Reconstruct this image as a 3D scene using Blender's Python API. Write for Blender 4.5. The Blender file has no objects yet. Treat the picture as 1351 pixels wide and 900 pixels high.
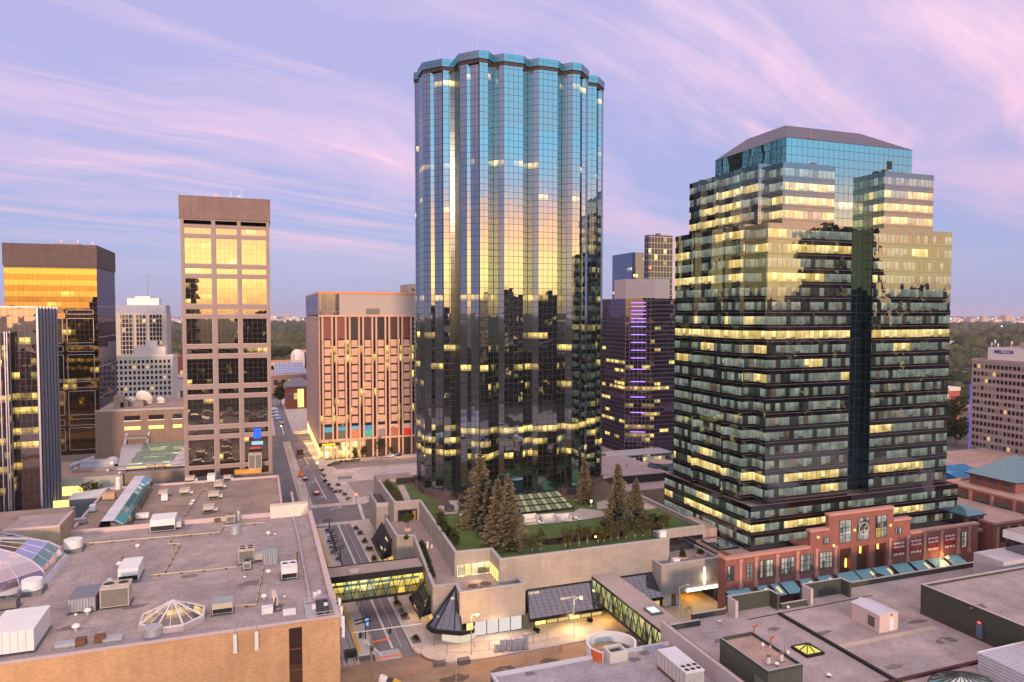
import bpy, math, random
from mathutils import Vector, noise as mnoise
random.seed(7)
sc = bpy.context.scene
COL = sc.collection
R_ = math.radians
# ------------------------------------------------------------------ camera (world x = along the avenue, y = along the street, z up)
A_, F_, H_ = R_(19.8), 930.0, 65.0
P_ = math.atan(37 / F_)
cam = bpy.data.objects.new('camera', bpy.data.cameras.new('camera'))
COL.objects.link(cam)
cam.location = (0, 0, H_)
cam.rotation_euler = (R_(90) - P_, 0, -A_)
cam.data.sensor_width = 36
cam.data.lens = 36 * F_ / 1351
cam.data.clip_end = 60000
cam.data.clip_start = 1
sc.camera = cam
_f = (math.sin(A_) * math.cos(P_), math.cos(A_) * math.cos(P_), -math.sin(P_))
_r = (math.cos(A_), -math.sin(A_), 0)
_u = (math.sin(A_) * math.sin(P_), math.cos(A_) * math.sin(P_), math.cos(P_))
def _ray(x, y):
    return [_f[i] * F_ + _r[i] * (x - 675.5) + _u[i] * (450 - y) for i in range(3)]
def at(x, y, z=0.0):            # survey helper: where a sight line meets height z
    d = _ray(x, y); t = (z - H_) / d[2]
    return d[0] * t, d[1] * t
def atv(x, y, v):               # ... meets the vertical plane y = v -> (x, z)
    d = _ray(x, y); t = v / d[1]
    return d[0] * t, H_ + d[2] * t

# ------------------------------------------------------------------ mesh helper
WL = {}
class MB:
    def __init__(s): s.v = []; s.f = []; s.uv = []; s.m = []; s.sm = []
    def face(s, pts, m=0, uv=None, smooth=False):
        i = len(s.v); s.v += [tuple(p) for p in pts]; s.f.append(tuple(range(i, i + len(pts))))
        if uv is None:
            a, b, c = Vector(pts[0]), Vector(pts[1]), Vector(pts[2])
            n = (b - a).cross(c - a)
            if n.length < 1e-9: n = Vector((0, 0, 1))
            n.normalize()
            if abs(n.z) > 0.75: uv = [(p[0], p[1]) for p in pts]
            else:
                t = Vector((-n.y, n.x, 0)).normalized()
                w = n.cross(t)
                if w.z < 0: w = -w
                uv = [(Vector(p).dot(t), Vector(p).dot(w)) for p in pts]
        s.uv.append(uv); s.m.append(m); s.sm.append(smooth)
        return s
    def box(s, x0, x1, y0, y1, z0, z1, m=0, mt=None, skip=''):
        if x0 > x1: x0, x1 = x1, x0
        if y0 > y1: y0, y1 = y1, y0
        mt = m if mt is None else mt
        if 'S' not in skip: s.face([(x0, y0, z0), (x1, y0, z0), (x1, y0, z1), (x0, y0, z1)], m)
        if 'E' not in skip: s.face([(x1, y0, z0), (x1, y1, z0), (x1, y1, z1), (x1, y0, z1)], m)
        if 'N' not in skip: s.face([(x1, y1, z0), (x0, y1, z0), (x0, y1, z1), (x1, y1, z1)], m)
        if 'W' not in skip: s.face([(x0, y1, z0), (x0, y0, z0), (x0, y0, z1), (x0, y1, z1)], m)
        if 'T' not in skip: s.face([(x0, y0, z1), (x1, y0, z1), (x1, y1, z1), (x0, y1, z1)], mt)
        if 'B' not in skip: s.face([(x0, y1, z0), (x1, y1, z0), (x1, y0, z0), (x0, y0, z0)], m)
        return s
    def prism(s, poly, z0, z1, m=0, mt=None, top=True, bottom=True):
        n = len(poly)
        for i in range(n):
            a, b = poly[i], poly[(i + 1) % n]
            s.face([(a[0], a[1], z0), (b[0], b[1], z0), (b[0], b[1], z1), (a[0], a[1], z1)], m)
        if top: s.face([(p[0], p[1], z1) for p in poly], m if mt is None else mt)
        if bottom: s.face([(p[0], p[1], z0) for p in reversed(poly)], m)
        return s
    def wall(s, pts, t, z0, z1, m=0, mt=None):   # a mitred wall of thickness t whose outer face follows pts (inside on the left)
        P = [Vector(p[:2]) for p in pts]; closed = (P[0] - P[-1]).length < 1e-6
        if closed: P = P[:-1]
        n = len(P); D = [(P[(i + 1) % n] - P[i]).normalized() for i in range(n)]; Q = []
        for i in range(n):
            d1, d2 = (D[i - 1], D[i]) if closed or 0 < i < n - 1 else ((D[0], D[0]) if i == 0 else (D[n - 2], D[n - 2]))
            n1, n2 = Vector((-d1.y, d1.x)), Vector((-d2.y, d2.x)); k = n1 + n2
            Q.append(P[i] + (k * (2 * t / max(k.length_squared, .3))) * .5 * 1.0 if k.length_squared > 1e-6 else P[i] + n1 * t)
            if k.length_squared > 1e-6: Q[-1] = P[i] + k * (t / max(1 + n1.dot(n2), .15))
        mt = m if mt is None else mt
        for i in range(n if closed else n - 1):
            j = (i + 1) % n; a, b, c, d = P[i], P[j], Q[j], Q[i]
            s.face([(a.x, a.y, z0), (b.x, b.y, z0), (b.x, b.y, z1), (a.x, a.y, z1)], m)
            s.face([(c.x, c.y, z0), (d.x, d.y, z0), (d.x, d.y, z1), (c.x, c.y, z1)], m)
            s.face([(a.x, a.y, z1), (b.x, b.y, z1), (c.x, c.y, z1), (d.x, d.y, z1)], mt)
            s.face([(d.x, d.y, z0), (c.x, c.y, z0), (b.x, b.y, z0), (a.x, a.y, z0)], m)
        if not closed:
            for i, sg in ((0, 1), (n - 1, -1)):
                q = [(P[i].x, P[i].y, z0), (P[i].x, P[i].y, z1), (Q[i].x, Q[i].y, z1), (Q[i].x, Q[i].y, z0)]
                s.face(q if sg > 0 else q[::-1], m)
        return s
    def bar(s, p, q, w, m=0, h=None):
        p, q = Vector(p), Vector(q); d = q - p
        if d.length < 1e-6: return s
        d.normalize(); up = Vector((0, 0, 1)) if abs(d.z) < .95 else Vector((0, 1, 0))
        a = d.cross(up).normalized() * w / 2; b = a.cross(d).normalized() * (h or w) / 2
        c = [p - a - b, p + a - b, p + a + b, p - a + b, q - a - b, q + a - b, q + a + b, q - a + b]
        for f in ((0, 1, 5, 4), (1, 2, 6, 5), (2, 3, 7, 6), (3, 0, 4, 7), (3, 2, 1, 0), (4, 5, 6, 7)):
            s.face([c[i] for i in f], m)
        return s
    def cyl(s, x, y, z0, z1, r0, r1=None, n=16, m=0, mt=None, cap=True, smooth=True):
        r1 = r0 if r1 is None else r1
        a = [(math.cos(2 * math.pi * i / n), math.sin(2 * math.pi * i / n)) for i in range(n)]
        for i in range(n):
            c, d = a[i], a[(i + 1) % n]
            s.face([(x + c[0] * r0, y + c[1] * r0, z0), (x + d[0] * r0, y + d[1] * r0, z0), (x + d[0] * r1, y + d[1] * r1, z1), (x + c[0] * r1, y + c[1] * r1, z1)], m, smooth=smooth)
        if cap and r1 > 1e-4: s.face([(x + c[0] * r1, y + c[1] * r1, z1) for c in a], m if mt is None else mt)
        return s
    def tube(s, p, q, r0, r1=None, n=8, m=0):
        r1 = r0 if r1 is None else r1
        p, q = Vector(p), Vector(q); d = (q - p).normalized()
        up = Vector((0, 0, 1)) if abs(d.z) < .95 else Vector((0, 1, 0))
        a = d.cross(up).normalized(); b = a.cross(d)
        ring = [a * math.cos(2 * math.pi * i / n) + b * math.sin(2 * math.pi * i / n) for i in range(n)]
        for i in range(n):
            c, e = ring[i], ring[(i + 1) % n]
            s.face([p + e * r0, p + c * r0, q + c * r1, q + e * r1], m, smooth=True)
        s.face([q + c * r1 for c in reversed(ring)], m); s.face([p + c * r0 for c in ring], m)
        return s
    def dome(s, x, y, z, r, h, n=16, k=5, m=0, r2=None):
        for j in range(k):
            a0, a1 = math.pi / 2 * j / k, math.pi / 2 * (j + 1) / k
            s.cyl(x, y, z + h * math.sin(a0), z + h * math.sin(a1), r * math.cos(a0), max(r * math.cos(a1), 1e-5), n, m, cap=False)
        return s
    def build(s, name, mats, parent=None, local=False):
        me = bpy.data.meshes.new(name)
        o = bpy.data.objects.new(name, me); COL.objects.link(o)
        off = Vector((0, 0, 0))
        if parent is not None:
            o.parent = parent
            if not local: off = WL.get(parent.name, Vector((0, 0, 0)))
        WL[o.name] = off if parent is not None else Vector((0, 0, 0))
        me.from_pydata([Vector(p) - off for p in s.v], [], s.f)
        for m in (mats if isinstance(mats, (list, tuple)) else [mats]): me.materials.append(m)
        uvl = me.uv_layers.new(name='UVMap')
        fl = []
        for u in s.uv:
            for c in u: fl += [c[0], c[1]]
        uvl.data.foreach_set('uv', fl)
        me.polygons.foreach_set('material_index', s.m)
        me.polygons.foreach_set('use_smooth', s.sm)
        me.update()
        return o
def tag(o, label, cat, group=None):
    o['label'] = label; o['category'] = cat
    if group: o['group'] = group
    return o
def T(name, label, cat, loc=(0, 0, 0), group=None, rz=0.0):
    o = bpy.data.objects.new(name, None); COL.objects.link(o)
    o.location = loc; o.rotation_euler = (0, 0, rz); o.empty_display_size = .3
    WL[o.name] = Vector(loc)
    return tag(o, label, cat, group)
def S(name, mb, mat):
    o = mb.build(name, mat); o['kind'] = 'structure'; return o
def STUFF(name, mb, mat, label, cat):
    o = mb.build(name, mat); o['kind'] = 'stuff'; tag(o, label, cat); return o
def dup(root, loc, label, rz=None, group=None, scale=None):
    def rec(o, par):
        c = o.copy(); COL.objects.link(c); c.parent = par
        for ch in o.children: rec(ch, c)
        return c
    r = rec(root, None); r.location = loc
    if rz is not None: r.rotation_euler = (0, 0, rz)
    if scale: r.scale = scale
    r['label'] = label
    if group: r['group'] = group
    return r
def inset(poly, d):
    n = len(poly); L = []
    for i in range(n):
        a, b = Vector(poly[i]), Vector(poly[(i + 1) % n]); t = (b - a).normalized(); nn = Vector((-t.y, t.x))
        L.append((a + nn * d, t))
    out = []
    for i in range(n):
        p, t = L[i - 1]; q, w = L[i]
        den = t.x * w.y - t.y * w.x
        if abs(den) < 1e-6: out.append((q.x, q.y)); continue
        k = ((q.x - p.x) * w.y - (q.y - p.y) * w.x) / den
        out.append((p.x + t.x * k, p.y + t.y * k))
    return out

# ------------------------------------------------------------------ materials
class NT:
    def __init__(s, name):
        s.mat = bpy.data.materials.new(name); s.mat.use_nodes = True
        s.t = s.mat.node_tree; s.t.nodes.clear()
    def n(s, typ, ins=None, **props):
        nd = s.t.nodes.new(typ)
        for k, v in props.items(): setattr(nd, k, v)
        for k, v in (ins or {}).items():
            so = nd.inputs[k]
            if isinstance(v, bpy.types.NodeSocket): s.t.links.new(v, so)
            else: so.default_value = v
        return nd
    def m(s, op, a, b=0.0, c=0.0):
        nd = s.n('ShaderNodeMath', {0: a, 1: b, 2: c}, operation=op); return nd.outputs[0]
    def vm(s, op, a, b=(0, 0, 0), sc_=None):
        nd = s.n('ShaderNodeVectorMath', {0: a, 1: b}, operation=op)
        if sc_ is not None:
            if isinstance(sc_, bpy.types.NodeSocket): s.t.links.new(sc_, nd.inputs['Scale'])
            else: nd.inputs['Scale'].default_value = sc_
        return nd.outputs[0]
    def mix(s, f, a, b, typ='MIX'):
        nd = s.n('ShaderNodeMix', {0: f, 6: a, 7: b}, data_type='RGBA', blend_type=typ); return nd.outputs[2]
    def ramp(s, f, stops, interp='LINEAR'):
        nd = s.n('ShaderNodeValToRGB', {0: f}); cr = nd.color_ramp; cr.interpolation = interp
        while len(cr.elements) < len(stops): cr.elements.new(0.5)
        for e, (p, c) in zip(cr.elements, stops): e.position = p; e.color = (*c, 1) if len(c) == 3 else c
        return nd.outputs[0]
    def uv(s): return s.n('ShaderNodeUVMap').outputs[0]
    def obj(s): return s.n('ShaderNodeTexCoord').outputs['Object']
    def pos(s): return s.n('ShaderNodeNewGeometry').outputs['Position']
    def noise(s, vec, scale, detail=3, rough=.55, out=0):
        return s.n('ShaderNodeTexNoise', {'Vector': vec, 'Scale': scale, 'Detail': detail, 'Roughness': rough}).outputs[out]
    def bsdf(s, col, rough=.7, metal=0.0, spec=.4, normal=None, emis=None, estr=0.0):
        d = {'Base Color': col, 'Roughness': rough, 'Metallic': metal, 'Specular IOR Level': spec}
        if normal is not None: d['Normal'] = normal
        if emis is not None: d['Emission Color'] = emis; d['Emission Strength'] = estr
        return s.n('ShaderNodeBsdfPrincipled', d).outputs[0]
    def out(s, sh):
        s.n('ShaderNodeOutputMaterial', {'Surface': sh}); return s.mat
def c4(c, k=1.0): return (c[0] * k, c[1] * k, c[2] * k, 1)
_mc = {}
def surf(name, col, rough=.75, var=.18, scale=.35, fine=0.12, fscale=6.0, metal=0.0, bump=0.0, spec=.35, stain=0.0):
    """a plain weathered material: broad and fine noise on one base colour"""
    if name in _mc: return _mc[name]
    t = NT(name); p = t.obj()
    a = t.noise(p, scale, 4); b = t.noise(p, fscale, 3, .7)
    k = t.m('ADD', t.m('MULTIPLY', t.m('SUBTRACT', a, .5), var * 3), t.m('MULTIPLY', t.m('SUBTRACT', b, .5), fine * 3))
    k = t.m('ADD', k, 1.0)
    c = t.vm('SCALE', c4(col)[:3], sc_=k)
    if stain:
        sn = t.ramp(t.noise(p, scale * .6, 5, .65), [(.5, (0, 0, 0)), (.68, (1, 1, 1))])
        c = t.mix(t.m('MULTIPLY', sn, stain), c, c4(col, .45))
    nrm = None
    if bump:
        nrm = t.n('ShaderNodeBump', {'Height': b, 'Strength': bump, 'Distance': .1}).outputs[0]
    _mc[name] = t.out(t.bsdf(c, rough, metal, spec, nrm)); return _mc[name]
def panels(name, col, pw, ph, joint, jw=.03, var=.12, off=0.0, rough=.8, jcol=None, bump=.3):
    """masonry / cladding laid out in metres along each wall"""
    if name in _mc: return _mc[name]
    t = NT(name); u = t.uv()
    br = t.n('ShaderNodeTexBrick', {'Vector': u, 'Color1': c4(col, 1 + var), 'Color2': c4(col, 1 - var), 'Mortar': c4(jcol or joint), 'Scale': 1.0, 'Mortar Size': jw, 'Mortar Smooth': .1, 'Brick Width': pw, 'Row Height': ph, 'Bias': 0.0}, offset=off)
    p = t.obj(); a = t.noise(p, .25, 5, .6); b = t.noise(p, 5.0, 3)
    sx = t.n('ShaderNodeMapping', {'Vector': p, 'Scale': (1.2, 1.2, .12)}).outputs[0]
    st = t.noise(sx, .8, 4, .6)
    k = t.m('ADD', t.m('MULTIPLY', t.m('SUBTRACT', a, .5), .45), t.m('ADD', t.m('MULTIPLY', t.m('SUBTRACT', b, .5), .25), t.m('ADD', t.m('MULTIPLY', t.m('SUBTRACT', st, .5), .4), 1.0)))
    c = t.vm('SCALE', br.outputs[0], sc_=k)
    nrm = t.n('ShaderNodeBump', {'Height': t.m('SUBTRACT', 1.0, br.outputs[1]), 'Strength': bump, 'Distance': .02}).outputs[0]
    _mc[name] = t.out(t.bsdf(c, rough, 0, .3, nrm)); return _mc[name]
def gravel(name, col, dark, seam=True):
    """ballasted roof: gravel grain, ponding stains, faint membrane laps"""
    if name in _mc: return _mc[name]
    t = NT(name); p = t.pos()
    g = t.noise(p, 9.0, 2, .8); g2 = t.noise(p, 2.2, 3, .7); b = t.noise(p, .09, 5, .62); b2 = t.noise(p, .35, 4, .6)
    k = t.m('ADD', t.m('MULTIPLY', t.m('SUBTRACT', g, .5), 1.3), t.m('ADD', t.m('MULTIPLY', t.m('SUBTRACT', g2, .5), .9), t.m('ADD', t.m('MULTIPLY', t.m('SUBTRACT', b2, .5), .7), 1.0)))
    c = t.mix(t.ramp(b, [(.42, (0, 0, 0)), (.66, (1, 1, 1))]), c4(col), c4(dark))
    c = t.vm('SCALE', c, sc_=k)
    if seam:
        br = t.n('ShaderNodeTexBrick', {'Vector': p, 'Color1': (1, 1, 1, 1), 'Color2': (.96, .96, .96, 1), 'Mortar': (.86, .85, .85, 1), 'Scale': 1.0, 'Mortar Size': .05, 'Mortar Smooth': .6, 'Brick Width': 11.0, 'Row Height': 3.0})
        c = t.mix(1.0, c, br.outputs[0], 'MULTIPLY')
    nrm = t.n('ShaderNodeBump', {'Height': g, 'Strength': .35, 'Distance': .06}).outputs[0]
    _mc[name] = t.out(t.bsdf(c, .9, 0, .2, nrm)); return _mc[name]
def emit(name, col, k=1.0):
    if name in _mc: return _mc[name]
    t = NT(name)
    _mc[name] = t.out(t.n('ShaderNodeEmission', {'Color': c4(col), 'Strength': k}).outputs[0]); return _mc[name]
def _cells(t, pw, ph):
    u = t.uv(); sp = t.n('ShaderNodeSeparateXYZ', {0: u})
    s, v = t.m('DIVIDE', sp.outputs[0], pw), t.m('DIVIDE', sp.outputs[1], ph)
    cs, ct = t.m('FLOOR', s), t.m('FLOOR', v)
    fs, ft = t.m('SUBTRACT', s, cs), t.m('SUBTRACT', v, ct)
    return u, s, v, cs, ct, fs, ft
def _wnorm(t, cs, ct, u, wob, wav, wsc=.35):
    cell = t.n('ShaderNodeCombineXYZ', {0: cs, 1: ct}).outputs[0]
    wn = t.n('ShaderNodeTexWhiteNoise', {'Vector': cell}, noise_dimensions='2D')
    nn = t.vm('ADD', t.vm('SCALE', t.vm('SUBTRACT', wn.outputs[1], (.5, .5, .5)), sc_=wob), t.vm('SCALE', t.vm('SUBTRACT', t.noise(u, wsc, 2, .5, 1), (.5, .5, .5)), sc_=wav))
    g = t.n('ShaderNodeNewGeometry').outputs['Normal']
    return t.vm('NORMALIZE', t.vm('ADD', g, nn)), wn, cell
def curtain(name, pw, ph, tint, refl=.6, mw=.07, frame=(.05, .045, .045), dark=(.008, .012, .014), lit=(), lcol=(1, .72, .25), lstr=1.3, rnd=0.0, wob=.012, wav=.01, mh=None, fmetal=0.0, rfloor=0, rgrp=3.0, band=0):
    """reflective curtain wall: panes with their own tilt, mullion grid, floors with the lights on"""
    if name in _mc: return _mc[name]
    t = NT(name); u, s, v, cs, ct, fs, ft = _cells(t, pw, ph)
    nrm, wn, cell = _wnorm(t, cs, ct, u, wob, wav)
    gs = t.m('FLOOR', t.m('DIVIDE', cs, rgrp))
    litf = None
    for row, dens in lit:
        k = t.m('COMPARE', ct, float(row), .4)
        seg = t.n('ShaderNodeTexWhiteNoise', {'Vector': t.n('ShaderNodeCombineXYZ', {0: gs, 1: float(row)}).outputs[0]}, noise_dimensions='2D').outputs[0]
        k = t.m('MULTIPLY', k, t.m('LESS_THAN', seg, dens))
        litf = k if litf is None else t.m('MAXIMUM', litf, k)
    if rnd:
        sel = ct if not rfloor else t.m('FLOOR', t.m('DIVIDE', ct, float(rfloor)))
        seg = t.n('ShaderNodeTexWhiteNoise', {'Vector': t.n('ShaderNodeCombineXYZ', {0: gs, 1: t.m('ADD', sel, 77.0)}).outputs[0]}, noise_dimensions='2D').outputs[0]
        k = t.m('LESS_THAN', seg, rnd)
        if rfloor: k = t.m('MULTIPLY', k, t.m('COMPARE', t.m('SUBTRACT', ct, t.m('MULTIPLY', sel, float(rfloor))), 0.0, .4))
        litf = k if litf is None else t.m('MAXIMUM', litf, k)
    interior = t.n('ShaderNodeBsdfDiffuse', {'Color': c4(dark)}).outputs[0]
    if litf is not None:
        d = t.noise(t.n('ShaderNodeMapping', {'Vector': u, 'Scale': (1, .5, 1)}).outputs[0], .9, 2, .5)
        d = t.ramp(d, [(.3, (.35, .35, .35)), (.5, (.85, .85, .85)), (.68, (1.2, 1.2, 1.2))])
        fu = t.m('MULTIPLY', t.m('LESS_THAN', ft, t.m('MULTIPLY', t.noise(u, 2.3, 1, .5), .75)), .7)
        d = t.mix(fu, d, (.10, .08, .06, 1))
        e = t.n('ShaderNodeEmission', {'Color': t.mix(1.0, c4(lcol), d, 'MULTIPLY'), 'Strength': t.m('MULTIPLY', litf, t.m('ADD', t.m('MULTIPLY', t.m('POWER', wn.outputs[0], 1.6), lstr * 1.35), lstr * .30))}).outputs[0]
        interior = t.n('ShaderNodeAddShader', {0: interior, 1: e}).outputs[0]
    tc_ = c4(tint) if not band else t.mix(t.m('LESS_THAN', t.m('FRACT', t.m('MULTIPLY', ct, .5)), .3), c4(tint), c4(tint, band))
    gl = t.n('ShaderNodeBsdfGlossy', {'Color': tc_, 'Roughness': .012, 'Normal': nrm}).outputs[0]
    fr = t.n('ShaderNodeLayerWeight', {'Blend': .35}).outputs[1]
    rf = t.m('MINIMUM', t.m('ADD', refl * .46, t.m('MULTIPLY', fr, .16)), 1.0)
    gl = t.n('ShaderNodeMixShader', {0: rf, 1: interior, 2: gl}).outputs[0]
    mm = t.m('MAXIMUM', t.m('LESS_THAN', fs, mw / pw), t.m('LESS_THAN', ft, (mh or mw) / ph))
    fb = t.bsdf(c4(frame), .45, fmetal, .4)
    _mc[name] = t.out(t.n('ShaderNodeMixShader', {0: mm, 1: gl, 2: fb}).outputs[0]); return _mc[name]
def office_band(name, cw, fh, z0, refl=.3, tint=(.75, .8, .75), pal=None, base=.45, lfloor=.35, lseg=.5, lcol=(1, .66, .16), lstr=1.5, zfull=None):
    """a strip of office windows: blinds, partitions and room light painted on each pane, some floors fully lit"""
    t = NT(name); u = t.uv(); sp = t.n('ShaderNodeSeparateXYZ', {0: u})
    s = t.m('DIVIDE', sp.outputs[0], cw); cs = t.m('FLOOR', s); fs = t.m('SUBTRACT', s, cs)
    fv = t.m('DIVIDE', t.m('SUBTRACT', sp.outputs[1], z0), fh); ct = t.m('FLOOR', fv); ft = t.m('SUBTRACT', fv, ct)
    nrm, wn, cell = _wnorm(t, cs, ct, u, .008, .022, .5)
    w2 = t.n('ShaderNodeTexWhiteNoise', {'Vector': t.vm('ADD', cell, (31.7, 11.3, 0))}, noise_dimensions='2D').outputs[0]
    pal = pal or [(0, (.02, .024, .024)), (.22, (.05, .055, .05)), (.25, (.19, .23, .195)), (.5, (.24, .29, .245)), (.84, (.31, .35, .29)), (.90, (.15, .10, .06)), (1, (.38, .38, .29))]
    col = t.ramp(wn.outputs[0], pal, 'CONSTANT' if False else 'LINEAR')
    d = t.noise(t.n('ShaderNodeMapping', {'Vector': u, 'Scale': (.6, .6, 1)}).outputs[0], .8, 2, .5)
    d = t.ramp(d, [(.3, (.5, .5, .5)), (.5, (.92, .92, .92)), (.7, (1.15, 1.15, 1.15))])
    d = t.mix(1.0, d, t.ramp(ft, [(.45, (.75, .75, .75)), (.9, (1.1, 1.1, 1.1)), (1.0, (1.35, 1.35, 1.35))]), 'MULTIPLY')  # ceiling light painted in: panes brighter towards the top
    # furniture and people-height clutter darkens the lower half of some panes
    low = t.m('MULTIPLY', t.m('LESS_THAN', ft, t.m('MULTIPLY', w2, .62)), t.m('GREATER_THAN', w2, .45))
    fl = t.n('ShaderNodeTexWhiteNoise', {'W': t.m('ADD', ct, 3.0)}, noise_dimensions='1D').outputs[0]
    grp = t.m('FLOOR', t.m('DIVIDE', cs, 4.0))
    sg = t.n('ShaderNodeTexWhiteNoise', {'Vector': t.n('ShaderNodeCombineXYZ', {0: grp, 1: t.m('ADD', ct, 9.0)}).outputs[0]}, noise_dimensions='2D').outputs[0]
    lit = t.m('MULTIPLY', t.m('LESS_THAN', fl, lfloor), t.m('LESS_THAN', sg, lseg))
    lit = t.m('MAXIMUM', lit, t.m('LESS_THAN', sg, .045))
    for zf in (zfull or []):
        lit = t.m('MAXIMUM', lit, t.m('COMPARE', ct, float(zf), .4))
    ec = t.mix(lit, col, t.mix(w2, c4(lcol, lstr * .55), c4((1, .78, .34), lstr * 1.15)))
    ec = t.mix(1.0, ec, d, 'MULTIPLY')
    ec = t.mix(t.m('MULTIPLY', low, .75), ec, (.02, .018, .015, 1))
    e = t.n('ShaderNodeEmission', {'Color': ec, 'Strength': base}).outputs[0]
    gl = t.n('ShaderNodeBsdfGlossy', {'Color': c4(tint), 'Roughness': .015, 'Normal': nrm}).outputs[0]
    fr = t.n('ShaderNodeLayerWeight', {'Blend': .3}).outputs[1]
    sh = t.n('ShaderNodeMixShader', {0: t.m('MINIMUM', t.m('ADD', refl * .46, t.m('MULTIPLY', fr, .25)), 1.0), 1: e, 2: gl}).outputs[0]
    fb = t.n('ShaderNodeBsdfDiffuse', {'Color': (.05, .05, .045, 1)}).outputs[0]
    mm = t.m('LESS_THAN', fs, .06)
    return t.out(t.n('ShaderNodeMixShader', {0: mm, 1: sh, 2: fb}).outputs[0])
def mirror(name, tint, refl=.5, dark=(.01, .012, .014), wob=.006, wav=.014, pw=1.5, ph=1.5, rough=.015):
    if name in _mc: return _mc[name]
    t = NT(name); u, s, v, cs, ct, fs, ft = _cells(t, pw, ph)
    nrm, wn, cell = _wnorm(t, cs, ct, u, wob, wav)
    gl = t.n('ShaderNodeBsdfGlossy', {'Color': c4(tint), 'Roughness': rough, 'Normal': nrm}).outputs[0]
    fr = t.n('ShaderNodeLayerWeight', {'Blend': .35}).outputs[1]
    di = t.n('ShaderNodeBsdfDiffuse', {'Color': c4(dark)}).outputs[0]
    _mc[name] = t.out(t.n('ShaderNodeMixShader', {0: t.m('MINIMUM', t.m('ADD', refl, t.m('MULTIPLY', fr, .5)), 1.0), 1: di, 2: gl}).outputs[0]); return _mc[name]
def leafmat(name, col, warm, var=.5):
    if name in _mc: return _mc[name]
    t = NT(name); p = t.obj()
    a = t.noise(p, 1.1, 3, .6); b = t.noise(p, 6.0, 2, .6)
    c = t.mix(t.ramp(a, [(.35, (0, 0, 0)), (.65, (1, 1, 1))]), c4(col), c4(warm))
    c = t.vm('SCALE', c, sc_=t.m('ADD', .65, t.m('MULTIPLY', b, .7)))
    d = t.n('ShaderNodeBsdfDiffuse', {'Color': c}).outputs[0]; tr = t.n('ShaderNodeBsdfTranslucent', {'Color': c}).outputs[0]
    _mc[name] = t.out(t.n('ShaderNodeMixShader', {0: .25, 1: d, 2: tr}).outputs[0]); return _mc[name]
def stripes(name, ca, cb, period, duty=.5, axis=0, rough=.6, uvs=True, metal=0.0):
    if name in _mc: return _mc[name]
    t = NT(name); sp = t.n('ShaderNodeSeparateXYZ', {0: t.uv() if uvs else t.obj()})
    f = t.m('FRACT', t.m('DIVIDE', sp.outputs[axis], period))
    c = t.mix(t.m('LESS_THAN', f, duty), c4(ca), c4(cb))
    k = t.m('ADD', .75, t.m('MULTIPLY', t.noise(t.obj(), .7, 4), .5))
    _mc[name] = t.out(t.bsdf(t.vm('SCALE', c, sc_=k), rough, metal, .4)); return _mc[name]

# ------------------------------------------------------------------ sky, sun
SUN_AZ = Vector((-.149, -1.0, 0)).normalized()
SUN_EL = R_(10)
w = bpy.data.worlds.new('World'); sc.world = w; w.use_nodes = True
t = NT.__new__(NT); t.t = w.node_tree; t.t.nodes.clear()
d = t.vm('NORMALIZE', t.n('ShaderNodeTexCoord').outputs['Generated'])
sp = t.n('ShaderNodeSeparateXYZ', {0: d}); z = sp.outputs[2]
hz = t.vm('NORMALIZE', t.vm('MULTIPLY', d, (1, 1, 0)))
az = t.n('ShaderNodeVectorMath', {0: hz, 1: Vector((-.05, -1, 0)).normalized()}, operation='DOT_PRODUCT').outputs['Value']
wst = t.n('ShaderNodeMapRange', {0: az, 1: .22, 2: .82}, interpolation_type='SMOOTHSTEP').outputs[0]
zc = t.m('MAXIMUM', z, 0.0)
rt = t.m('SQRT', zc)      # more room in the ramps near the horizon
def zs(*st): return [(math.sqrt(max(a, 0)), c) for a, c in st]
east = t.ramp(rt, zs((0, (.25, .25, .42)), (.03, (.215, .235, .44)), (.09, (.21, .23, .455)), (.17, (.235, .24, .465)), (.28, (.285, .265, .485)), (.42, (.32, .285, .50)), (.6, (.62, .48, .58)), (1, (1.15, .84, .82))))  # zenith stop brightened above the view to light the ground
west = t.ramp(rt, zs((0, (.42, .20, .09)), (.02, (.60, .31, .11)), (.045, (.76, .47, .16)), (.08, (.80, .46, .16)), (.11, (.80, .36, .17)), (.138, (.56, .29, .22)), (.172, (.21, .23, .31)), (.23, (.10, .25, .36)), (.36, (.09, .25, .36)), (.6, (.16, .19, .24)), (1, (.27, .20, .20))))
west = t.vm('SCALE', west, sc_=t.m('ADD', 3.3, t.m('MULTIPLY', t.m('POWER', t.m('MAXIMUM', az, 0.0), 6.0), .8)))
# cloud sheets, on a plane overhead so that they stretch out towards the horizon
pl = t.vm('DIVIDE', d, t.n('ShaderNodeCombineXYZ', {0: t.m('ADD', zc, .10), 1: t.m('ADD', zc, .10), 2: 1.0}).outputs[0])
da = t.n('ShaderNodeVectorMath', {0: pl, 1: (.925, .381, 0)}, operation='DOT_PRODUCT').outputs['Value']
db = t.n('ShaderNodeVectorMath', {0: pl, 1: (-.381, .925, 0)}, operation='DOT_PRODUCT').outputs['Value']
wv = t.noise(pl, .5, 3, .5)
cv = lambda ka, kb, off: t.n('ShaderNodeCombineXYZ', {0: t.m('MULTIPLY', da, ka), 1: t.m('ADD', t.m('MULTIPLY', db, kb), t.m('ADD', t.m('MULTIPLY', wv, .9), off)), 2: off}).outputs[0]
cl = t.ramp(t.noise(cv(.20, .62, 23.2), 1.0, 7, .62), [(.44, (0, 0, 0)), (.66, (1, 1, 1))])
cl2 = t.ramp(t.noise(cv(.28, 2.1, 14.5), 1.0, 6, .6), [(.54, (0, 0, 0)), (.70, (1, 1, 1))])
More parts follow.
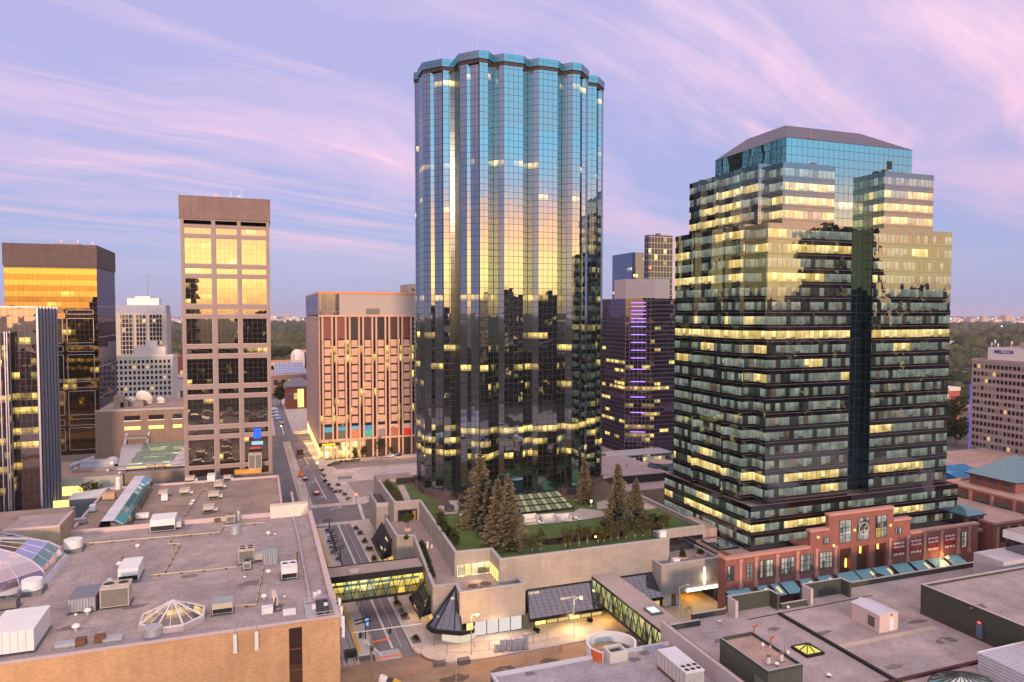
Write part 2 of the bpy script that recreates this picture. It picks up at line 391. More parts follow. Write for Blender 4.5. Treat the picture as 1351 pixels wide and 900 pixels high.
clm = t.m('MULTIPLY', t.m('MINIMUM', t.m('ADD', t.m('MULTIPLY', cl, .85), t.m('MULTIPLY', cl2, .7)), 1.0), t.n('ShaderNodeMapRange', {0: zc, 1: .04, 2: .13}).outputs[0])
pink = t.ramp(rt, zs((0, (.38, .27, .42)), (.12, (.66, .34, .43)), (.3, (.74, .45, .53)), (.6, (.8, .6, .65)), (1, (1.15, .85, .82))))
east = t.vm('SCALE', east, sc_=.95)
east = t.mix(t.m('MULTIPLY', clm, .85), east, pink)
wcl = t.ramp(rt, zs((0, (1, .6, .3)), (.15, (1.0, .62, .45)), (.3, (.55, .5, .6)), (1, (.4, .45, .6))))
west = t.mix(t.m('MULTIPLY', clm, .45), west, wcl)
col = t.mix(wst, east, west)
nis = t.n('ShaderNodeTexSky', sky_type='NISHITA')
nis.sun_disc = False; nis.sun_elevation = SUN_EL
nis.sun_rotation = math.atan2(SUN_AZ.x, SUN_AZ.y)
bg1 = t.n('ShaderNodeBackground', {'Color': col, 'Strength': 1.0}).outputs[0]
bg2 = t.n('ShaderNodeBackground', {'Color': nis.outputs[0], 'Strength': .02}).outputs[0]
t.n('ShaderNodeOutputWorld', {'Surface': t.n('ShaderNodeAddShader', {0: bg1, 1: bg2}).outputs[0]})
sl = bpy.data.lights.new('sun', 'SUN'); sl.energy = 2.3; sl.angle = R_(5); sl.color = (1, .64, .42)
so = bpy.data.objects.new('sun', sl); COL.objects.link(so)
dv = -(SUN_AZ * math.cos(SUN_EL) + Vector((0, 0, math.sin(SUN_EL))))
so.rotation_euler = dv.to_track_quat('-Z', 'Y').to_euler()
sc.view_settings.view_transform = 'Standard'
try: sc.view_settings.look = 'None'
except Exception: pass
sc.view_settings.exposure = .58; sc.view_settings.gamma = 1; sc.view_settings.use_curve_mapping = False
sc.cycles.max_bounces = 6; sc.cycles.glossy_bounces = 3; sc.cycles.diffuse_bounces = 2; sc.cycles.transparent_max_bounces = 6
sc.cycles.sample_clamp_indirect = 4
# ------------------------------------------------------------------ shared materials
CONC = panels('podium_concrete', (.33, .28, .25), 2.4, 1.2, (.24, .205, .185), .02, .06)
CONC_CAP = surf('concrete_coping', (.42, .39, .40), .7, .1)
CONC_PAV = panels('concrete_paving', (.40, .35, .31), 2.2, 2.2, (.27, .24, .21), .03, .08)
REDBRICK = panels('red_brick', (.285, .10, .078), .42, .16, (.24, .12, .10), .012, .14, .5)
REDCAP = surf('red_coping', (.50, .25, .20), .7, .1)
TANBRICK = panels('tan_brick', (.58, .33, .17), .6, .2, (.46, .27, .15), .012, .1, .5)
ROOF1 = gravel('gravel_roof', (.39, .315, .295), (.30, .24, .225))
ROOF2 = gravel('brown_gravel_roof', (.36, .26, .215), (.28, .205, .17))
ROOF3 = gravel('lilac_membrane_roof', (.40, .325, .315), (.31, .25, .24))
ROOF4 = gravel('pink_gravel_roof', (.46, .30, .25), (.36, .25, .21))
BLACK = surf('black_metal', (.012, .012, .014), .45, .1)
DARKGREY = surf('dark_grey_metal', (.05, .05, .055), .5, .1)
MIDGREY = surf('mid_grey_metal', (.16, .155, .16), .5, .12, metal=.3)
STEEL = surf('galvanised_steel', (.46, .46, .48), .45, .14, metal=.5)
WHITE = surf('white_paint', (.74, .71, .69), .55, .08, stain=.18)
OFFWHITE = surf('off_white_paint', (.62, .55, .48), .6, .1, stain=.2)
BEIGE = surf('beige_paint', (.52, .43, .34), .6, .12, stain=.25)
BROWN = surf('rusty_brown', (.16, .07, .04), .8, .2)
TEALMETAL = surf('teal_grey_metal', (.30, .36, .36), .5, .14, metal=.2)
SLATE = surf('slate_metal', (.20, .20, .235), .5, .12, metal=.3)
LOUVRE = stripes('louvre', (.30, .27, .24), (.06, .055, .05), .16, .55, 1)
CORR = stripes('corrugated_grey', (.36, .36, .38), (.22, .22, .24), .45, .6, 0)
YELLOWP = surf('yellow_paint', (.62, .36, .05), .7, .15, stain=.3)
REDP = surf('red_paint', (.42, .03, .02), .35, .05)
ORANGE = surf('orange_paint', (.75, .17, .03), .6, .08)
DARKGLASS = mirror('dark_window_glass', (.5, .55, .6), .35, (.01, .012, .015))
WARMWIN = emit('lit_window', (1, .68, .2), 1.3)
WARMWIN2 = emit('dim_lit_window', (1, .66, .25), .55)
LAMP = emit('street_lamp_glow', (1, .5, .10), 9)
REDLAMP = emit('red_lamp_glow', (1, .08, .03), 6)
def text_mesh(body, size, parent, loc, mat, rx=90, rz=0, ext=.02, bold=0.0, name='lettering', shear=0.0):
    cu = bpy.data.curves.new('tmp_text', 'FONT'); cu.body = body; cu.size = size; cu.extrude = ext; cu.align_x = 'CENTER'; cu.align_y = 'CENTER'; cu.offset = bold; cu.shear = shear
    o = bpy.data.objects.new('tmp_text', cu); COL.objects.link(o)
    dg = bpy.context.evaluated_depsgraph_get(); me = bpy.data.meshes.new_from_object(o.evaluated_get(dg))
    bpy.data.objects.remove(o)
    me.materials.clear(); me.materials.append(mat)
    n = bpy.data.objects.new(name, me); COL.objects.link(n)
    n.parent = parent; n.location = Vector(loc) - WL.get(parent.name, Vector((0, 0, 0))); n.rotation_euler = (R_(rx), 0, R_(rz))
    return n
def grid_windows(parent, v, us, zs_, w, h, mats, weights, cap=96, d=.12, name='window', axis='y'):
    """one recessed pane per opening; each its own object, the far rest as one"""
    meshes = []
    for m in mats:
        mb = MB()
        if axis == 'y': mb.box(-w / 2, w / 2, -.03, d, -h / 2, h / 2)
        else: mb.box(-.03, d, -w / 2, w / 2, -h / 2, h / 2)
        o = mb.build(name, m, parent, local=True); meshes.append(o)
    base = WL[parent.name]; k = 0; rest = MB(); used = set()
    for zz in zs_:
        for uu in us:
            i = random.choices(range(len(mats)), weights)[0]
            p = (uu, v, zz) if axis == 'y' else (v, uu, zz)
            if k < cap:
                if i not in used: o = meshes[i]; used.add(i)
                else: o = meshes[i].copy(); COL.objects.link(o); o.parent = parent
                o.location = Vector(p) - base
            else:
                if axis == 'y': rest.box(uu - w / 2, uu + w / 2, v - .03, v + d, zz - h / 2, zz + h / 2, i)
                else: rest.box(v - .03, v + d, uu - w / 2, uu + w / 2, zz - h / 2, zz + h / 2, i)
            k += 1
    for i, o in enumerate(meshes):
        if i not in used: bpy.data.objects.remove(o)
    if rest.f:
        o = rest.build('window', mats, parent); o['kind'] = 'stuff'
def gbox(name, parent, mats, x0, x1, y0, y1, z0, z1, **k):
    return MB().box(x0, x1, y0, y1, z0, z1, **k).build(name, mats, parent)

# ------------------------------------------------------------------ 1. the tall scalloped glass tower
def scallop_tower():
    th = T('glass_tower', 'tallest tower, teal mirror glass with scalloped sides and a glass crown', 'tower', (72, 210, 13))
    Sx = [(44.2, 203.2), (44.2, 197.3), (48.6, 192.2), (52.0, 192.2), (52.0, 187.4), (56.3, 182.7), (59.1, 182.7), (61.25, 184.85), (63.4, 182.7), (69.2, 182.7), (71.35, 184.85), (73.5, 182.7), (79.5, 182.7), (81.65, 184.85), (83.8, 182.7), (86.6, 182.7), (91.2, 187.3), (91.2, 190.7), (95.8, 190.7), (100.2, 195.1), (100.2, 203.2)]
    Ex = [(98.6, 204.8), (98.6, 207.2)]
    Wx = [(43.9, 207.4), (43.9, 205.9), (45.2, 204.4)]
    back = [(p[0], 412 - p[1]) for p in reversed(Sx[2:])]
    full = Sx + Ex + back + Wx
    def steps(a, b):
        dx, dy = b[0] - a[0], a[1] - b[1]
        p1 = (a[0] + .34 * dx, a[1] - .34 * dy); p2 = (p1[0], p1[1] - .4); p3 = (p2[0] + .3 * dx, p2[1]); p4 = (b[0], p3[1] - .36 * dy)
        return [p1, p2, p3, p4]
    def steps_r(a, b):   # mirrored: south-east facets
        m = lambda p: (-p[0], p[1])
        return [m(p) for p in reversed(steps(m(b), m(a)))]
    bs = []
    for i, p in enumerate(Sx):
        bs.append(p)
        if i in (1, 4): bs += steps(p, Sx[i + 1])
        if i in (15, 18): bs += steps_r(p, Sx[i + 1])
    body = bs + Ex + back + Wx
    body = inset(body, .3)
    PW, PH = 1.5, 1.75
    Z0, Z1 = 14.6, 132.05
    rows = [(int((z - 0) / PH), dn) for z, dn in ((128.0, .32), (106.2, .34), (112, .05), (97, .06), (93.5, .08), (90.0, .05), (69.2, .4), (58.2, .12), (54.4, .16), (50.7, .34), (43.9, .14), (32.6, .85), (28.9, .5), (25.4, .52))]
    G = curtain('teal_mirror_curtain_wall', PW, PH, (.72, .84, .88), .86, .11, (.02, .018, .02), (.004, .006, .007), rows, (1, .70, .20), 1.25, 0, .007, .010)
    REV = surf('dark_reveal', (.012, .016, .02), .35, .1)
    for i in range(len(body)):
        a, b = Vector(body[i]), Vector(body[(i + 1) % len(body)]); L = (b - a).length
        n = max(1, round(L / PW)); s0 = i * 64 * PW
        mb = MB(); mb.face([(a.x, a.y, Z0), (b.x, b.y, Z0), (b.x, b.y, Z1), (a.x, a.y, Z1)], 0, [(s0, Z0), (s0 + n * PW, Z0), (s0 + n * PW, Z1), (s0, Z1)])
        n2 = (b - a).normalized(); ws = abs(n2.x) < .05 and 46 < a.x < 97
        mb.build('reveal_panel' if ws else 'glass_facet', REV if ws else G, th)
    CG = curtain('crown_glass', PW, 1.04, (.50, .72, .78), .85, .07, (.03, .035, .035), (.01, .03, .035), wob=.006)
    cr = MB(); zc0, zc1 = 133.05, 135.15
    for i in range(len(full)):
        a, b = Vector(full[i]), Vector(full[(i + 1) % len(full)]); L = (b - a).length; n = max(1, round(L / PW)); s0 = i * 64 * PW
        cr.face([(a.x, a.y, zc0), (b.x, b.y, zc0), (b.x, b.y, zc1), (a.x, a.y, zc1)], 0, [(s0, 0), (s0 + n * PW, 0), (s0 + n * PW, 2.08), (s0, 2.08)])
    inn = inset(full, .5)
    for i in range(len(full)):
        a, b, c, d = inn[i], inn[(i + 1) % len(inn)], full[(i + 1) % len(full)], full[i]
        cr.face([(d[0], d[1], zc1), (c[0], c[1], zc1), (b[0], b[1], zc1), (a[0], a[1], zc1)], 1)
        cr.face([(b[0], b[1], zc0), (a[0], a[1], zc0), (a[0], a[1], zc1), (b[0], b[1], zc1)], 1)
    cr.build('glass_crown', [CG, DARKGREY], th)
    lb = inset(full, .28)
    MB().prism(lb, 132.05, 133.05).build('louvre_band', stripes('crown_louvre', (.10, .06, .05), (.03, .02, .02), 1.5, .92, 0), th)
    MB().prism(inset(full, .55), 133.05, 133.4).build('roof', ROOF1, th)
    pl = inset(full, -.25)
    MB().prism(pl, 13, 14.6).build('plinth', surf('dark_granite', (.075, .055, .055), .5, .2), th)
    for u, v, h in ((49, 196, 4), (57, 186, 6.5), (70, 190, 4.5), (80, 195, 4.5)):
        MB().tube((u, v, 133.4), (u, v, 135 + h), .06, .04, 6).build('antenna_mast', STEEL, th)
    # lit lobby panes at the foot
    for u0, u1, v, z0, z1 in ((66, 69, 182.96, 15, 19), (75, 78.8, 182.96, 15, 17.2), (84.2, 86.2, 182.96, 15.2, 20)):
        gbox('lobby_window', th, mirror('cyan_lobby_glass', (.5, .8, .9), .75, (.02, .08, .10), pw=1.2, ph=.8), u0, u1, v - .06, v - .01, z0, z1)
scallop_tower()

# ------------------------------------------------------------------ 2. the stepped banded glass tower
SPAN = None
def banded_tower():
    th = T('office_tower', 'stepped glass tower with black and lit floor bands and a hipped metal roof', 'tower', (130, 145, 11))
    spn = NT('black_spandrel'); u, s, v, cs, ct, fs, ft = _cells(spn, 1.2, 3.2)
    nrm, wn, cell = _wnorm(spn, cs, ct, u, .006, .03)
    gl = spn.n('ShaderNodeBsdfGlossy', {'Color': (.50, .60, .62, 1), 'Roughness': .012, 'Normal': nrm}).outputs[0]
    fr = spn.n('ShaderNodeLayerWeight', {'Blend': .35}).outputs[1]
    di = spn.n('ShaderNodeBsdfDiffuse', {'Color': (.004, .005, .008, 1)}).outputs[0]
    SP = spn.out(spn.n('ShaderNodeMixShader', {0: spn.m('MINIMUM', spn.m('ADD', .29, spn.m('MULTIPLY', fr, .25)), 1.0), 1: di, 2: gl}).outputs[0])
    LEDGE = surf('spandrel_ledge', (.16, .12, .12), .4, .05)
    V1 = office_band('shaft_office_windows', 1.35, 3.3, 21.3, .40, lfloor=.07, lseg=.3, base=.66, zfull=[11], lstr=1.5)
    V2 = office_band('upper_office_windows', 1.35, 3.2, 85.3, .60, lfloor=.9, lseg=.45, base=.8, lstr=1.35)
    V0 = office_band('base_office_windows', 1.35, 3.0, 11.0, .26, lfloor=.05, lseg=.3, base=.68)
    bump = lambda u, vs: [q for v in vs for q in ((u, v + .9), (u - 1.0, v + .9), (u - 1.0, v), (u, v))]
    base = [(104.1, 129.9), (168.4, 129.9), (168.4, 166), (104.1, 166)]
    shaft = [(105, 134.5), (108, 134.5), (108, 130.2), (132.3, 130.2), (132.3, 133.4), (138.8, 133.4), (138.8, 130.2), (164.6, 130.2), (164.6, 163), (105, 163)] + bump(105, [152.5, 140.2])
    up = [(108.9, 134.9), (112.8, 134.9), (112.8, 131.3), (127.9, 131.3), (127.9, 136.5), (143.5, 136.5), (143.5, 131.6), (159.6, 131.6), (159.6, 162.5), (108.9, 162.5)] + bump(108.9, [156, 148.5, 139.2])
    def rings(poly, z0, nf, fh, sp, VM, skip=(), capz=None, top=.0):
        n = len(poly)
        for k in range(nf):
            a0 = z0 + k * fh
            vb = MB(); sb = MB()
            ins = inset(poly, .09)
            for i in range(n):
                if i in skip: continue
                a, b = ins[i], ins[(i + 1) % n]
                vb.face([(a[0], a[1], a0 + sp), (b[0], b[1], a0 + sp), (b[0], b[1], a0 + fh), (a[0], a[1], a0 + fh)])
                a, b = poly[i], poly[(i + 1) % n]
                sb.face([(a[0], a[1], a0), (b[0], b[1], a0), (b[0], b[1], a0 + sp), (a[0], a[1], a0 + sp)], 0)
                ai, bi = inset(poly, .1)[i], inset(poly, .1)[(i + 1) % n]
                sb.face([(a[0], a[1], a0 + sp), (b[0], b[1], a0 + sp), (bi[0], bi[1], a0 + sp), (ai[0], ai[1], a0 + sp)], 1)
                sb.face([(ai[0], ai[1], a0), (bi[0], bi[1], a0), (b[0], b[1], a0), (a[0], a[1], a0)], 1)
                o = inset(poly, -.06); p, q = o[i], o[(i + 1) % n]
                zz = a0 + sp * .62
                sb.face([(p[0], p[1], zz), (q[0], q[1], zz), (q[0], q[1], zz + .07), (p[0], p[1], zz + .07)], 1)
            vb.build('window_band', VM, th); sb.build('spandrel_band', [SP, LEDGE], th)
        zt = z0 + nf * fh; cb = MB()
        for i in range(n):
            if i in skip: continue
            a, b = poly[i], poly[(i + 1) % n]
            cb.face([(a[0], a[1], zt), (b[0], b[1], zt), (b[0], b[1], zt + 1.3), (a[0], a[1], zt + 1.3)], 0)
            i2 = inset(poly, .4); c, d = i2[(i + 1) % n], i2[i]
            cb.face([(a[0], a[1], zt + 1.3), (b[0], b[1], zt + 1.3), (c[0], c[1], zt + 1.3), (d[0], d[1], zt + 1.3)], 1)
            cb.face([(c[0], c[1], zt), (d[0], d[1], zt), (d[0], d[1], zt + 1.3), (c[0], c[1], zt + 1.3)], 1)
        cb.build('parapet_band', [SP, surf('coping_rose', (.30, .17, .16), .6, .05)], th)
        MB().face([(p[0], p[1], zt + .5) for p in inset(poly, .25)]).build('roof', ROOF1, th)
    rings(base, 11.0, 3, 3.0, 1.35, V0)
    rings(shaft, 21.3, 19, 3.3, 1.45, V1, skip=(3, 4, 5))
    rings(up, 85.3, 4, 3.2, 1.45, V2, skip=(4,))
    # recessed slot, and the glazed core it belongs to
    SL = curtain('slot_curtain_wall', 1.6, 2.1, (.40, .56, .60), .55, .08, (.03, .03, .035), (.004, .012, .018), rnd=.03, wob=.008, wav=.02)
    sb = MB()
    for a, b in (((132.3, 130.2), (132.3, 133.4)), ((132.3, 133.4), (138.8, 133.4)), ((138.8, 133.4), (138.8, 130.2))):
        L = math.dist(a, b); n = max(1, round(L / 1.6))
        sb.face([(*a, 21.6), (*b, 21.6), (*b, 85.3), (*a, 85.3)], 0, [(0, 21.6), (n * 1.6, 21.6), (n * 1.6, 85.3), (0, 85.3)])
    sb.build('glass_slot', SL, th)
    CO = curtain('core_curtain_wall', 1.62, 2.05, (.50, .78, .80), .95, .1, (.03, .035, .04), (.01, .03, .035), [(44, .25)], (1, .75, .4), .8, 0, .006, .01)
    core = [(118, 136.45), (157.8, 136.45), (157.8, 163.9), (118, 163.9)]
    for i in range(4):
        a, b = core[i], core[(i + 1) % 4]; L = math.dist(a, b); n = round(L / 1.62)
        MB().face([(*a, 85.3), (*b, 85.3), (*b, 106.5), (*a, 106.5)], 0, [(i * 64 * 1.62, 85.3), ((i * 64 + n) * 1.62, 85.3), ((i * 64 + n) * 1.62, 106.5), (i * 64 * 1.62, 106.5)]).build('core_wall', CO, th)
    rf = MB(); e = [(x, y, 106.5) for x, y in inset(core, -.15)]; r = [(123, 142.5, 111.2), (146.5, 142.5, 111.2), (146.5, 157, 111.2), (123, 157, 111.2)]
    for i in range(4):
        rf.face([e[i], e[(i + 1) % 4], r[(i + 1) % 4], r[i]], 0)
    rf.face(r, 0)
    rf.build('hipped_roof', stripes('standing_seam_roof', (.115, .115, .17), (.05, .05, .08), 1.9, .82, 0, .38, metal=.5), th)
    gbox('louvre_panel', th, BLACK, 149.4, 151.0, 136.38, 136.44, 101.2, 103.2)
    gbox('rooftop_box', th, BROWN, 124.2, 125.4, 134.5, 135.7, 98.6, 100.6)
    gbox('rooftop_box', th, BROWN, 146.6, 147.8, 134.5, 135.7, 98.6, 100.6)
    MB().tube((125.8, 137, 107), (125.8, 137, 109), .08).bar((124.6, 137, 107.2), (127, 137, 107.2), .1).build('roof_davit', surf('davit_rust', (.35, .16, .12), .6), th)
banded_tower()

# ------------------------------------------------------------------ 3. grid-fronted tower on the left
FR = surf('mauve_granite_frame', (.27, .20, .185), .6, .12)
def grid_tower():
    th = T('office_tower', 'brown framed tower with three columns of mirror windows under a windowless brown cap', 'tower', (-9.5, 264, 0))
    u0, u1, v = -23.1, 3.9, 250.0
    py = lambda y: atv(297, y, v)[1]
    CAP = panels('brown_cap_panels', (.20, .135, .125), 2.2, 1.6, (.12, .08, .075), .03, .06)
    gbox('core_block', th, [BLACK, ROOF2], u0 + .3, u1 - .3, v + .5, v + 28, 0, py(292), mt=1)
    gbox('cap', th, [CAP, ROOF2], u0 - .35, u1 + .35, v - .35, v + 28.5, py(290), py(260.5), mt=1)
    us = lambda px: u0 + (px - 60) / 560 * (u1 - u0)
    piers = [(60, 80), (250, 275), (412, 435), (600, 620)]
    for a, b in piers: gbox('pier', th, FR, us(a), us(b), v, v + .9, 0, py(290.2))
    gbox('side_wall', th, [FR], u0, u0 + .3, v + .9, v + 28, 0, py(290.2)); gbox('side_wall', th, [FR], u1 - .3, u1, v + .9, v + 28, 0, py(290.2))
    rows = [(292, 297.2, 0), (301, 310, 1), (314.5, 349, 2), (354, 362.2, 1), (367, 401.7, 2), (407, 415, 1), (419.6, 454.3, 2), (459, 467.2, 1), (472.2, 507, 2), (512, 520.4, 1), (525, 560.3, 2), (565, 573.4, 1), (578, 613.2, 2), (617, 628, 1)]
    GT = curtain('bronze_mirror_panes', 1.45, 1.72, (.93, .86, .72), .62, .05, (.06, .045, .04), (.006, .006, .006), rnd=.05, lcol=(1, .68, .2), lstr=1.0, rgrp=2, wob=.004, wav=.012)
    cols = [(80, 250), (275, 412), (435, 600)]
    prev = 290.2
    for k, (a, b, ty) in enumerate(rows):
        for c, (x0, x1) in enumerate(cols):
            gbox('spandrel', th, FR, us(x0), us(x1), v + .06, v + .9, py(a), py(prev))
        for c, (x0, x1) in enumerate(cols):
            A, B = us(x0), us(x1)
            if ty == 0: gbox('vent_slot', th, BLACK, A, B, v + .5, v + .7, py(b), py(a)); continue
            s0 = (c * 40 + 7) * 1.45; n = 5; t0 = (k * 30) * 1.72; nt = 5 if ty == 2 else 1
            fr_ = MB(); z0, z1 = py(b), py(a); w_ = .22
            for (p, q, r, s) in ((A, A + w_, z0, z1), (B - w_, B, z0, z1), (A + w_, B - w_, z0, z0 + w_), (A + w_, B - w_, z1 - w_, z1)):
                fr_.box(p, q, v + .3, v + .52, r, s)
            f_ = MB(); f_.face([(A, v + .45, z0), (B, v + .45, z0), (B, v + .45, z1), (A, v + .45, z1)], 0, [(s0, t0), (s0 + n * 1.45, t0), (s0 + n * 1.45, t0 + nt * 1.72), (s0, t0 + nt * 1.72)])
            o = f_.build('window', GT, th)
            fr_.build('frame', surf('pale_window_frame', (.36, .29, .29), .5, .06), o)
        prev = b
    for c, (x0, x1) in enumerate(cols): gbox('spandrel', th, FR, us(x0), us(x1), v + .06, v + .9, 0, py(628.2))
    zt = py(260.5)
    for u, h in ((-12.5, 1.2), (-8, 2.6), (-4.8, 3.6), (-5.6, 1.2)): MB().tube((u, v + 4, zt), (u, v + 4, zt + h), .07, .05, 6).build('antenna_mast', STEEL, th)
    for u in (-12.5, -5.6): MB().dome(u, v + 4, zt + 1.2, .3, .35, 8, 3).build('obstruction_light', REDLAMP, th)
    s = tag(MB().box(-1.9, .4, v - .22, v - .02, 23.0, 26.4, 0).build('illuminated_sign', emit('blue_sign', (.05, .18, 1), .8)), 'blue lit square sign low on the brown framed tower', 'sign')
    s2 = T('illuminated_sign', 'pale blue lit sign panel with red corner under the square blue sign', 'sign', (-.2, v - .1, 20.6))
    gbox('panel', s2, emit('cyan_sign', (.45, .75, 1), .7), -2.6, 1.0, v - .22, v - .02, 20.9, 22.0)
    gbox('panel', s2, emit('red_sign', (1, .06, .06), .7), -2.5, -.2, v - .22, v - .02, 19.6, 20.2)
grid_tower()

# ------------------------------------------------------------------ 4. black and gold tower, far left
def gold_tower():
    v, uR = 324.8, -61.0
    th = T('office_tower', 'black glass tower at far left with gold reflecting upper floors and a plain brown cap', 'tower', (-77, 344, 8))
    u0 = -92.6
    CAP = panels('dark_brown_cap_panels', (.115, .08, .075), 3.0, 3.0, (.085, .06, .055), .03, .04)
    gbox('cap', th, [CAP, ROOF2], u0 - .3, uR + .3, v - .3, v + 39, 83.6, 92.2, mt=1)
    gbox('cap_recess', th, BLACK, u0, uR, v, v + 38.6, 82.8, 83.6)
    gbox('rooftop_house', th, MIDGREY, -78, -69, v + 10, v + 20, 92.2, 93.6)
    GG = curtain('gold_mirror_curtain_wall', 1.6, 2.2, (.98, .66, .24), .64, .06, (.05, .035, .02), (.006, .005, .005), rnd=.02, lcol=(1, .66, .16), lstr=.8, rgrp=3, wob=.004, wav=.008, band=.62)
    PG = curtain('violet_side_curtain_wall', 1.6, 2.35, (.52, .46, .54), .5, .07, (.10, .08, .10), (.05, .04, .05), wob=.006, wav=.02)
    mb = MB(); mb.face([(u0, v, 8), (uR, v, 8), (uR, v, 82.8), (u0, v, 82.8)], 0, [(0, 0), (32, 0), (32, 75.2), (0, 75.2)]); mb.build('front_curtain_wall', GG, th)
    mb = MB(); mb.face([(uR, v, 8), (uR, v + 38.4, 8), (uR, v + 38.4, 82.8), (uR, v, 82.8)], 0, [(64, 0), (102.4, 0), (102.4, 75.2), (64, 75.2)]); mb.build('side_curtain_wall', PG, th)
    LF = surf('thin_pale_trim', (.42, .36, .36), .5, .05)
    zz = lambda p: atv(100, 310 + p / 2.43, v)[1]
    for a, b in ((240, 255), (267, 347), (355, 375), (383, 465), (470, 491), (500, 578), (590, 611), (618, 690)):
        for p, q in ((180 - 66, 203), (215, 302)):
            A, B = atv(p / 2.43, 450, v)[0], atv(q / 2.43, 450, v)[0]; z1, z0 = zz(a), zz(b)
            f_ = MB()
            for (x0, x1, c0, c1) in ((A, A + .22, z0, z1), (B - .22, B, z0, z1), (A, B, z0, z0 + .22), (A, B, z1 - .22, z1)): f_.box(x0, x1, v - .12, v - .01, c0, c1)
            f_.build('window_frame', LF, th)
    for z in (20, 30.5, 43, 55, 67.5): gbox('side_trim', th, LF, uR + .01, uR + .12, v, v + 38.4, z, z + .25)
    for u, vv in ((-76, 13), (-70, 13), (-66, 20)):
        MB().tube((u, v + vv, 92.2), (u, v + vv, 94.6), .07, .05, 6).build('antenna_mast', STEEL, th); MB().dome(u, v + vv, 94.6, .3, .35, 8, 3).build('obstruction_light', REDLAMP, th)
gold_tower()

# ------------------------------------------------------------------ 5. finned glass block at the left edge
def finned_block():
    v = 237.0; th = T('office_block', 'lower glass block at the left edge with silver vertical fins and lit yellow floors', 'office block', (-70, 248, 6))
    FG = curtain('finned_block_glass', 1.4, 2.0, (.88, .76, .72), .95, .08, (.07, .06, .07), (.02, .017, .02), [(int(z / 2.0), d) for z, d in ((46, .9), (41, .95), (36.5, .95), (31.5, .9), (27.5, .85), (51, .3), (57, .1))], (1, .68, .16), 1.1, .05, .007, .02, rgrp=2)
    BG = curtain('blue_side_glass', 1.4, 2.0, (.58, .62, .78), .5, .07, (.09, .09, .12), (.03, .035, .06), wob=.006, wav=.02)
    mb = MB(); mb.face([(-92, v, 5), (-60.1, v, 5), (-60.1, v, 66.6), (-92, v, 66.6)]); mb.build('front_curtain_wall', FG, th)
    mb = MB(); mb.face([(-60.1, v, 5), (-60.1, v + 22, 5), (-60.1, v + 22, 66.6), (-60.1, v, 66.6)]); mb.build('side_curtain_wall', BG, th)
    gbox('roof', th, ROOF1, -92, -60.2, v + .1, v + 22, 66.0, 66.5)
    FIN = surf('silver_fin', (.36, .35, .42), .4, .06, metal=.5)
    for k in range(7): gbox('fin', th, FIN, -60.08, -59.6, v + .1 + k * 3.5, v + .34 + k * 3.5, 5, 66.9)
    gbox('coping', th, FIN, -92, -59.9, v - .12, v + .25, 66.6, 66.95)
    a = -66.2
    gbox('projecting_bay', th, [curtain('bay_glass', 1.4, 2.0, (.5, .45, .5), .5, .08, (.05, .04, .05), (.02, .017, .02), rnd=.25, lcol=(1, .66, .16), lstr=.8, rgrp=2), ROOF2], -92, a, v - 5, v - .05, 5, 59.5, mt=1)
    for k in range(6): gbox('fin', th, FIN, a - .3 - k * 1.15, a - .05 - k * 1.15, v - 5.3, v - 5.02, 5, 59.8)
    for k in range(2): gbox('fin', th, FIN, a + .02, a + .3, v - 4.6 + k * 2.4, v - 4.3 + k * 2.4, 5, 59.8)
finned_block()

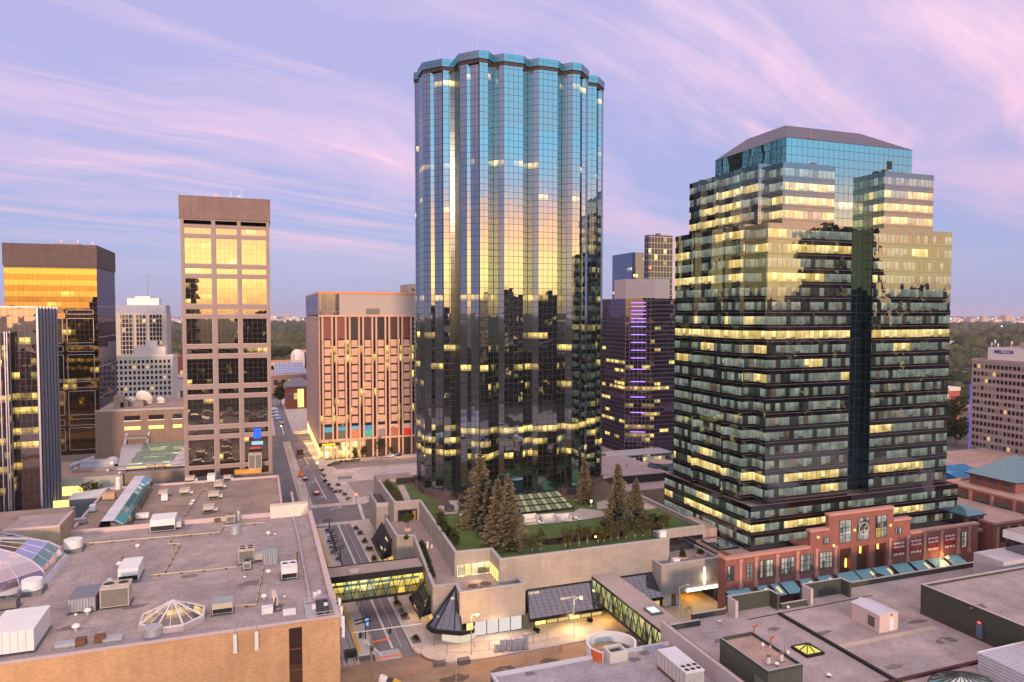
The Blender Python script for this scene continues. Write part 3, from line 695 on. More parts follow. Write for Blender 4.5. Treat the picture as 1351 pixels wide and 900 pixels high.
# ------------------------------------------------------------------ 6. pale hotel tower, white block and tan block between the left towers
def left_background():
    v = 520.0; th = T('hotel_tower', 'distant beige tower with three dark glass bays, white rooftop house and a tall mast', 'tower', (-72, 540, 0))
    BE = surf('beige_precast', (.45, .38, .33), .8, .06)
    gbox('body', th, [BE, ROOF1], -87.8, -57.4, v, v + 26, 0, 64.8, mt=1)
    gbox('top_storey', th, [surf('blue_grey_cladding', (.30, .31, .38), .6), ROOF1], -87.4, -57.8, v + .3, v + 25.5, 64.8, 70.2, mt=1)
    gbox('rooftop_house', th, [WHITE, ROOF1], -81.5, -62.5, v + 6, v + 20, 70.2, 74.8, mt=1)
    gbox('rooftop_house', th, [WHITE, ROOF1], -77, -68, v + 8, v + 18, 74.8, 76.2, mt=1)
    HG = curtain('hotel_bay_glass', 2.0, 2.9, (.4, .42, .5), .35, .42, (.32, .27, .25), (.02, .02, .025), rnd=.03, lcol=(1, .7, .3), lstr=.8, rgrp=1, mh=.5)
    for a, b in ((-84.6, -77.2), (-75.4, -69.4), (-67.8, -60.4)): gbox('window_bay', th, HG, a, b, v - .15, v, 22, 64.0)
    MB().tube((-70.0, v + 12, 76), (-70, v + 12, 92), .18, .08, 6).bar((-71, v + 12, 90), (-69, v + 12, 90), .3).build('radio_mast', surf('mast_red', (.32, .16, .16), .6), th)
    v = 400.0; th = T('office_block', 'white office block with rows of small square windows below the beige tower', 'office block', (-55, 412, 0))
    gbox('body', th, [surf('white_precast', (.66, .60, .57), .7, .06), ROOF1], -68.6, -41.6, v, v + 24, 0, 42.6, mt=1)
    gbox('parapet', th, WHITE, -68.9, -41.3, v - .25, v + .15, 42.6, 43.6)
    gbox('rooftop_house', th, [surf('white_precast', (.66, .60, .57)), ROOF1], -60, -45.5, v + 5, v + 16, 42.6, 47.6, mt=1)
    gbox('rooftop_house', th, [WHITE, ROOF1], -55, -50, v + 7, v + 13, 47.6, 50.4, mt=1)
    grid_windows(th, v - .06, [-67.2 + i * 1.98 for i in range(13)], [40.3 - j * 2.75 for j in range(7)], 1.1, 1.6, [DARKGLASS, BLACK, WARMWIN2], [8, 4, 1])
    # satellite dishes behind the tan block
    for x, y, r, lab in ((190, 511, 3.4, 'big white satellite dish tilted up in front of the white office block'), (174, 519, 1.8, 'smaller grey satellite dish left of the big white dish'), (212, 518, 1.6, 'small pale satellite dish right of the big white dish')):
        u, zz = atv(x, y, 318)
        d = T('satellite_dish', lab, 'satellite dish', (u, 318, 28.5))
        mb = MB(); mb.dome(0, 0, 0, r, r * .35, 14, 4); o = mb.build('reflector', WHITE, d, local=True); o.rotation_euler = (R_(118), 0, R_(-20)); o.location = (0, 0, r * .7)
        MB().bar((-r * .7, 0, -.2), (0, .3, r * .7), .25).bar((r * .7, 0, -.2), (0, .3, r * .7), .25).bar((-r * .8, 0, .0), (r * .8, 0, .0), .3).build('mount', STEEL, d, local=True)
    v = 300.0; th = T('commercial_block', 'low tan brick block with yellow lit shopfronts between the two left towers', 'commercial building', (-40, 312, 0))
    TB = panels('brown_brick', (.27, .19, .155), .6, .25, (.22, .16, .13), .02, .08)
    gbox('body', th, [TB, ROOF2], -58, -18, v, v + 40, 0, 27.8, mt=1)
    gbox('parapet', th, CONC_CAP, -58, -18, v - .1, v + .4, 27.8, 28.5)
    for x0, x1 in ((164, 185), (196, 216), (228, 240)):
        a, b = atv(x0, 552, v)[0], atv(x1, 552, v)[0]; zt, zb = atv(190, 548, v)[1], atv(190, 554, v)[1]
        o = gbox('window', th, DARKGLASS, a, b, v - .05, v, zb, zt); gbox('frame', o, WHITE, a - .3, b + .3, v - .12, v - .06, zb - .35, zb)
        zt, zb = atv(190, 562, v)[1], atv(190, 566.5, v)[1]
        gbox('shop_window', th, WARMWIN, a, b, v - .05, v, zb, zt)
    for x0, x1, y0, y1, k in ((150, 163, 487, 516, 0), (176, 190, 524, 531, 1), (160, 170, 526, 533, 1)):
        u0, zz = atv(x0, y0, v + 14); u1, _ = atv(x1, y0, v + 14)
        tag(MB().box(u0, u1, v + 12, v + 16, 27.8, 27.8 + (4.5 if k == 0 else 2.0)).box(u0 + .3, u1 - .3, v + 12.3, v + 15.7, 27.8 + (4.5 if k == 0 else 2.0), 28.2 + (4.5 if k == 0 else 2.0), 0).build('rooftop_unit', surf('dull_tan', (.3, .24, .2)) if k == 0 else MIDGREY), ['tan rooftop room at left end of the tan block', 'dark rooftop unit by the middle of the tan block roof', 'small dark rooftop unit near left end of tan block'][0 if k == 0 else (1 if x0 == 176 else 2)], 'rooftop unit')
left_background()

# ------------------------------------------------------------------ 7. precast concrete tower beyond the plaza
def concrete_tower():
    u0, v, u1 = 25.0, 320.0, 67.6
    th = T('office_tower', 'pinkish concrete office tower with paired vertical columns and colourful murals along its foot', 'tower', (46, 360, 0))
    PC = surf('pink_precast', (.62, .37, .27), .75, .08, stain=.1)
    WF = panels('pink_precast_side', (.50, .34, .29), 9.0, 3.87, (.10, .07, .06), .05, .04, 0)
    gbox('core_block', th, [BLACK, ROOF1], u0 + .6, u1 - .2, v + 1.2, v + 88, 0, 73.0, mt=1)
    gbox('side_wall', th, WF, u0, u0 + .58, v + 1.2, v + 88, 5, 63.5)
    gbox('top_storey', th, surf('lilac_cladding', (.40, .33, .31), .5, .05), u0 + 9, u1, v + .2, v + 1.1, 64.2, 73.5)
    gbox('top_storey_glass', th, curtain('top_storey_glazing', 2.6, 9.4, (.55, .55, .62), .5, .12, (.35, .25, .2), (.05, .05, .06)), u0 + .4, u0 + 9, v + .2, v + 1.1, 64.2, 73.5)
    gbox('side_glass', th, curtain('side_glazing', 14.0, 9.4, (.62, .62, .76), .7, .5, (.35, .28, .26), (.08, .08, .1)), u0 + .02, u0 + .58, v + 1.2, v + 88, 64.2, 73.4)
    gbox('roof_edge', th, surf('orange_roof_edge', (.65, .26, .10), .6, .05), u0 - .1, u1 + .1, v - .1, v + .5, 73.5, 74.4)
    gbox('roof_edge', th, PC, u0 - .1, u0 + .5, v + .5, v + 88, 73.5, 74.4)
    gbox('ledge', th, PC, u0 - .1, u1 + .1, v - .1, v + 1.1, 63.3, 64.2)
    gbox('vent_panel', th, LOUVRE, 45.6, 51.8, v + .08, v + .18, 64.4, 67)
    DG = curtain('office_slot_glass', 1.05, 3.87, (.35, .35, .4), .3, .05, (.02, .018, .018), (.012, .010, .010), [(r, d) for r, d in ((12, .6), (11, .25), (8, .22), (5, .3), (4, .55), (7, .2), (10, .12), (2, .25))], (1, .7, .16), 1.0, .1, rgrp=2, mh=.35)
    mb = MB(); mb.face([(u0 + .6, v + 1.0, 14.6), (u1 - .2, v + 1.0, 14.6), (u1 - .2, v + 1.0, 52.9), (u0 + .6, v + 1.0, 52.9)]); mb.build('window_wall', DG, th)
    n = 7; W = (u1 - u0 - 1.4) / n
    MURAL = [((.05, .33, .55), (.07, .06, .05)), ((.05, .30, .5), (.10, .10, .07)), ((.10, .35, .6), (.45, .17, .08)), ((.04, .25, .55), (.05, .35, .28)), ((.5, .3, .3), (.2, .16, .2)), ((.55, .36, .34), (.30, .10, .08)), ((.6, .4, .36), (.7, .03, .02))]
    def mural(i, sky, land):
        name = 'mural_paint_%d' % i
        t = NT(name); p = t.uv(); sp = t.n('ShaderNodeSeparateXYZ', {0: p})
        h = t.m('ADD', 10.4 + .4 * (i % 3), t.m('MULTIPLY', t.noise(t.n('ShaderNodeCombineXYZ', {0: sp.outputs[0], 1: float(i)}).outputs[0], .5, 3), 3.2))
        c = t.mix(t.m('LESS_THAN', sp.outputs[1], h), c4(sky, 1.2), t.mix(t.noise(p, 1.3, 4), c4(land, .6), c4(land, 1.9)))
        return t.out(t.bsdf(c, .6))
    for i in range(n + 1):
        c = u0 + .7 + i * W
        for s in (-.9, .9):
            if u0 - .1 < c + s < u1 + .1: gbox('column', th, PC, c + s - .38, c + s + .38, v, v + .98, 0, 63.3)
    for i in range(n):
        a, b = u0 + .7 + i * W + 1.5, u0 + .7 + (i + 1) * W - 1.5
        gbox('tall_panel', th, [surf('maroon_panel', (.20, .06, .05), .5), surf('dark_maroon_panel', (.06, .03, .03), .4), surf('black_panel', (.02, .018, .02), .35)][[0, 0, 2, 1, 2, 1, 0][i]], a - .25, b + .25, v + .75, v + .95, 53.6, 63.3)
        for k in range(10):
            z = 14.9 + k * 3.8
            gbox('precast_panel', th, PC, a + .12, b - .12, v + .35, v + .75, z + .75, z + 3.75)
            gbox('dark_sill_band', th, BLACK, a - .3, b + .3, v + .62, v + .8, z + .1, z + .7)  # black band below each precast panel
        gbox('mural', th, mural(i, *MURAL[i]), a - .6, b + .6, v + .5, v + .8, 8.9, 14.2)
    gbox('beam', th, PC, u0, u1, v + .1, v + .9, 8.0, 8.85)
    gbox('shopfront', th, curtain('shopfront_glass', 1.8, 3.6, (.5, .5, .5), .15, .15, (.05, .05, .05), (.2, .15, .06), rnd=.75, lcol=(1, .78, .32), lstr=1.3, rgrp=1), u0 + .6, u0 + 20, v + .9, v + 1.1, .2, 7.8)
    gbox('shopfront', th, surf('dark_arcade', (.05, .035, .03), .6), u0 + 20, u1 - .3, v + .9, v + 1.1, .2, 7.8)
    for i in range(9): # warm arcade lights along the side street
        y = v + 3 + i * 9.5
        gbox('arcade_light', th, emit('arcade_glow', (1, .62, .14), 3.0), u0 - .06, u0 + .3, y, y + 2.2, .6, 4.8)
    gbox('side_soffit', th, PC, u0 - .3, u0 + .58, v + 1.2, v + 88, 5.0, 5.6)
    sm = MB()
    for k in range(12):
        for j in range(14): sm.box(u0 - .03, u0 + .2, v + 3 + j * 6.1, v + 4.2 + j * 6.1, 9.6 + k * 3.87, 10.2 + k * 3.87)
    o = sm.build('side_window', BLACK, th); o['kind'] = 'stuff'
    sg = T('ticker_sign', 'black street corner sign with a row of orange lights on the concrete tower', 'sign', (26.6, v - .6, 6.2))
    gbox('case', sg, BLACK, u0 - .6, u0 + 8.4, v - .5, v - .1, 6.0, 7.4)
    mb = MB()
    for k in range(6): mb.box(u0 + 1.0 + k * .95, u0 + 1.7 + k * .95, v - .56, v - .52, 6.35, 7.05)
    mb.build('light_row', emit('ticker_orange', (1, .42, .02), 3), sg)
    v2 = 420.0
    th = T('apartment_tower', 'narrow pinkish tower with a ladder of small dark windows behind the concrete tower', 'tower', (93, 432, 0))
    gbox('body', th, [surf('pale_pink_precast', (.52, .36, .29), .8, .06), ROOF1], 84.8, 112, v2, v2 + 24, 0, 82.3, mt=1)
    grid_windows(th, v2 - .05, [88.0, 91.5], [79 - i * 2.95 for i in range(25)], 1.7, 1.2, [DARKGLASS, BLACK], [1, 1])
concrete_tower()
# ------------------------------------------------------------------ 8. towers and low blocks to the right and behind
def purple_tower():
    th = T('office_tower', 'dark violet tower with purple light strips and a blank pink rooftop box', 'tower', (165, 285, 2))
    poly = [(153.2, 305), (153.4, 277.6), (164.7, 271.5), (192, 271.5), (192, 305)]
    VG = curtain('violet_banded_glass', 1.5, 1.9, (.44, .42, .60), .55, .06, (.10, .07, .09), (.03, .022, .032), [(int(z / 1.9), d) for z, d in ((57, .25), (47.5, .45), (41.8, .5), (38, .2), (32.3, .4), (30.4, .75), (24.7, .5), (19, .2), (15.2, .7), (11.4, .3), (7.6, .25))], (1, .72, .2), 1.2, 0, .006, .02, rgrp=3, mh=.5)
    mb = MB(); s = 0
    for i, j in ((0, 1), (2, 3), (3, 4), (4, 0)):
        a, b = poly[i], poly[j]; L = math.dist(a, b)
        mb.face([(*a, 0), (*b, 0), (*b, 71.4), (*a, 71.4)], 0, [(s, 0), (s + L, 0), (s + L, 71.4), (s, 71.4)]); s += 150
    mb.build('curtain_wall', VG, th)
    MB().face([(*p, 70.9) for p in inset(poly, .2)]).build('roof', ROOF1, th)
    a, b = Vector((*poly[1], 0)), Vector((*poly[2], 0)); L = (b - a).length
    BG = curtain('corner_bay_grid', L / 7, 1.9, (.5, .45, .5), .45, .16, (.36, .25, .27), (.03, .02, .03), [(16, .9), (10, .7), (7, .8), (5, .8), (21, .5), (12, .4)], (1, .7, .25), .7, .04, .006, .02, rgrp=2, mh=.14)
    mb = MB(); mb.face([a + Vector((0, 0, 1.5)), b + Vector((0, 0, 1.5)), b + Vector((0, 0, 71.6)), a + Vector((0, 0, 71.6))], 0, [(0, 1.5), (L, 1.5), (L, 71.6), (0, 71.6)]); mb.build('corner_bay', BG, th)
    d = (b - a).normalized(); n = Vector((d.y, -d.x, 0))
    NE = emit('purple_light_strip', (.42, .20, 1), 1.6)
    for y in (399.5, 404.4, 410, 414.6, 420.4, 424.9, 431, 441.6, 451.9, 462.2, 472.6, 487.4, 503.8, 524.3, 545, 570.8):
        z = 65 + (413 - y) * 312 / 930
        p, q = a + d * L * .2 + n * .15, a + d * L * .7 + n * .15
        MB().bar(p + Vector((0, 0, z)), q + Vector((0, 0, z)), .18, 0, .34).build('light_strip', NE, th)
    PB = surf('pink_cladding', (.66, .50, .46), .7, .05)
    MB().prism([(155.6, 292), (155.6, 281.5), (166.8, 275.6), (174.5, 275.6), (174.5, 292)], 70.9, 80.2).build('rooftop_box', PB, th)
    MB().prism([(152.6, 306), (152.6, 277.2), (164.5, 270.8), (193, 270.8), (193, 306)], 0, 1.6).build('plinth', PB, th)
purple_tower()
def right_background():
    v = 360.0
    th = T('office_tower', 'smooth blue glass tower with a pale right face behind the violet tower', 'tower', (215, 372, 0))
    BL = curtain('blue_glass_wall', 1.5, 1.9, (.45, .55, .78), .6, .05, (.12, .14, .2), (.03, .05, .10), [(47, .6), (40, .1)], (1, .85, .6), .9, 0, .004, .01, rgrp=4)
    PL = curtain('pale_glass_wall', 1.5, 1.9, (.50, .55, .75), .35, .05, (.25, .22, .26), (.10, .10, .15), rnd=.02, wob=.004, rgrp=2)
    def two(th, u0, u1, v0, v1, z, ms, mw_):
        mb = MB(); mb.face([(u0, v0, 0), (u1, v0, 0), (u1, v0, z), (u0, v0, z)]); mb.build('front_curtain_wall', ms, th)
        mb = MB(); mb.face([(u0, v1, 0), (u0, v0, 0), (u0, v0, z), (u0, v1, z)]); mb.build('side_curtain_wall', mw_, th)
        gbox('roof', th, ROOF1, u0 + .1, u1, v0 + .1, v1, z - .7, z - .3)
        gbox('end_wall', th, MIDGREY, u1 - .1, u1, v0 + .1, v1, 0, z - .8)
    two(th, 203.1, 226, v, 384, 99.9, PL, BL)
    th = T('apartment_tower', 'taller dark tower with a white window grid rising behind the blue glass tower', 'tower', (202, 340, 0))
    GW = curtain('white_grid_wall', 1.9, 3.1, (.25, .30, .36), .3, .22, (.36, .31, .34), (.012, .014, .018), rnd=.03, rgrp=1, mh=.3)
    two(th, 196.2, 210.8, 330, 334.5, 106.6, GW, GW)
    gbox('rooftop_house', th, BROWN, 202, 204, 331, 333, 106.0, 107.6)
    for u, z in ((199.6, 94.4), (196.4, 88.6)): gbox('site_light', th, REDLAMP if u > 195 else LAMP, u, u + .9, 329.6, 329.9, z, z + 1)
    gbox('concrete_core', th, [surf('pale_lilac_wall', (.45, .40, .43)), ROOF1], 210.8, 215.5, 331, 342, 0, 105.2, mt=1)
    th = T('office_tower', 'blue glass tower squeezed between the white grid tower and the stepped black tower', 'tower', (228, 350, 0))
    two(th, 219.8, 246, 345, 372, 99.2, curtain('deep_blue_wall', 1.5, 1.9, (.5, .52, .66), .55, .05, (.2, .18, .22), (.03, .03, .05), rnd=.06, wob=.004, rgrp=2), BL)
    # Melcor-type slab
    U = 278.5
    th = T('office_block', 'mauve office slab with punched windows and a white rooftop house carrying blue lettering', 'office block', (290, 190, 4))
    MP = surf('mauve_precast', (.40, .295, .285), .75, .07, stain=.08)
    gbox('body', th, [MP, ROOF1], U, U + 28, 158, 210, 9.5, 45.6, mt=1)
    gbox('parapet', th, MP, U - .2, U + .3, 158, 210.2, 45.0, 46.2); gbox('parapet', th, MP, U + .3, U + 28, 209.8, 210.2, 45.6, 46.2)
    grid_windows(th, U - .04, [208.6 - i * 1.62 for i in range(14)], [43.2 - j * 2.93 for j in range(12)], 1.05, 1.55, [BLACK, DARKGLASS, WARMWIN2, surf('drawn_blind', (.25, .2, .16))], [10, 6, 1, 2], axis='x')
    for i in range(8): gbox('column', th, MP, U, U + 1, 208.8 - i * 5.2, 209.6 - i * 5.2, 4, 9.5)
    gbox('ground_floor', th, DARKGREY, U + 2.5, U + 27, 159, 208, 4, 9.5)
    gbox('edge_light', th, emit('blue_edge_light', (.12, .13, .9), .7), U - .1, U + .1, 210.22, 210.5, 8, 36)
    gbox('rooftop_house', th, [surf('white_stucco', (.70, .62, .62), .7, .05), ROOF1], U + 2.5, U + 20, 170, 205.2, 45.4, 51.0, mt=1)
    gbox('rooftop_house', th, [MP, ROOF1], U + 5, U + 16, 170, 194, 51.0, 53.4, mt=1)
    text_mesh('MELCOR', 2.0, th, (U + 2.44, 198.6, 49.3), surf('navy_lettering', (.02, .03, .22), .5), rz=-90, bold=.05)
    for y, h in ((204.6, 53), (203.2, 54), (202, 52.6), (196.5, 53.8)):
        MB().tube((U + 3.5, y, 50.8), (U + 3.5, y, h), .1, .08, 6).bar((U + 3.3, y - .35, h - 1.2), (U + 3.3, y - .35, h), .4).build('antenna', WHITE, th)
    # red brick complex across the side street
    B2 = T('brick_building', 'long low red brick building with dark shop windows and a big blue-green pyramid roof', 'building', (195, 140, 0))
    gbox('body', B2, [REDBRICK, ROOF4], 187.6, 260, 108, 150, 0, 15.4, mt=1)
    gbox('parapet', B2, REDCAP, 187.4, 187.9, 108, 150, 15.4, 16.0); gbox('parapet', B2, REDCAP, 187.9, 260, 149.7, 150.2, 15.4, 16.0)
    for k in range(6):
        y = 146.5 - k * 6.2
        gbox('window', B2, DARKGLASS, 187.52, 187.62, y - 4.4, y - .6, 10.8, 14)
        gbox('pilaster', B2, REDCAP, 187.2, 187.62, y + .2, y + .9, 9, 15.3)
    PY = curtain('blue_green_roof_glass', 1.3, 1.3, (.5, .7, .78), .55, .1, (.12, .2, .22), (.03, .10, .12), wob=.01)
    def pyramid(th, u0, u1, v0, v1, zb, zt, mat, wall, wb):
        c = ((u0 + u1) / 2, (v0 + v1) / 2, zt)
        mb = MB()
        for a, b in (((u0, v0), (u1, v0)), ((u1, v0), (u1, v1)), ((u1, v1), (u0, v1)), ((u0, v1), (u0, v0))): mb.face([(*a, zb), (*b, zb), c])
        mb.build('pyramid_roof', mat, th); gbox('eave', th, DARKGREY, u0 + .02, u1 - .02, v0 + .02, v1 - .02, zb - .4, zb - .01)
        if wall: gbox('drum', th, wall, u0 + .8, u1 - .8, v0 + .8, v1 - .8, wb, zb - .4)
    pyramid(B2, 193.9, 214, 132.6, 147.5, 18.6, 24.4, PY, REDBRICK, 15.4)
    for k in range(3): gbox('drum_window', B2, DARKGLASS, 194.62, 194.72, 134.5 + k * 4.2, 136.8 + k * 4.2, 16.2, 17.6)
    B1 = T('brick_building', 'red brick shop wing right of the posters, with pilasters and a flat pink roof', 'building', (180, 125, 0))
    gbox('body', B1, [REDBRICK, ROOF4], 170.6, 187.2, 121.9, 152, 0, 12.6, mt=1)
    gbox('east_body', B1, [REDBRICK, ROOF4], 187.2, 240, 121.9, 126, 0, 12.6, mt=1)
    gbox('parapet', B1, REDCAP, 170.4, 240, 121.6, 122.2, 12.6, 13.2); gbox('parapet', B1, REDCAP, 170.4, 170.9, 122.2, 140, 12.6, 13.2)
    for k in range(5):
        gbox('pilaster', B1, REDCAP, 171.6 + k * 3.9, 172.1 + k * 3.9, 121.62, 121.9, 6.5, 12.0)
        o = gbox('window', B1, DARKGLASS, 173 + k * 3.9, 174.8 + k * 3.9, 121.84, 121.94, 8, 11.6)
    KI = T('roof_kiosk', 'small square kiosk with a blue pyramid roof beside the stepped glass tower', 'kiosk', (169, 129, 11))
    pyramid(KI, 165.6, 172.6, 125.2, 131.5, 14.3, 16.4, PY, None, 11)
    gbox('glass_wall', KI, DARKGLASS, 166.6, 171.8, 126.0, 130.8, 11, 13.9); 
    for u in (166.3, 171.6): gbox('brick_pier', KI, REDBRICK, u, u + .7, 125.7, 126.5, 11, 13.9)
    B3 = T('brick_building', 'far low brown brick roof in front of the mauve slab', 'building', (245, 185, 0))
    gbox('body', B3, [surf('dull_brick', (.26, .12, .10)), ROOF4], 218, 300, 172, 205, 0, 9.6, mt=1)
    SO = T('glass_canopy', 'bright blue glazed canopy roof on the low brick building beside the banded tower', 'canopy', (222, 168, 9))
    MB().face([(214, 165, 11.2), (228, 165, 11.2), (228, 174, 13.2), (214, 174, 13.2)]).face([(214, 174, 13.2), (228, 174, 13.2), (228, 174, 9.6), (214, 174, 9.6)]).face([(214, 174, 9.6), (214, 165, 9.6), (214, 165, 11.2), (214, 174, 13.2)]).face([(214, 165, 9.6), (228, 165, 9.6), (228, 165, 11.2), (214, 165, 11.2)]).build('glazing', curtain('bright_blue_canopy', 1.2, 1.2, (.4, .7, .95), .5, .1, (.1, .25, .4), (.03, .2, .42)), SO)
    RB = T('brick_building', 'tall narrow red and white building beyond the trees left of the mauve slab', 'building', (330, 300, 0))
    u0, z1 = atv(1243, 513, 300); u1, _ = atv(1266, 513, 300); ue = atv(1252, 500, 300)[0]
    gbox('white_half', RB, WHITE, u0 - 6, ue, 300, 318, 0, z1 + .5); gbox('brick_half', RB, [surf('bright_red_brick', (.36, .09, .06)), WHITE], ue + .01, u1, 299.8, 318, 0, z1 - 1.5, mt=1)
    gbox('cornice', RB, OFFWHITE, ue, u1 + .2, 299.5, 318.2, z1 - 1.5, z1 + .6)
    for k in range(3):
        for j in range(2): gbox('window', RB, DARKGLASS, ue + 2 + j * 2.2, ue + 3.2 + j * 2.2, 299.7, 299.8, z1 - 7 - k * 5.4, z1 - 4.6 - k * 5.4)
    # low roofs behind the garden, and the round brick drum
    LR = T('commercial_block', 'low flat lilac roof over a dark band and tan wall behind the garden', 'commercial building', (128, 215, 0))
    gbox('body', LR, surf('tan_stucco', (.42, .29, .22)), 108, 137.5, 203, 246, 0, 6.2)
    gbox('upper_storey', LR, [surf('dark_brown_band', (.05, .035, .04), .5), ROOF3], 108.5, 135.2, 212.5, 245, 6.2, 9.0, mt=1)
    gbox('roof_edge', LR, CONC_CAP, 108.3, 135.4, 212.3, 212.7, 9.0, 9.35); gbox('lower_roof', LR, ROOF3, 108.2, 137.4, 203.2, 212.2, 6.21, 6.4)
    tag(MB().cyl(126, 226, 9, 9.9, .3, n=8).cyl(126, 226, 9.9, 10.2, .5, n=8).build('roof_vent', STEEL), 'lone white vent on the low lilac roof behind the garden', 'vent')
    DR = T('rotunda', 'round red brick drum with a dark faceted glass roof beside the banded tower', 'rotunda', (137.4, 220, 0))
    MB().cyl(137.8, 222, 0, 6.2, 7, n=24).build('brick_drum', REDBRICK, DR)
    MB().cyl(137.8, 222, 6.2, 7.0, 6.2, n=12, smooth=False).cyl(137.8, 222, 7.0, 10.6, 6.2, 4.2, n=12, smooth=False).build('glass_roof', curtain('rotunda_glass', 1.6, 1.6, (.4, .45, .48), .4, .12, (.04, .04, .05), (.02, .03, .035)), DR)
    MB().cyl(137.8, 222, 10.61, 10.8, 4.3, n=12).build('roof_cap', surf('tan_cap', (.45, .33, .26)), DR)
    AR = T('glass_arcade', 'pale framed glass arcade lit from inside at the foot of the violet tower', 'arcade', (150, 262, 0))
    gbox('glazing', AR, curtain('arcade_glass', 1.8, 2.2, (.5, .5, .5), .25, .22, (.55, .45, .42), (.06, .05, .05), rnd=.3, lcol=(1, .75, .4), lstr=.7, rgrp=2, mh=.2), 134.5, 165, 258, 268, 0, 5.4)
    gbox('roof', AR, CONC_CAP, 134, 165.5, 257.5, 268.5, 5.4, 5.8)
    gbox('ramp_wall', AR, surf('tan_stucco', (.42, .29, .22)), 116, 134, 258, 262, 0, 7.2)
right_background()

# ------------------------------------------------------------------ 9. the garden podium
GRASS = surf('lawn_grass', (.085, .135, .030), .9, .3, .5, .22, 9.0)
SOIL = surf('garden_soil', (.13, .085, .06), .95, .25, 1.2)
PAVE = panels('terrace_paving', (.34, .26, .235), 1.5, 1.5, (.22, .17, .15), .03, .06)
def garden_podium():
    th = T('garden_podium', 'grey concrete podium with stepped parapets and a lawn on its roof', 'building', (60, 160, 0))
    low = [(32.4, 137.2), (37.0, 136.6), (36.6, 132.2), (50.4, 132.0), (50.4, 144), (38.6, 144), (41, 187.4), (31.4, 187.4), (31.4, 171.3), (35.4, 170.6)]
    MB().prism(low, 3.6, 9.0, 0, 1, bottom=True).build('lower_block', [CONC, PAVE], th)
    lowi = [(33.6, 138), (38.2, 137.5), (38.2, 133.4), (50.0, 133.2), (50.0, 144), (41, 187), (32.2, 187), (32.2, 172), (36.4, 171.3)]
    MB().prism(lowi, 0, 3.59).build('ground_floor', DARKGREY, th)
    MB().wall([(31.4, 187.4), (31.4, 171.3), (35.4, 170.6), (32.4, 137.2), (37.0, 136.6), (36.6, 132.2), (50.4, 132.0), (50.4, 135.55)], .5, 9.0, 9.95).build('parapet', CONC, th)
    MB().wall([(31.3, 187.5), (31.3, 171.2), (35.3, 170.5), (32.3, 137.1), (36.9, 136.5), (36.5, 132.1), (50.5, 131.9), (50.5, 135.5)], .65, 9.955, 10.08).build('coping', CONC_CAP, th)
    up = [(40.4, 186.6), (38.6, 143.2), (46.4, 142.6), (46.1, 135.6), (86.5, 135.6), (86.5, 141.2), (100, 141.2), (100, 222), (33.6, 222), (33.6, 186.9)]
    MB().prism(up, 7.0, 13.0, 0, 1).build('garden_block', [CONC, SOIL], th)
    upi = [(41.2, 187.5), (41.2, 144.5), (47.2, 144.5), (47.2, 137.5), (81.5, 137.5), (81.5, 142), (99.5, 142), (99.5, 221), (34.5, 221), (34.5, 188)]
    MB().prism(upi, 0, 6.99).build('ground_floor', surf('lobby_dark', (.06, .05, .045), .5), th)
    ring = [(33.6, 214), (33.6, 186.9), (40.4, 186.6), (38.6, 143.2), (46.4, 142.6), (46.1, 135.6), (86.5, 135.6), (86.5, 141.2), (100, 141.2), (100, 176)]
    MB().wall(ring, .5, 13.0, 14.2).build('parapet', CONC, th)
    MB().wall([(p[0] - .06, p[1] - .06) for p in ring], .65, 14.205, 14.33).build('coping', CONC_CAP, th)
    gbox('stair_tower', th, [CONC, DARKGREY], 30.2, 33.5, 195, 209, 3.6, 11.2, mt=1)
    MB().wall([(30.2, 209), (30.2, 195), (33.5, 195)], .4, 11.2, 12.2).build('parapet', CONC_CAP, th)
    gbox('back_wall', th, [CONC, PAVE], 33.6, 45, 214.5, 222, 13.0, 14.0, mt=1); gbox('dark_back_wall', th, BLACK, 39, 49, 212.0, 212.5, 13.0, 14.6)
    # big blank wall reaches lower between the canopies
    gbox('lower_wall', th, CONC, 67.1, 72.6, 135.62, 136.6, 3.0, 6.98)
    # glazed openings
    o = gbox('glazed_front', th, office_band('terrace_room_windows', 1.45, 2.3, 9.25, .12, pal=[(0, (.9, .8, .6)), (.4, (1, .85, .5)), (.6, (1, .6, .15)), (.8, (.9, .75, .5)), (1, (.25, .2, .12))], base=1.15, lfloor=1, lseg=.3), 38.95, 46.1, 142.46, 142.60, 9.1, 11.6)
    o2 = gbox('glazed_side', th, WARMWIN, 46.04, 46.14, 136.4, 142.3, 9.3, 11.6)
    for k in range(5): gbox('mullion', o2, DARKGREY, 45.96, 46.03, 136.4 + k * 1.4, 136.55 + k * 1.4, 9.3, 11.6)
    gbox('patio_opening', th, BLACK, 34.6, 39.8, 186.5, 186.62, 9.1, 12.0)
    gbox('timber_door', th, surf('timber', (.35, .17, .07)), 38.6, 39.4, 186.4, 186.5, 9.1, 11.6)
    gbox('terrace_glazing', th, DARKGLASS, 89.5, 99.2, 141.08, 141.2, 9.1, 12.2)
    gbox('east_annex', th, [panels('annex_panels', (.33, .24, .21), 2.6, 8, (.2, .14, .13), .05, .05, 0), ROOF4], 100.02, 103.6, 141.6, 152, 9, 13.2, mt=1)
    # east block over the garage
    e = [(82.1, 131.8), (97.2, 131.8), (97.2, 141.15), (86.6, 141.15), (86.6, 135.55), (82.1, 135.55)]
    MB().prism(e, 3.3, 9.0, 0, 1).build('east_block', [CONC, PAVE], th)
    MB().wall([(82.1, 135.5), (82.1, 131.8), (97.2, 131.8), (97.2, 141.1)], .5, 9.0, 9.85).build('parapet', CONC, th)
    MB().wall([(82.0, 135.5), (82.0, 131.7), (97.3, 131.7), (97.3, 141.1)], .65, 9.86, 9.98).build('coping', CONC_CAP, th)
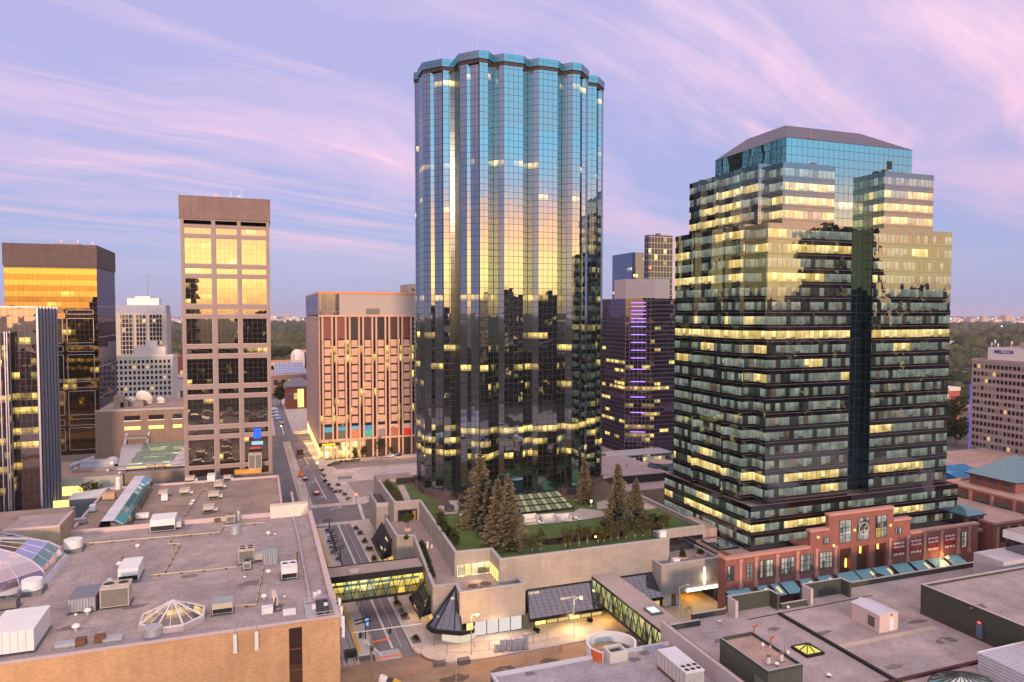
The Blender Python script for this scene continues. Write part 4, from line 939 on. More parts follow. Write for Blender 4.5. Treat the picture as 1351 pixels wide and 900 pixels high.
    gbox('garage_wall', th, surf('garage_wall', (.5, .34, .16)), 87.4, 96.6, 139.0, 139.4, 0, 3.28); gbox('garage_wall', th, surf('garage_wall', (.5, .34, .16)), 87.0, 87.3, 132.2, 139.4, 0, 3.28)
    gbox('garage_pier', th, DARKGREY, 96.4, 97.2, 131.8, 132.6, 0, 3.28)
    gbox('shopfront', th, OFFWHITE, 83.2, 87.0, 132.6, 133.0, .3, 3.2); gbox('door', th, DARKGLASS, 85.2, 86.4, 132.5, 132.58, .2, 2.9)
    LW = emit('white_tube_light', (1, .90, .66), 5)
    gbox('wall_light', th, LW, 93.0, 93.35, 131.66, 131.79, 4.4, 8.2); gbox('canopy_light', th, LW, 88.6, 97.0, 131.5, 131.79, 3.25, 3.75)
    # white shop windows at the street corner
    WW = emit('white_shop_window', (1, .90, .84), .55)
    for k in range(4): gbox('shop_window', th, WW, 40.1 + k * 2.52, 42.38 + k * 2.52, 132.95, 133.12, .4, 3.2)
    for a, b in (((33.4, 133.6), (35.0, 132.2)), ((35.1, 132.1), (36.3, 131.3)), ((36.4, 131.2), (38.2, 131.4)), ((38.3, 131.5), (40.0, 132.7))):
        A, B = Vector((*a, 0)), Vector((*b, 0)); d = (B - A).normalized(); n_ = Vector((d.y, -d.x, 0)) * .1
        MB().prism([A + n_, B + n_, B - n_, A - n_], .3, 2.6).build('shop_window', emit('warm_white_shop_window', (1, .84, .62), .55), th)
    gbox('entrance_panel', th, surf('olive_panel', (.22, .19, .12)), 50.2, 53.0, 133.0, 133.2, .2, 3.3)
    # dark glass wedge over the corner entrance
    ax = (37.0, 136.3, 9.7); bl, br, bc, bw = (30.9, 134.6, 3.1), (36.6, 130.4, 3.1), (35.0, 130.3, 3.1), (31.6, 132.6, 3.1)
    KG = curtain('skylight_glass', 1.3, .62, (.62, .66, .78), .5, .10, (.03, .03, .035), (.02, .022, .03), rnd=.05, lcol=(1, .75, .35), lstr=.8, wob=.01, mh=.05)
    wm = MB(); wm.face([bl, bw, ax]); wm.face([bw, bc, ax]); wm.face([bc, br, ax]); wm.face([br, (36.6, 132.1, 3.1), ax]); wm.face([(32.5, 137.0, 3.2), bl, ax])
    wm.build('corner_skylight', KG, th)
    rm = MB()
    pts = [(32.4, 137.0), (30.7, 134.7), (31.4, 132.4), (36.2, 129.6), (38.8, 130.0), (38.8, 132.0)]
    for i in range(5): rm.bar((*pts[i], 2.95), (*pts[i + 1], 2.95), .5, 0, .75)
    for p in (bl, bw, bc, br): rm.bar(p, ax, .28)
    rm.build('skylight_rim', BLACK, th)
    gbox('entrance_light', th, emit('orange_entrance_light', (1, .45, .12), 2.0), 37.4, 38.6, 129.72, 129.86, 3.2, 4.6)
    # sloping glass canopies on the south and west sides
    for (u0, u1, va, vb, cut) in ((50.6, 67.05, 135.5, 130.3, 1.6), (72.65, 82.0, 135.5, 131.0, 0.0)):
        c = MB(); c.face([(u0 + cut * .0, vb, 3.3), (u1, vb, 3.3), (u1, va, 7.0), (u0 + cut, va, 7.0)]); c.face([(u0 + cut, va, 7.0), (u0, vb, 3.3), (u0, vb, 3.05), (u0 + cut, va, 3.05)])
        c.build('glass_canopy', KG, th)
        f = MB(); f.box(u0 - .15, u1, vb - .3, vb - .02, 2.75, 3.35); f.bar((u0 + cut, va, 7.05), (u1, va, 7.05), .3); f.bar((u0, vb, 3.3), (u0 + cut, va, 7.0), .3); f.build('canopy_gutter', BLACK, th)
        for k in range(int((u1 - u0) / 2.6)):
            gbox('shop_window', th, WARMWIN2 if k % 3 else WARMWIN, u0 + 2.7 + k * 2.6, u0 + 5.0 + k * 2.6, 133.6, 133.75, .3, 2.9)
        gbox('shop_back', th, DARKGREY, u0 + .4, u1, 133.8, 134.2, 0, 3.05)
    for v0, v1 in ((176, 193), (139, 150)):
        w_ = 31.3 if v0 > 170 else 33.0
        MB().face([(w_ - 2.6, v0, 3.2), (w_, v0 + 1.5, 7.4), (w_, v1, 7.4), (w_ - 2.6, v1, 3.2)][::-1]).face([(w_ - 2.6, v0, 3.2), (w_ - 2.6, v0, 2.9), (w_, v0 + 1.5, 2.9), (w_, v0 + 1.5, 7.4)]).build('glass_canopy', KG, th)
        MB().box(w_ - 2.9, w_ - 2.62, v0 - .1, v1, 2.7, 3.3).bar((w_ - 2.6, v0, 3.2), (w_, v0 + 1.5, 7.4), .3).build('canopy_gutter', BLACK, th)
        gbox('shop_window', th, WARMWIN2, w_ + .2, w_ + .3, v0 + 1, v1 - 1, .3, 2.8)
    # lawn, paths
    def sheet(name, pts, z, mat): S(name, MB().face([(p[0], p[1], z) for p in pts]), mat)
    g = lambda x, y: at(x, y, 13.0)
    sheet('lawn', [(40.2, 145), (47.2, 144), (47.5, 138.4), (85.2, 138.4), (86, 143), (99.3, 143), (99.3, 172), (84, 178), (62, 178), (50, 180), (42, 186), (41.2, 165)], 13.05, GRASS)
    sheet('lawn', [(35.5, 208), (42.5, 188.5), (48, 185), (46, 189), (43.2, 196), (43.2, 207.5), (40.5, 212), (37, 212)], 13.05, GRASS)
    PA = surf('pale_path', (.46, .38, .34), .85, .1)
    sheet('path', [g(690, 694), g(762, 687.5), g(800, 681), g(800, 675), g(765, 671), g(757, 676), g(690, 680)], 13.09, PA)
    sheet('path', [g(788, 672.5), g(812, 670), g(800, 660), g(787, 663)], 13.09, PA)
    sheet('path', [g(848, 657), g(872, 670), g(852, 673), g(838, 663)], 13.09, PA)
    sheet('path', [g(498 + 26, 641), g(533, 640), g(543, 661.5), g(534, 661.5)], 13.09, PA)
    sheet('path', [g(578, 668), g(606, 666.5), g(604, 678), g(582, 679)], 13.09, PA)
    sheet('path', [g(592, 661), g(606, 660.5), g(611, 670), g(597, 670)], 13.08, surf('pale_stone_patch', (.5, .42, .37)))
    # greenhouse-like skylight
    sk = T('garden_skylight', 'low sloping glasshouse skylight with a black frame on the lawn', 'skylight', (70, 170, 13))
    GG = emit('skylight_panels', (.60, .62, .40), .20)
    A, B, C_, D = Vector((63.0, 168.2, 13.5)), Vector((78.0, 168.2, 13.5)), Vector((76.5, 175.5, 16.4)), Vector((63.6, 175.5, 16.4))
    gl = MB(); 
    for r in range(3):
        f0, f1 = r / 3, (r + 1) / 3
        for k in range(10):
            p = lambda s, f: (A + (B - A) * s).lerp(D + (C_ - D) * s, f)
            a, b, c, d = p(k / 10 + .008, f0 + .04), p((k + 1) / 10 - .008, f0 + .04), p((k + 1) / 10 - .008, f1 - .03), p(k / 10 + .008, f1 - .03)
            gl.face([a, b, c, d], k % 2)
    gl.build('panes', [GG, emit('skylight_panels_bright', (.85, .80, .45), .32)], sk)
    fm = MB()
    for k in range(11): fm.bar((A + (B - A) * k / 10) - Vector((0, 0, .06)), (D + (C_ - D) * k / 10) - Vector((0, 0, .06)), .14, 0, .3)
    for r in range(4): fm.bar(A.lerp(D, r / 3) - Vector((0, 0, .1)), B.lerp(C_, r / 3) - Vector((0, 0, .1)), .2, 0, .4)
    fm.build('frame', BLACK, sk)
    MB().face([A - Vector((0, 0, .5)), A, D, D - Vector((0, 0, 3.4))]).face([B, B - Vector((0, 0, .5)), C_ - Vector((0, 0, 3.4)), C_]).face([C_ - Vector((0, 0, 3.4)), D - Vector((0, 0, 3.4)), D, C_]).build('side_wall', DARKGREY, sk)
    # cabanas, loungers, lanterns
    CREAM = surf('cream_fabric', (.66, .60, .55), .8, .06)
    for i, x in enumerate((700, 724, 744)):
        u, v = at(x, 687.5, 13.05)
        cb = T('garden_cabana', ['leftmost cream garden cabana beside the spruces', 'middle cream garden cabana in front of the glasshouse skylight', 'rightmost cream garden cabana nearest the path crossing'][i], 'cabana', (u, v, 13.05), 'cream cabanas on the terrace')
        MB().box(-1.9, 1.9, 1.0, 1.3, 0, 1.5).box(-1.9, -1.6, -.8, 1.0, 0, 1.3).box(1.6, 1.9, -.8, 1.0, 0, 1.3).build('shell', CREAM, cb, local=True)
        MB().box(-1.6, 1.6, -.6, 1.0, 0, .45).build('seat', OFFWHITE, cb, local=True)
        MB().box(1.95, 2.5, -.2, .8, 0, .8).build('side_cushion', BLACK, cb, local=True)
    for i, (x, y) in enumerate(((713, 690.5), (743.5, 687.5), (761.5, 685.5))):
        u, v = at(x, y, 13.05)
        lo = T('sun_lounger', ['white sun lounger on the lawn, farthest from the path crossing', 'white sun lounger on the lawn, middle one of three', 'white sun lounger on the lawn, nearest the path crossing'][i], 'sun lounger', (u, v - .6, 13.05), 'white loungers on the lawn', R_(25))
        MB().box(-.35, .35, -.9, .5, .28, .38).build('seat', WHITE, lo, local=True)
        MB().face([(-.35, .5, .38), (.35, .5, .38), (.35, 1.0, .8), (-.35, 1.0, .8)]).face([(.35, .5, .3), (-.35, .5, .3), (-.35, 1.0, .72), (.35, 1.0, .72)]).build('backrest', WHITE, lo, local=True)
        MB().box(-.3, -.22, -.8, -.7, 0, .28).box(.22, .3, -.8, -.7, 0, .28).box(-.3, -.22, .4, .5, 0, .28).box(.22, .3, .4, .5, 0, .28).build('leg_frame', BLACK, lo, local=True)
    for i, (x, y) in enumerate(((608, 687), (780, 669))):
        u, v = at(x, y, 13.05)
        la = T('garden_lantern', ['yellow banded garden lantern standing on the striped lawn by the shrubs', 'yellow banded garden lantern near the single slim spruce'][i], 'lantern', (u, v, 13.05), 'yellow garden lanterns')
        MB().cyl(0, 0, 0, .25, .35, n=10).build('base', CONC_CAP, la, local=True); MB().cyl(0, 0, .25, 1.2, .13, n=8).build('post', YELLOWP, la, local=True); MB().cyl(0, 0, 1.2, 1.9, .26, .3, n=10).build('lamp_head', emit('lantern_glow', (1, .72, .5), 1.6) if i else WHITE, la, local=True)
    u, v = at(594, 675.5, 13.1)
    tag(MB().box(u - 1.1, u + 1.1, v, v + 1.8, 13.1, 14.5).box(u - .95, u + .95, v + .15, v + 1.65, 14.5, 14.6).build('vent_box', DARKGREY), 'square dark grey vent box on a pale pad on the lawn', 'vent')
    pl = T('planter_wall', 'long black raised planting bed along the lawn behind the row of small trees', 'planter', (62, 143, 13))
    P1, P2 = at(722, 719, 13.1), at(817, 701, 13.1)
    MB().prism([P1, (P2[0], P1[1] - .4), (P2[0], P1[1] + 1.2), (P1[0] - 1.0, P1[1] + 1.2)], 13.05, 14.4).build('bed_wall', BLACK, pl)
    MB().face([(P1[0] - .6, P1[1] + .2, 14.42), (P2[0] - .3, P1[1] - .1, 14.42), (P2[0] - .3, P1[1] + 1.0, 14.42), (P1[0] - .8, P1[1] + 1.0, 14.42)]).build('soil', SOIL, pl)
    for x, y, lab, mat in ((913, 698, 'white box on top of the long concrete wall at its right end', WHITE), (899.5, 744, 'white box on the edge of the small right terrace', WHITE)):
        u, v = at(x, y, 14.3 if y < 720 else 9.9)
        z = 14.33 if y < 720 else 9.0
        u = 84.6 if y < 720 else 86.0; v = 136.4 if y < 720 else 132.9
        tag(MB().box(u, u + 1.6, v, v + 1.0, z, z + 1.3).box(u - .06, u + 1.66, v - .06, v + 1.06, z + 1.3, z + 1.4).build('utility_box', mat), lab, 'box')
    # round planters
    def planter(x, y, z, r, lab, bush):
        u, v = at(x, y, z); p = T('round_planter', lab, 'planter', (u, v, z), 'round concrete planters')
        MB().cyl(0, 0, 0, .9, r * .86, r, n=20).build('tub', surf('peach_concrete', (.55, .38, .30), .8, .08), p, local=True)
        MB().cyl(0, 0, .901, .93, r * .9, n=20).build('soil', SOIL, p, local=True)
        if bush:
            mb = MB(); leaf_cloud(mb, (0, 0, 1.2 + bush / 2), (r * .75, r * .75, bush), 160, .28); mb.build('shrub', LEAF_D, p, local=True)
    planter(624, 779, 9.0, 1.3, 'left of two empty round planters on the corner terrace', 0)
    planter(641, 776, 9.0, 1.35, 'right of two empty round planters on the corner terrace', 0)
    planter(901, 739, 9.0, 1.1, 'round planter with a tall shrub on the small right terrace', 1.4)
    planter(924, 735, 9.0, 1.3, 'wide round planter with a low plant on the small right terrace', .4)
    # terrace fittings
    u, v = at(564, 723, 9.0)
    tag(MB().cyl(u, v, 9, 10.2, .3, .22, n=8).cyl(u, v, 10.2, 10.6, .3, .05, n=8).cyl(u + 1, v - .2, 9, 9.7, .25, n=8).build('garden_statue', WHITE), 'small white ornament on the narrow terrace walk', 'ornament')
    return th
# ------------------------------------------------------------------ plants
LEAF_D = leafmat('dark_shrub_leaves', (.028, .042, .014), (.07, .07, .026))
LEAF_G = leafmat('green_tree_leaves', (.035, .060, .014), (.10, .10, .030))
LEAF_B = leafmat('brown_green_leaves', (.055, .06, .024), (.135, .11, .05))
NEEDLE = leafmat('spruce_needles', (.125, .115, .068), (.31, .245, .155))
LEAF_GREY = leafmat('grey_green_leaves', (.10, .095, .06), (.20, .155, .09))
BARK = surf('bark', (.14, .09, .06), .9, .25, 2.0)
def leaf_cloud(mb, c, r, n, size, m=0):
    lobes = []
    for k in range(7):
        a = random.random() * 6.283; q = random.random()
        lobes.append((math.cos(a) * .5 * q ** .5, math.sin(a) * .5 * q ** .5, random.uniform(-.45, .5), random.uniform(.38, .62)))
    for _ in range(n):
        lx, ly, lz, lr = random.choice(lobes)
        d = Vector((random.gauss(0, 1), random.gauss(0, 1), random.gauss(0, 1))).normalized() * lr * random.uniform(.45, 1.0) ** .6
        p = Vector(((lx + d.x) * r[0] + c[0], (ly + d.y) * r[1] + c[1], (lz + d.z) * r[2] + c[2]))
        a = Vector((random.gauss(0, 1), random.gauss(0, 1), random.gauss(0, .7))).normalized(); b = a.cross(Vector((random.gauss(0, 1), random.gauss(0, 1), random.gauss(0, 1)))).normalized()
        s = size * random.uniform(.6, 1.35)
        mb.face([p - a * s, p + b * s * .55, p + a * s, p - b * s * .55], m)
def spruce(mb, h, R, seed):
    rnd = random.Random(seed); n = 23
    for k in range(n):
        f = k / n; z = h * (.05 + .93 * f); rr = R * (1 - f) ** .82 + .12
        nb = max(5, int(11 * (1 - f) + 4)); ph = rnd.random() * 6.28
        for b in range(nb):
            a = ph + 6.283 * b / nb + rnd.uniform(-.25, .25); L = rr * rnd.uniform(.62, 1.18); dr = rnd.uniform(.12, .42)
            dx, dy = math.cos(a), math.sin(a); seg = max(3, int(L / .36))
            for s in range(1, seg + 1):
                q = s / seg; rad = L * q
                p = Vector((dx * rad, dy * rad, z - dr * rad + .25 * rad * q + rnd.uniform(-.1, .1)))
                w = (.34 + .42 * (1 - q)) * (.7 + .5 * R / 4) * rnd.uniform(.8, 1.2)
                t_ = Vector((-dy, dx, rnd.uniform(-.5, .5))).normalized(); o = Vector((dx, dy, rnd.uniform(-.5, .35))).normalized()
                mb.face([p - t_ * w, p - o * w * .5, p + t_ * w, p + o * w * 1.25])
                if q > .35:
                    mb.face([p - o * w * .8 + Vector((0, 0, .06)), p + Vector((dx * .1, dy * .1, -w * .75)), p + o * w, p + Vector((0, 0, w * .45))])
    mb.face([(0, -.15, h * .95), (.15, .1, h * .95), (0, 0, h * 1.04)]); mb.face([(.15, -.1, h * .95), (-.15, .1, h * .95), (0, 0, h * 1.04)])
    for k in range(6):       # dark fill core added so that the crown is not see-through
        z0, z1 = h * (.06 + k * .14), h * (.06 + (k + 1) * .14); r0, r1 = R * .5 * (1 - z0 / h), R * .5 * (1 - z1 / h)
        mb.cyl(0, 0, z0, z1, r0, max(r1, .05), n=9, m=1, cap=False, smooth=False)
CORE = surf('dark_crown_fill', (.035, .028, .018), .95, .3)
def make_spruce(lab, x, y, tx, ty, R, seed, proto=None):
    u, v = at(x, y, 13.0)
    dep = u * _f[0] + v * _f[1]; h = (y - ty) * dep / F_ * 1.0
    t_ = T('spruce_tree', lab, 'spruce', (u, v, 13.0), 'spruces on the roof lawn', seed * 1.3)
    mb = MB(); spruce(mb, h, R, seed); mb.build('crown', [NEEDLE, CORE], t_, local=True)
    MB().cyl(0, 0, 0, h * .5, .3, .12, n=8).build('trunk', BARK, t_, local=True)
    return t_
def garden_plants():
    make_spruce('tallest spruce at left of the front clump on the lawn', 634, 693, 629, 593, 5.2, 1)
    make_spruce('spruce at right front of the clump, beside the glasshouse skylight', 671, 722, 670, 625, 4.3, 2)
    make_spruce('spruce in the middle of the front clump, second tallest', 657, 719, 657, 627, 3.8, 3)
    make_spruce('short broad spruce at the back of the front clump', 645, 706, 648, 633, 3.0, 4)
    make_spruce('slim lone spruce standing by the foot of the scalloped tower', 771, 664, 771, 600, 2.5, 5)
    make_spruce('taller spruce of the right pair on the lawn', 815, 687, 814, 608, 3.5, 6)
    make_spruce('shorter spruce of the right pair on the lawn', 839, 688, 837, 629, 2.6, 7)
    def shrub(x, y, z, r, h, mat, lab, n=420, s=.3, grp=None, name='shrub'):
        u, v = at(x, y, z); o = T(name, lab, 'shrub', (u, v, z), grp)
        mb = MB(); leaf_cloud(mb, (0, 0, h * .52), (r * 1.15, r * 1.0, h * .62), n, s); mb.build('foliage', mat, o, local=True)
        MB().cyl(0, 0, 0, h * .5, .1, .06, n=6).build('stem', BARK, o, local=True)
    shrub(612, 676, 13, 2.2, 5.2, LEAF_GREY, 'grey conical bush at the left foot of the tallest spruce')
    shrub(580, 688, 13, 1.5, 3.2, LEAF_GREY, 'bare grey bush next to the square vent box'); shrub(583, 700, 13, 1.5, 3.0, LEAF_D, 'dark bush along the west wall, farthest from the corner', grp='dark bushes along the west wall')
    shrub(591, 708, 13, 1.7, 3.0, LEAF_D, 'dark bush along the west wall, second from the corner', grp='dark bushes along the west wall'); shrub(599, 718, 13, 1.9, 3.2, LEAF_D, 'largest dark bush along the west wall, at the corner', grp='dark bushes along the west wall')
    shrub(676, 727, 13, 1.6, 2.4, LEAF_D, 'round low shrub in front of the spruce clump', 300); shrub(660, 730, 13, 1.0, 1.5, LEAF_B, 'small brown shrub by the parapet below the spruce clump', 160, .24)
    for x, y, r, h, lab in ((800, 700, 1.9, 3.2, 'grey bush left below the right pair of spruces'), (828, 699, 2.4, 4.2, 'large grey-purple bush between the right pair of spruces'), (850, 697, 1.9, 3.4, 'grey bush right below the right pair of spruces')):
        shrub(x, y, 13, r, h, LEAF_GREY, lab, 520)
    shrub(864, 694, 13, 1.7, 2.8, LEAF_D, 'dark rounded bush right of the spruce pair'); shrub(876, 693, 13, 1.5, 2.4, LEAF_D, 'lower dark bush at the right end of the shrub bed')
    # row of young multi-stem trees along the south parapet
    row = [(702, 728, 4.2), (713, 727, 5.2), (746, 724, 5.0), (752, 722, 4.2), (764, 721, 5.2), (775, 720, 4.4), (789, 717, 4.2), (797, 716, 4.6), (806, 714, 4.8), (815, 712, 4.4), (826, 711, 4.8), (838, 710, 5.0), (848, 709, 4.6), (858, 707, 5.0), (868, 706, 4.6), (876, 704.5, 4.8)]
    for i, (x, y, h) in enumerate(row):
        u, v = at(x, y, 13.0)
        words = ['first', 'second', 'third', 'fourth', 'fifth', 'sixth', 'seventh', 'eighth', 'ninth', 'tenth', 'eleventh', 'twelfth', 'thirteenth', 'fourteenth', 'fifteenth', 'last'][i]
        tr = T('young_tree', 'young pale-stemmed tree behind the long parapet, %s from the left of the row' % words, 'tree', (u, max(v, 137.2), 13.0), 'young trees along the south parapet')
        mb = MB(); leaf_cloud(mb, (0, 0, h * .55), (1.5, 1.1, h * .50), 420, .24); mb.build('crown', LEAF_B, tr, local=True)
        sm = MB()
        for k in range(3): sm.tube((.1 * k - .1, 0, 0), (.3 * k - .3, random.uniform(-.2, .2), h * .65), .05, .02, 5)
        sm.build('trunk', surf('pale_bark', (.42, .31, .23), .9), tr, local=True)
    u, v = at(774, 716, 13.0); la = T('garden_lamp', 'glowing yellow lamp among the young trees behind the long parapet', 'lamp', (u, 138.3, 13.0))
    MB().cyl(0, 0, 0, 2.6, .05, n=6).build('post', BLACK, la, local=True); MB().dome(0, 0, 2.6, .22, .3, 8, 3).build('lamp_head', LAMP, la, local=True)
    # hedges
    def hedge(lab, p, w_, h, z):
        o = T('hedge', lab, 'hedge', (p[0][0], p[0][1], z)); mb = MB()
        for (a, b) in zip(p[:-1], p[1:]):
            L = math.dist(a, b); n = int(L / .7)
            for k in range(n + 1):
                q = k / max(n, 1); leaf_cloud(mb, (a[0] + (b[0] - a[0]) * q, a[1] + (b[1] - a[1]) * q, z + h * .5), (w_ * .75, .8, h * .62), 60, .22)
        mb.build('foliage', LEAF_D if h < 1.7 else LEAF_B, o)
        bm = MB()
        for a, b in zip(p[:-1], p[1:]): bm.bar((a[0], a[1], z + .2), (b[0], b[1], z + .2), w_ * 1.3, 0, .4)
        bm.build('bed', SOIL, o)
    hedge('dark clipped hedge along the inside of the west parapet', [(36.2, 165), (33.9, 143.5)], 1.1, 1.6, 9.0)
    hedge('tall brown hedge on the back corner of the roof garden', [(35.3, 209), (36.0, 190)], 1.7, 2.6, 13.0)
    u, v = at(538, 700, 9.0)
    tr = T('patio_tree', 'small green tree in a planter on the back patio', 'tree', (u, v, 9.0))
    mb = MB(); leaf_cloud(mb, (0, 0, 3.2), (2.0, 2.0, 1.7), 420, .28); mb.build('crown', LEAF_G, tr, local=True)
    MB().tube((0, 0, 0), (.1, 0, 2.2), .12, .07, 6).tube((.05, 0, 1.6), (.8, .3, 3.2), .06, .03, 5).tube((.05, 0, 1.6), (-.7, -.2, 3.1), .06, .03, 5).build('trunk', BARK, tr, local=True)
    MB().cyl(0, 0, 0, .7, 1.0, n=16).build('tub', surf('peach_concrete', (.55, .38, .30)), tr, local=True)
    shrub(536, 712, 9, .9, 1.2, LEAF_D, 'low bush in a box below the patio tree', 160, .22)
garden_podium()
garden_plants()
# ------------------------------------------------------------------ 10. red brick front under the banded tower
def brick_front():
    v = 123.2
    th = T('brick_podium', 'red brick shop front with a stepped central gable, pilasters and three tall portals', 'building', (128, 126, 0))
    ARCH = surf('dark_brick_recess', (.10, .035, .025), .8)
    # wall pieces around the three tall portals
    P = [(123.4, 126.6), (128.3, 131.9), (133.6, 137.2)]
    def wall(u0, u1, z0, z1, dv=0.0): gbox('wall', th, [REDBRICK, REDCAP], u0, u1, v - dv, v + 1.0, z0, z1, mt=1)
    wall(92.4, 120.0, 0, 12.7); wall(139.1, 167.0, 0, 12.7)
    wall(114.8, 120.0, 12.7, 16.3); wall(139.1, 144.4, 12.7, 16.3)
    wall(120.0, 139.1, 11.5, 19.4); edges = [120.0] + [x for p in P for x in p] + [139.1]
    for i in range(0, 8, 2): wall(edges[i], edges[i + 1], 0, 11.5)
    for a, b in P: gbox('portal_recess', th, ARCH, a, b, v + .95, v + 3.0, 0, 11.5)
    gbox('side_wall', th, REDBRICK, 92.4, 93.0, v + 1.0, 125.8, 0, 12.7); gbox('side_wall', th, REDBRICK, 93.0, 97.4, 125.3, 125.8, 0, 11.4); gbox('side_wall', th, REDBRICK, 97.4, 97.9, 125.8, 131.8, 0, 11.6); gbox('gable_back', th, REDBRICK, 114.8, 144.4, v + 1.0, 129.6, 12.0, 12.7)
    gbox('roof', th, ROOF4, 93.0, 170, v + 1.0, 125.29, 10.4, 11.0); gbox('roof', th, ROOF4, 97.9, 170, 125.3, 129.85, 10.4, 11.0); gbox('roof', th, ROOF4, 97.3, 104.0, 129.86, 141.1, 10.4, 11.0)
    for u0, u1, z in ((92.2, 114.8, 12.7), (144.4, 167.2, 12.7), (114.6, 120, 16.3), (139.1, 144.6, 16.3), (119.8, 139.3, 19.4)):
        gbox('coping', th, REDCAP, u0, u1, v - .18, v + 1.1, z, z + .5)
    gbox('coping', th, REDCAP, 92.2, 93.1, v + 1.1, 125.9, 12.7, 13.2)
    gbox('roof_hatch', th, mirror('pale_rooflight', (.8, .8, .9), .8, (.2, .2, .25)), 98.0, 103, 133.0, 139.5, 11.3, 11.5); gbox('roof_hatch_frame', th, BLACK, 97.7, 103.3, 132.7, 139.8, 11.0, 11.3)
    for u in (96.2, 100.2, 105.8, 111.3, 116.6, 122.0, 138.2, 143.7, 149.1, 154.6, 160.2, 163.9):
        mb = MB().box(u - .32, u + .32, v - .2, v - .01, 7.2, 11.9).box(u - .55, u + .55, v - .3, v - .02, 6.1, 7.2).box(u - .5, u + .5, v - .28, v - .02, 11.9, 12.5)
        mb.build('pilaster', REDCAP, th)
    BW = office_band('brick_front_windows', .85, 3.7, 7.8, .18, pal=[(0, (.75, .68, .58)), (.5, (.6, .56, .5)), (.75, (.35, .33, .3)), (.9, (.05, .05, .05)), (1, (.7, .55, .35))], base=.72, lfloor=.3, lseg=.2, lstr=1.0)
    def window(u0, u1, z0, z1, nx, nz):
        o = gbox('window', th, BW, u0, u1, v - .03, v + .0 - .005, z0, z1); f = MB()
        for k in range(nx + 1): f.box(u0 + (u1 - u0) * k / nx - .07, u0 + (u1 - u0) * k / nx + .07, v - .1, v - .035, z0, z1)
        for k in range(nz + 1): f.box(u0 - .07, u1 + .07, v - .12, v - .101, z0 + (z1 - z0) * k / nz - .06, z0 + (z1 - z0) * k / nz + .06)
        f.build('frame', DARKGREY, o)
    for u0, u1, z0, z1, nx, nz in ((92.9, 94.5, 8.1, 11.3, 2, 3), (97.7, 99.4, 8.1, 11.3, 2, 3), (101.3, 104.8, 7.8, 11.5, 4, 3), (106.8, 110.4, 7.8, 11.4, 4, 3), (112.2, 115.7, 7.8, 11.4, 4, 3), (117.6, 121.1, 7.8, 11.4, 4, 3), (118.5, 120.2, 13.2, 14.7, 2, 1), (123.0, 126.4, 13.0, 18.1, 2, 3), (128.3, 131.7, 13.0, 18.1, 2, 3), (133.7, 137.1, 13.0, 18.1, 2, 3), (139.9, 141.6, 13.2, 14.7, 1, 1), (161.3, 163.0, 7.7, 11.5, 2, 3)): window(u0, u1, z0, z1, nx, nz)
    ck = MB()
    for k in range(24):
        a, b = 2 * math.pi * k / 24, 2 * math.pi * (k + 1) / 24
        ck.bar((130 + math.cos(a) * 1.4, v - .25, 15.6 + math.sin(a) * 1.4), (130 + math.cos(b) * 1.4, v - .25, 15.6 + math.sin(b) * 1.4), .16)
    ck.bar((130, v - .25, 15.6), (130.8, v - .25, 16.5), .12).bar((130, v - .25, 15.6), (130.1, v - .25, 14.5), .12)
    ck.build('clock_ring', OFFWHITE, th)
    for u, z, k in ((121.4, 12.6, 0), (127.4, 15.5, 0), (138.2, 15.5, 0), (125.9, 7.0, 1), (130.1, 9.8, 1), (135.4, 10.2, 1), (116.9, 15.0, 0)):
        gbox('wall_lamp', th, WARMWIN if k == 0 else emit('portal_light', (1, .55, .08), 2.5), u - .18, u + .18, v - .3 if k == 0 else v + .7, v - .03 if k == 0 else v + .9, z - .2, z + (.25 if k == 0 else 1.8))
    RP = surf('poster_maroon', (.24, .02, .025), .6, .04); RW = surf('poster_white', (.72, .66, .64), .6, .03); RR = surf('poster_red', (.62, .05, .05), .6, .03)
    pos = ['leftmost', 'second from left', 'third from left', 'rightmost']
    for i, u in enumerate((141.0, 146.4, 151.85, 157.35)):
        p = T('poster', 'maroon fitness club poster with white script lettering on red brick, %s of four' % pos[i], 'poster', (u, v - .06, 7.9), 'fitness posters on the brick wall')
        gbox('panel', p, RP, u - 1.75, u + 1.75, v - .07, v - .02, 7.9, 11.4)
        w_ = [.5, .35, .6, .3, .5, .45]; x = u - 1.6
        for q in w_: gbox('white_block', p, RW, x, x + q - .06, v - .085, v - .072, 10.75, 11.2); x += .55
        x = u - 1.6
        for q in reversed(w_): gbox('white_block', p, RW, x, x + q - .04, v - .085, v - .072, 8.05, 8.6); x += .55
        text_mesh('GoodLife', .85, p, (u, v - .085, 10.1), RW, bold=.018, ext=.01, shear=.25); text_mesh('FITNESS', .56, p, (u, v - .085, 9.25), RR, bold=.012, ext=.01)
    # teal awnings along the shop front
    AW = stripes('teal_awning', (.05, .30, .36), (.20, .38, .42), .5, .72, 0, .35)
    AL = emit('awning_glint', (1, .62, .25), .9)  # glint put in as glowing patches on some awnings
    k = 0
    names = ['first', 'second', 'third', 'fourth', 'fifth', 'sixth', 'seventh', 'eighth', 'ninth', 'tenth', 'eleventh', 'twelfth', 'last']
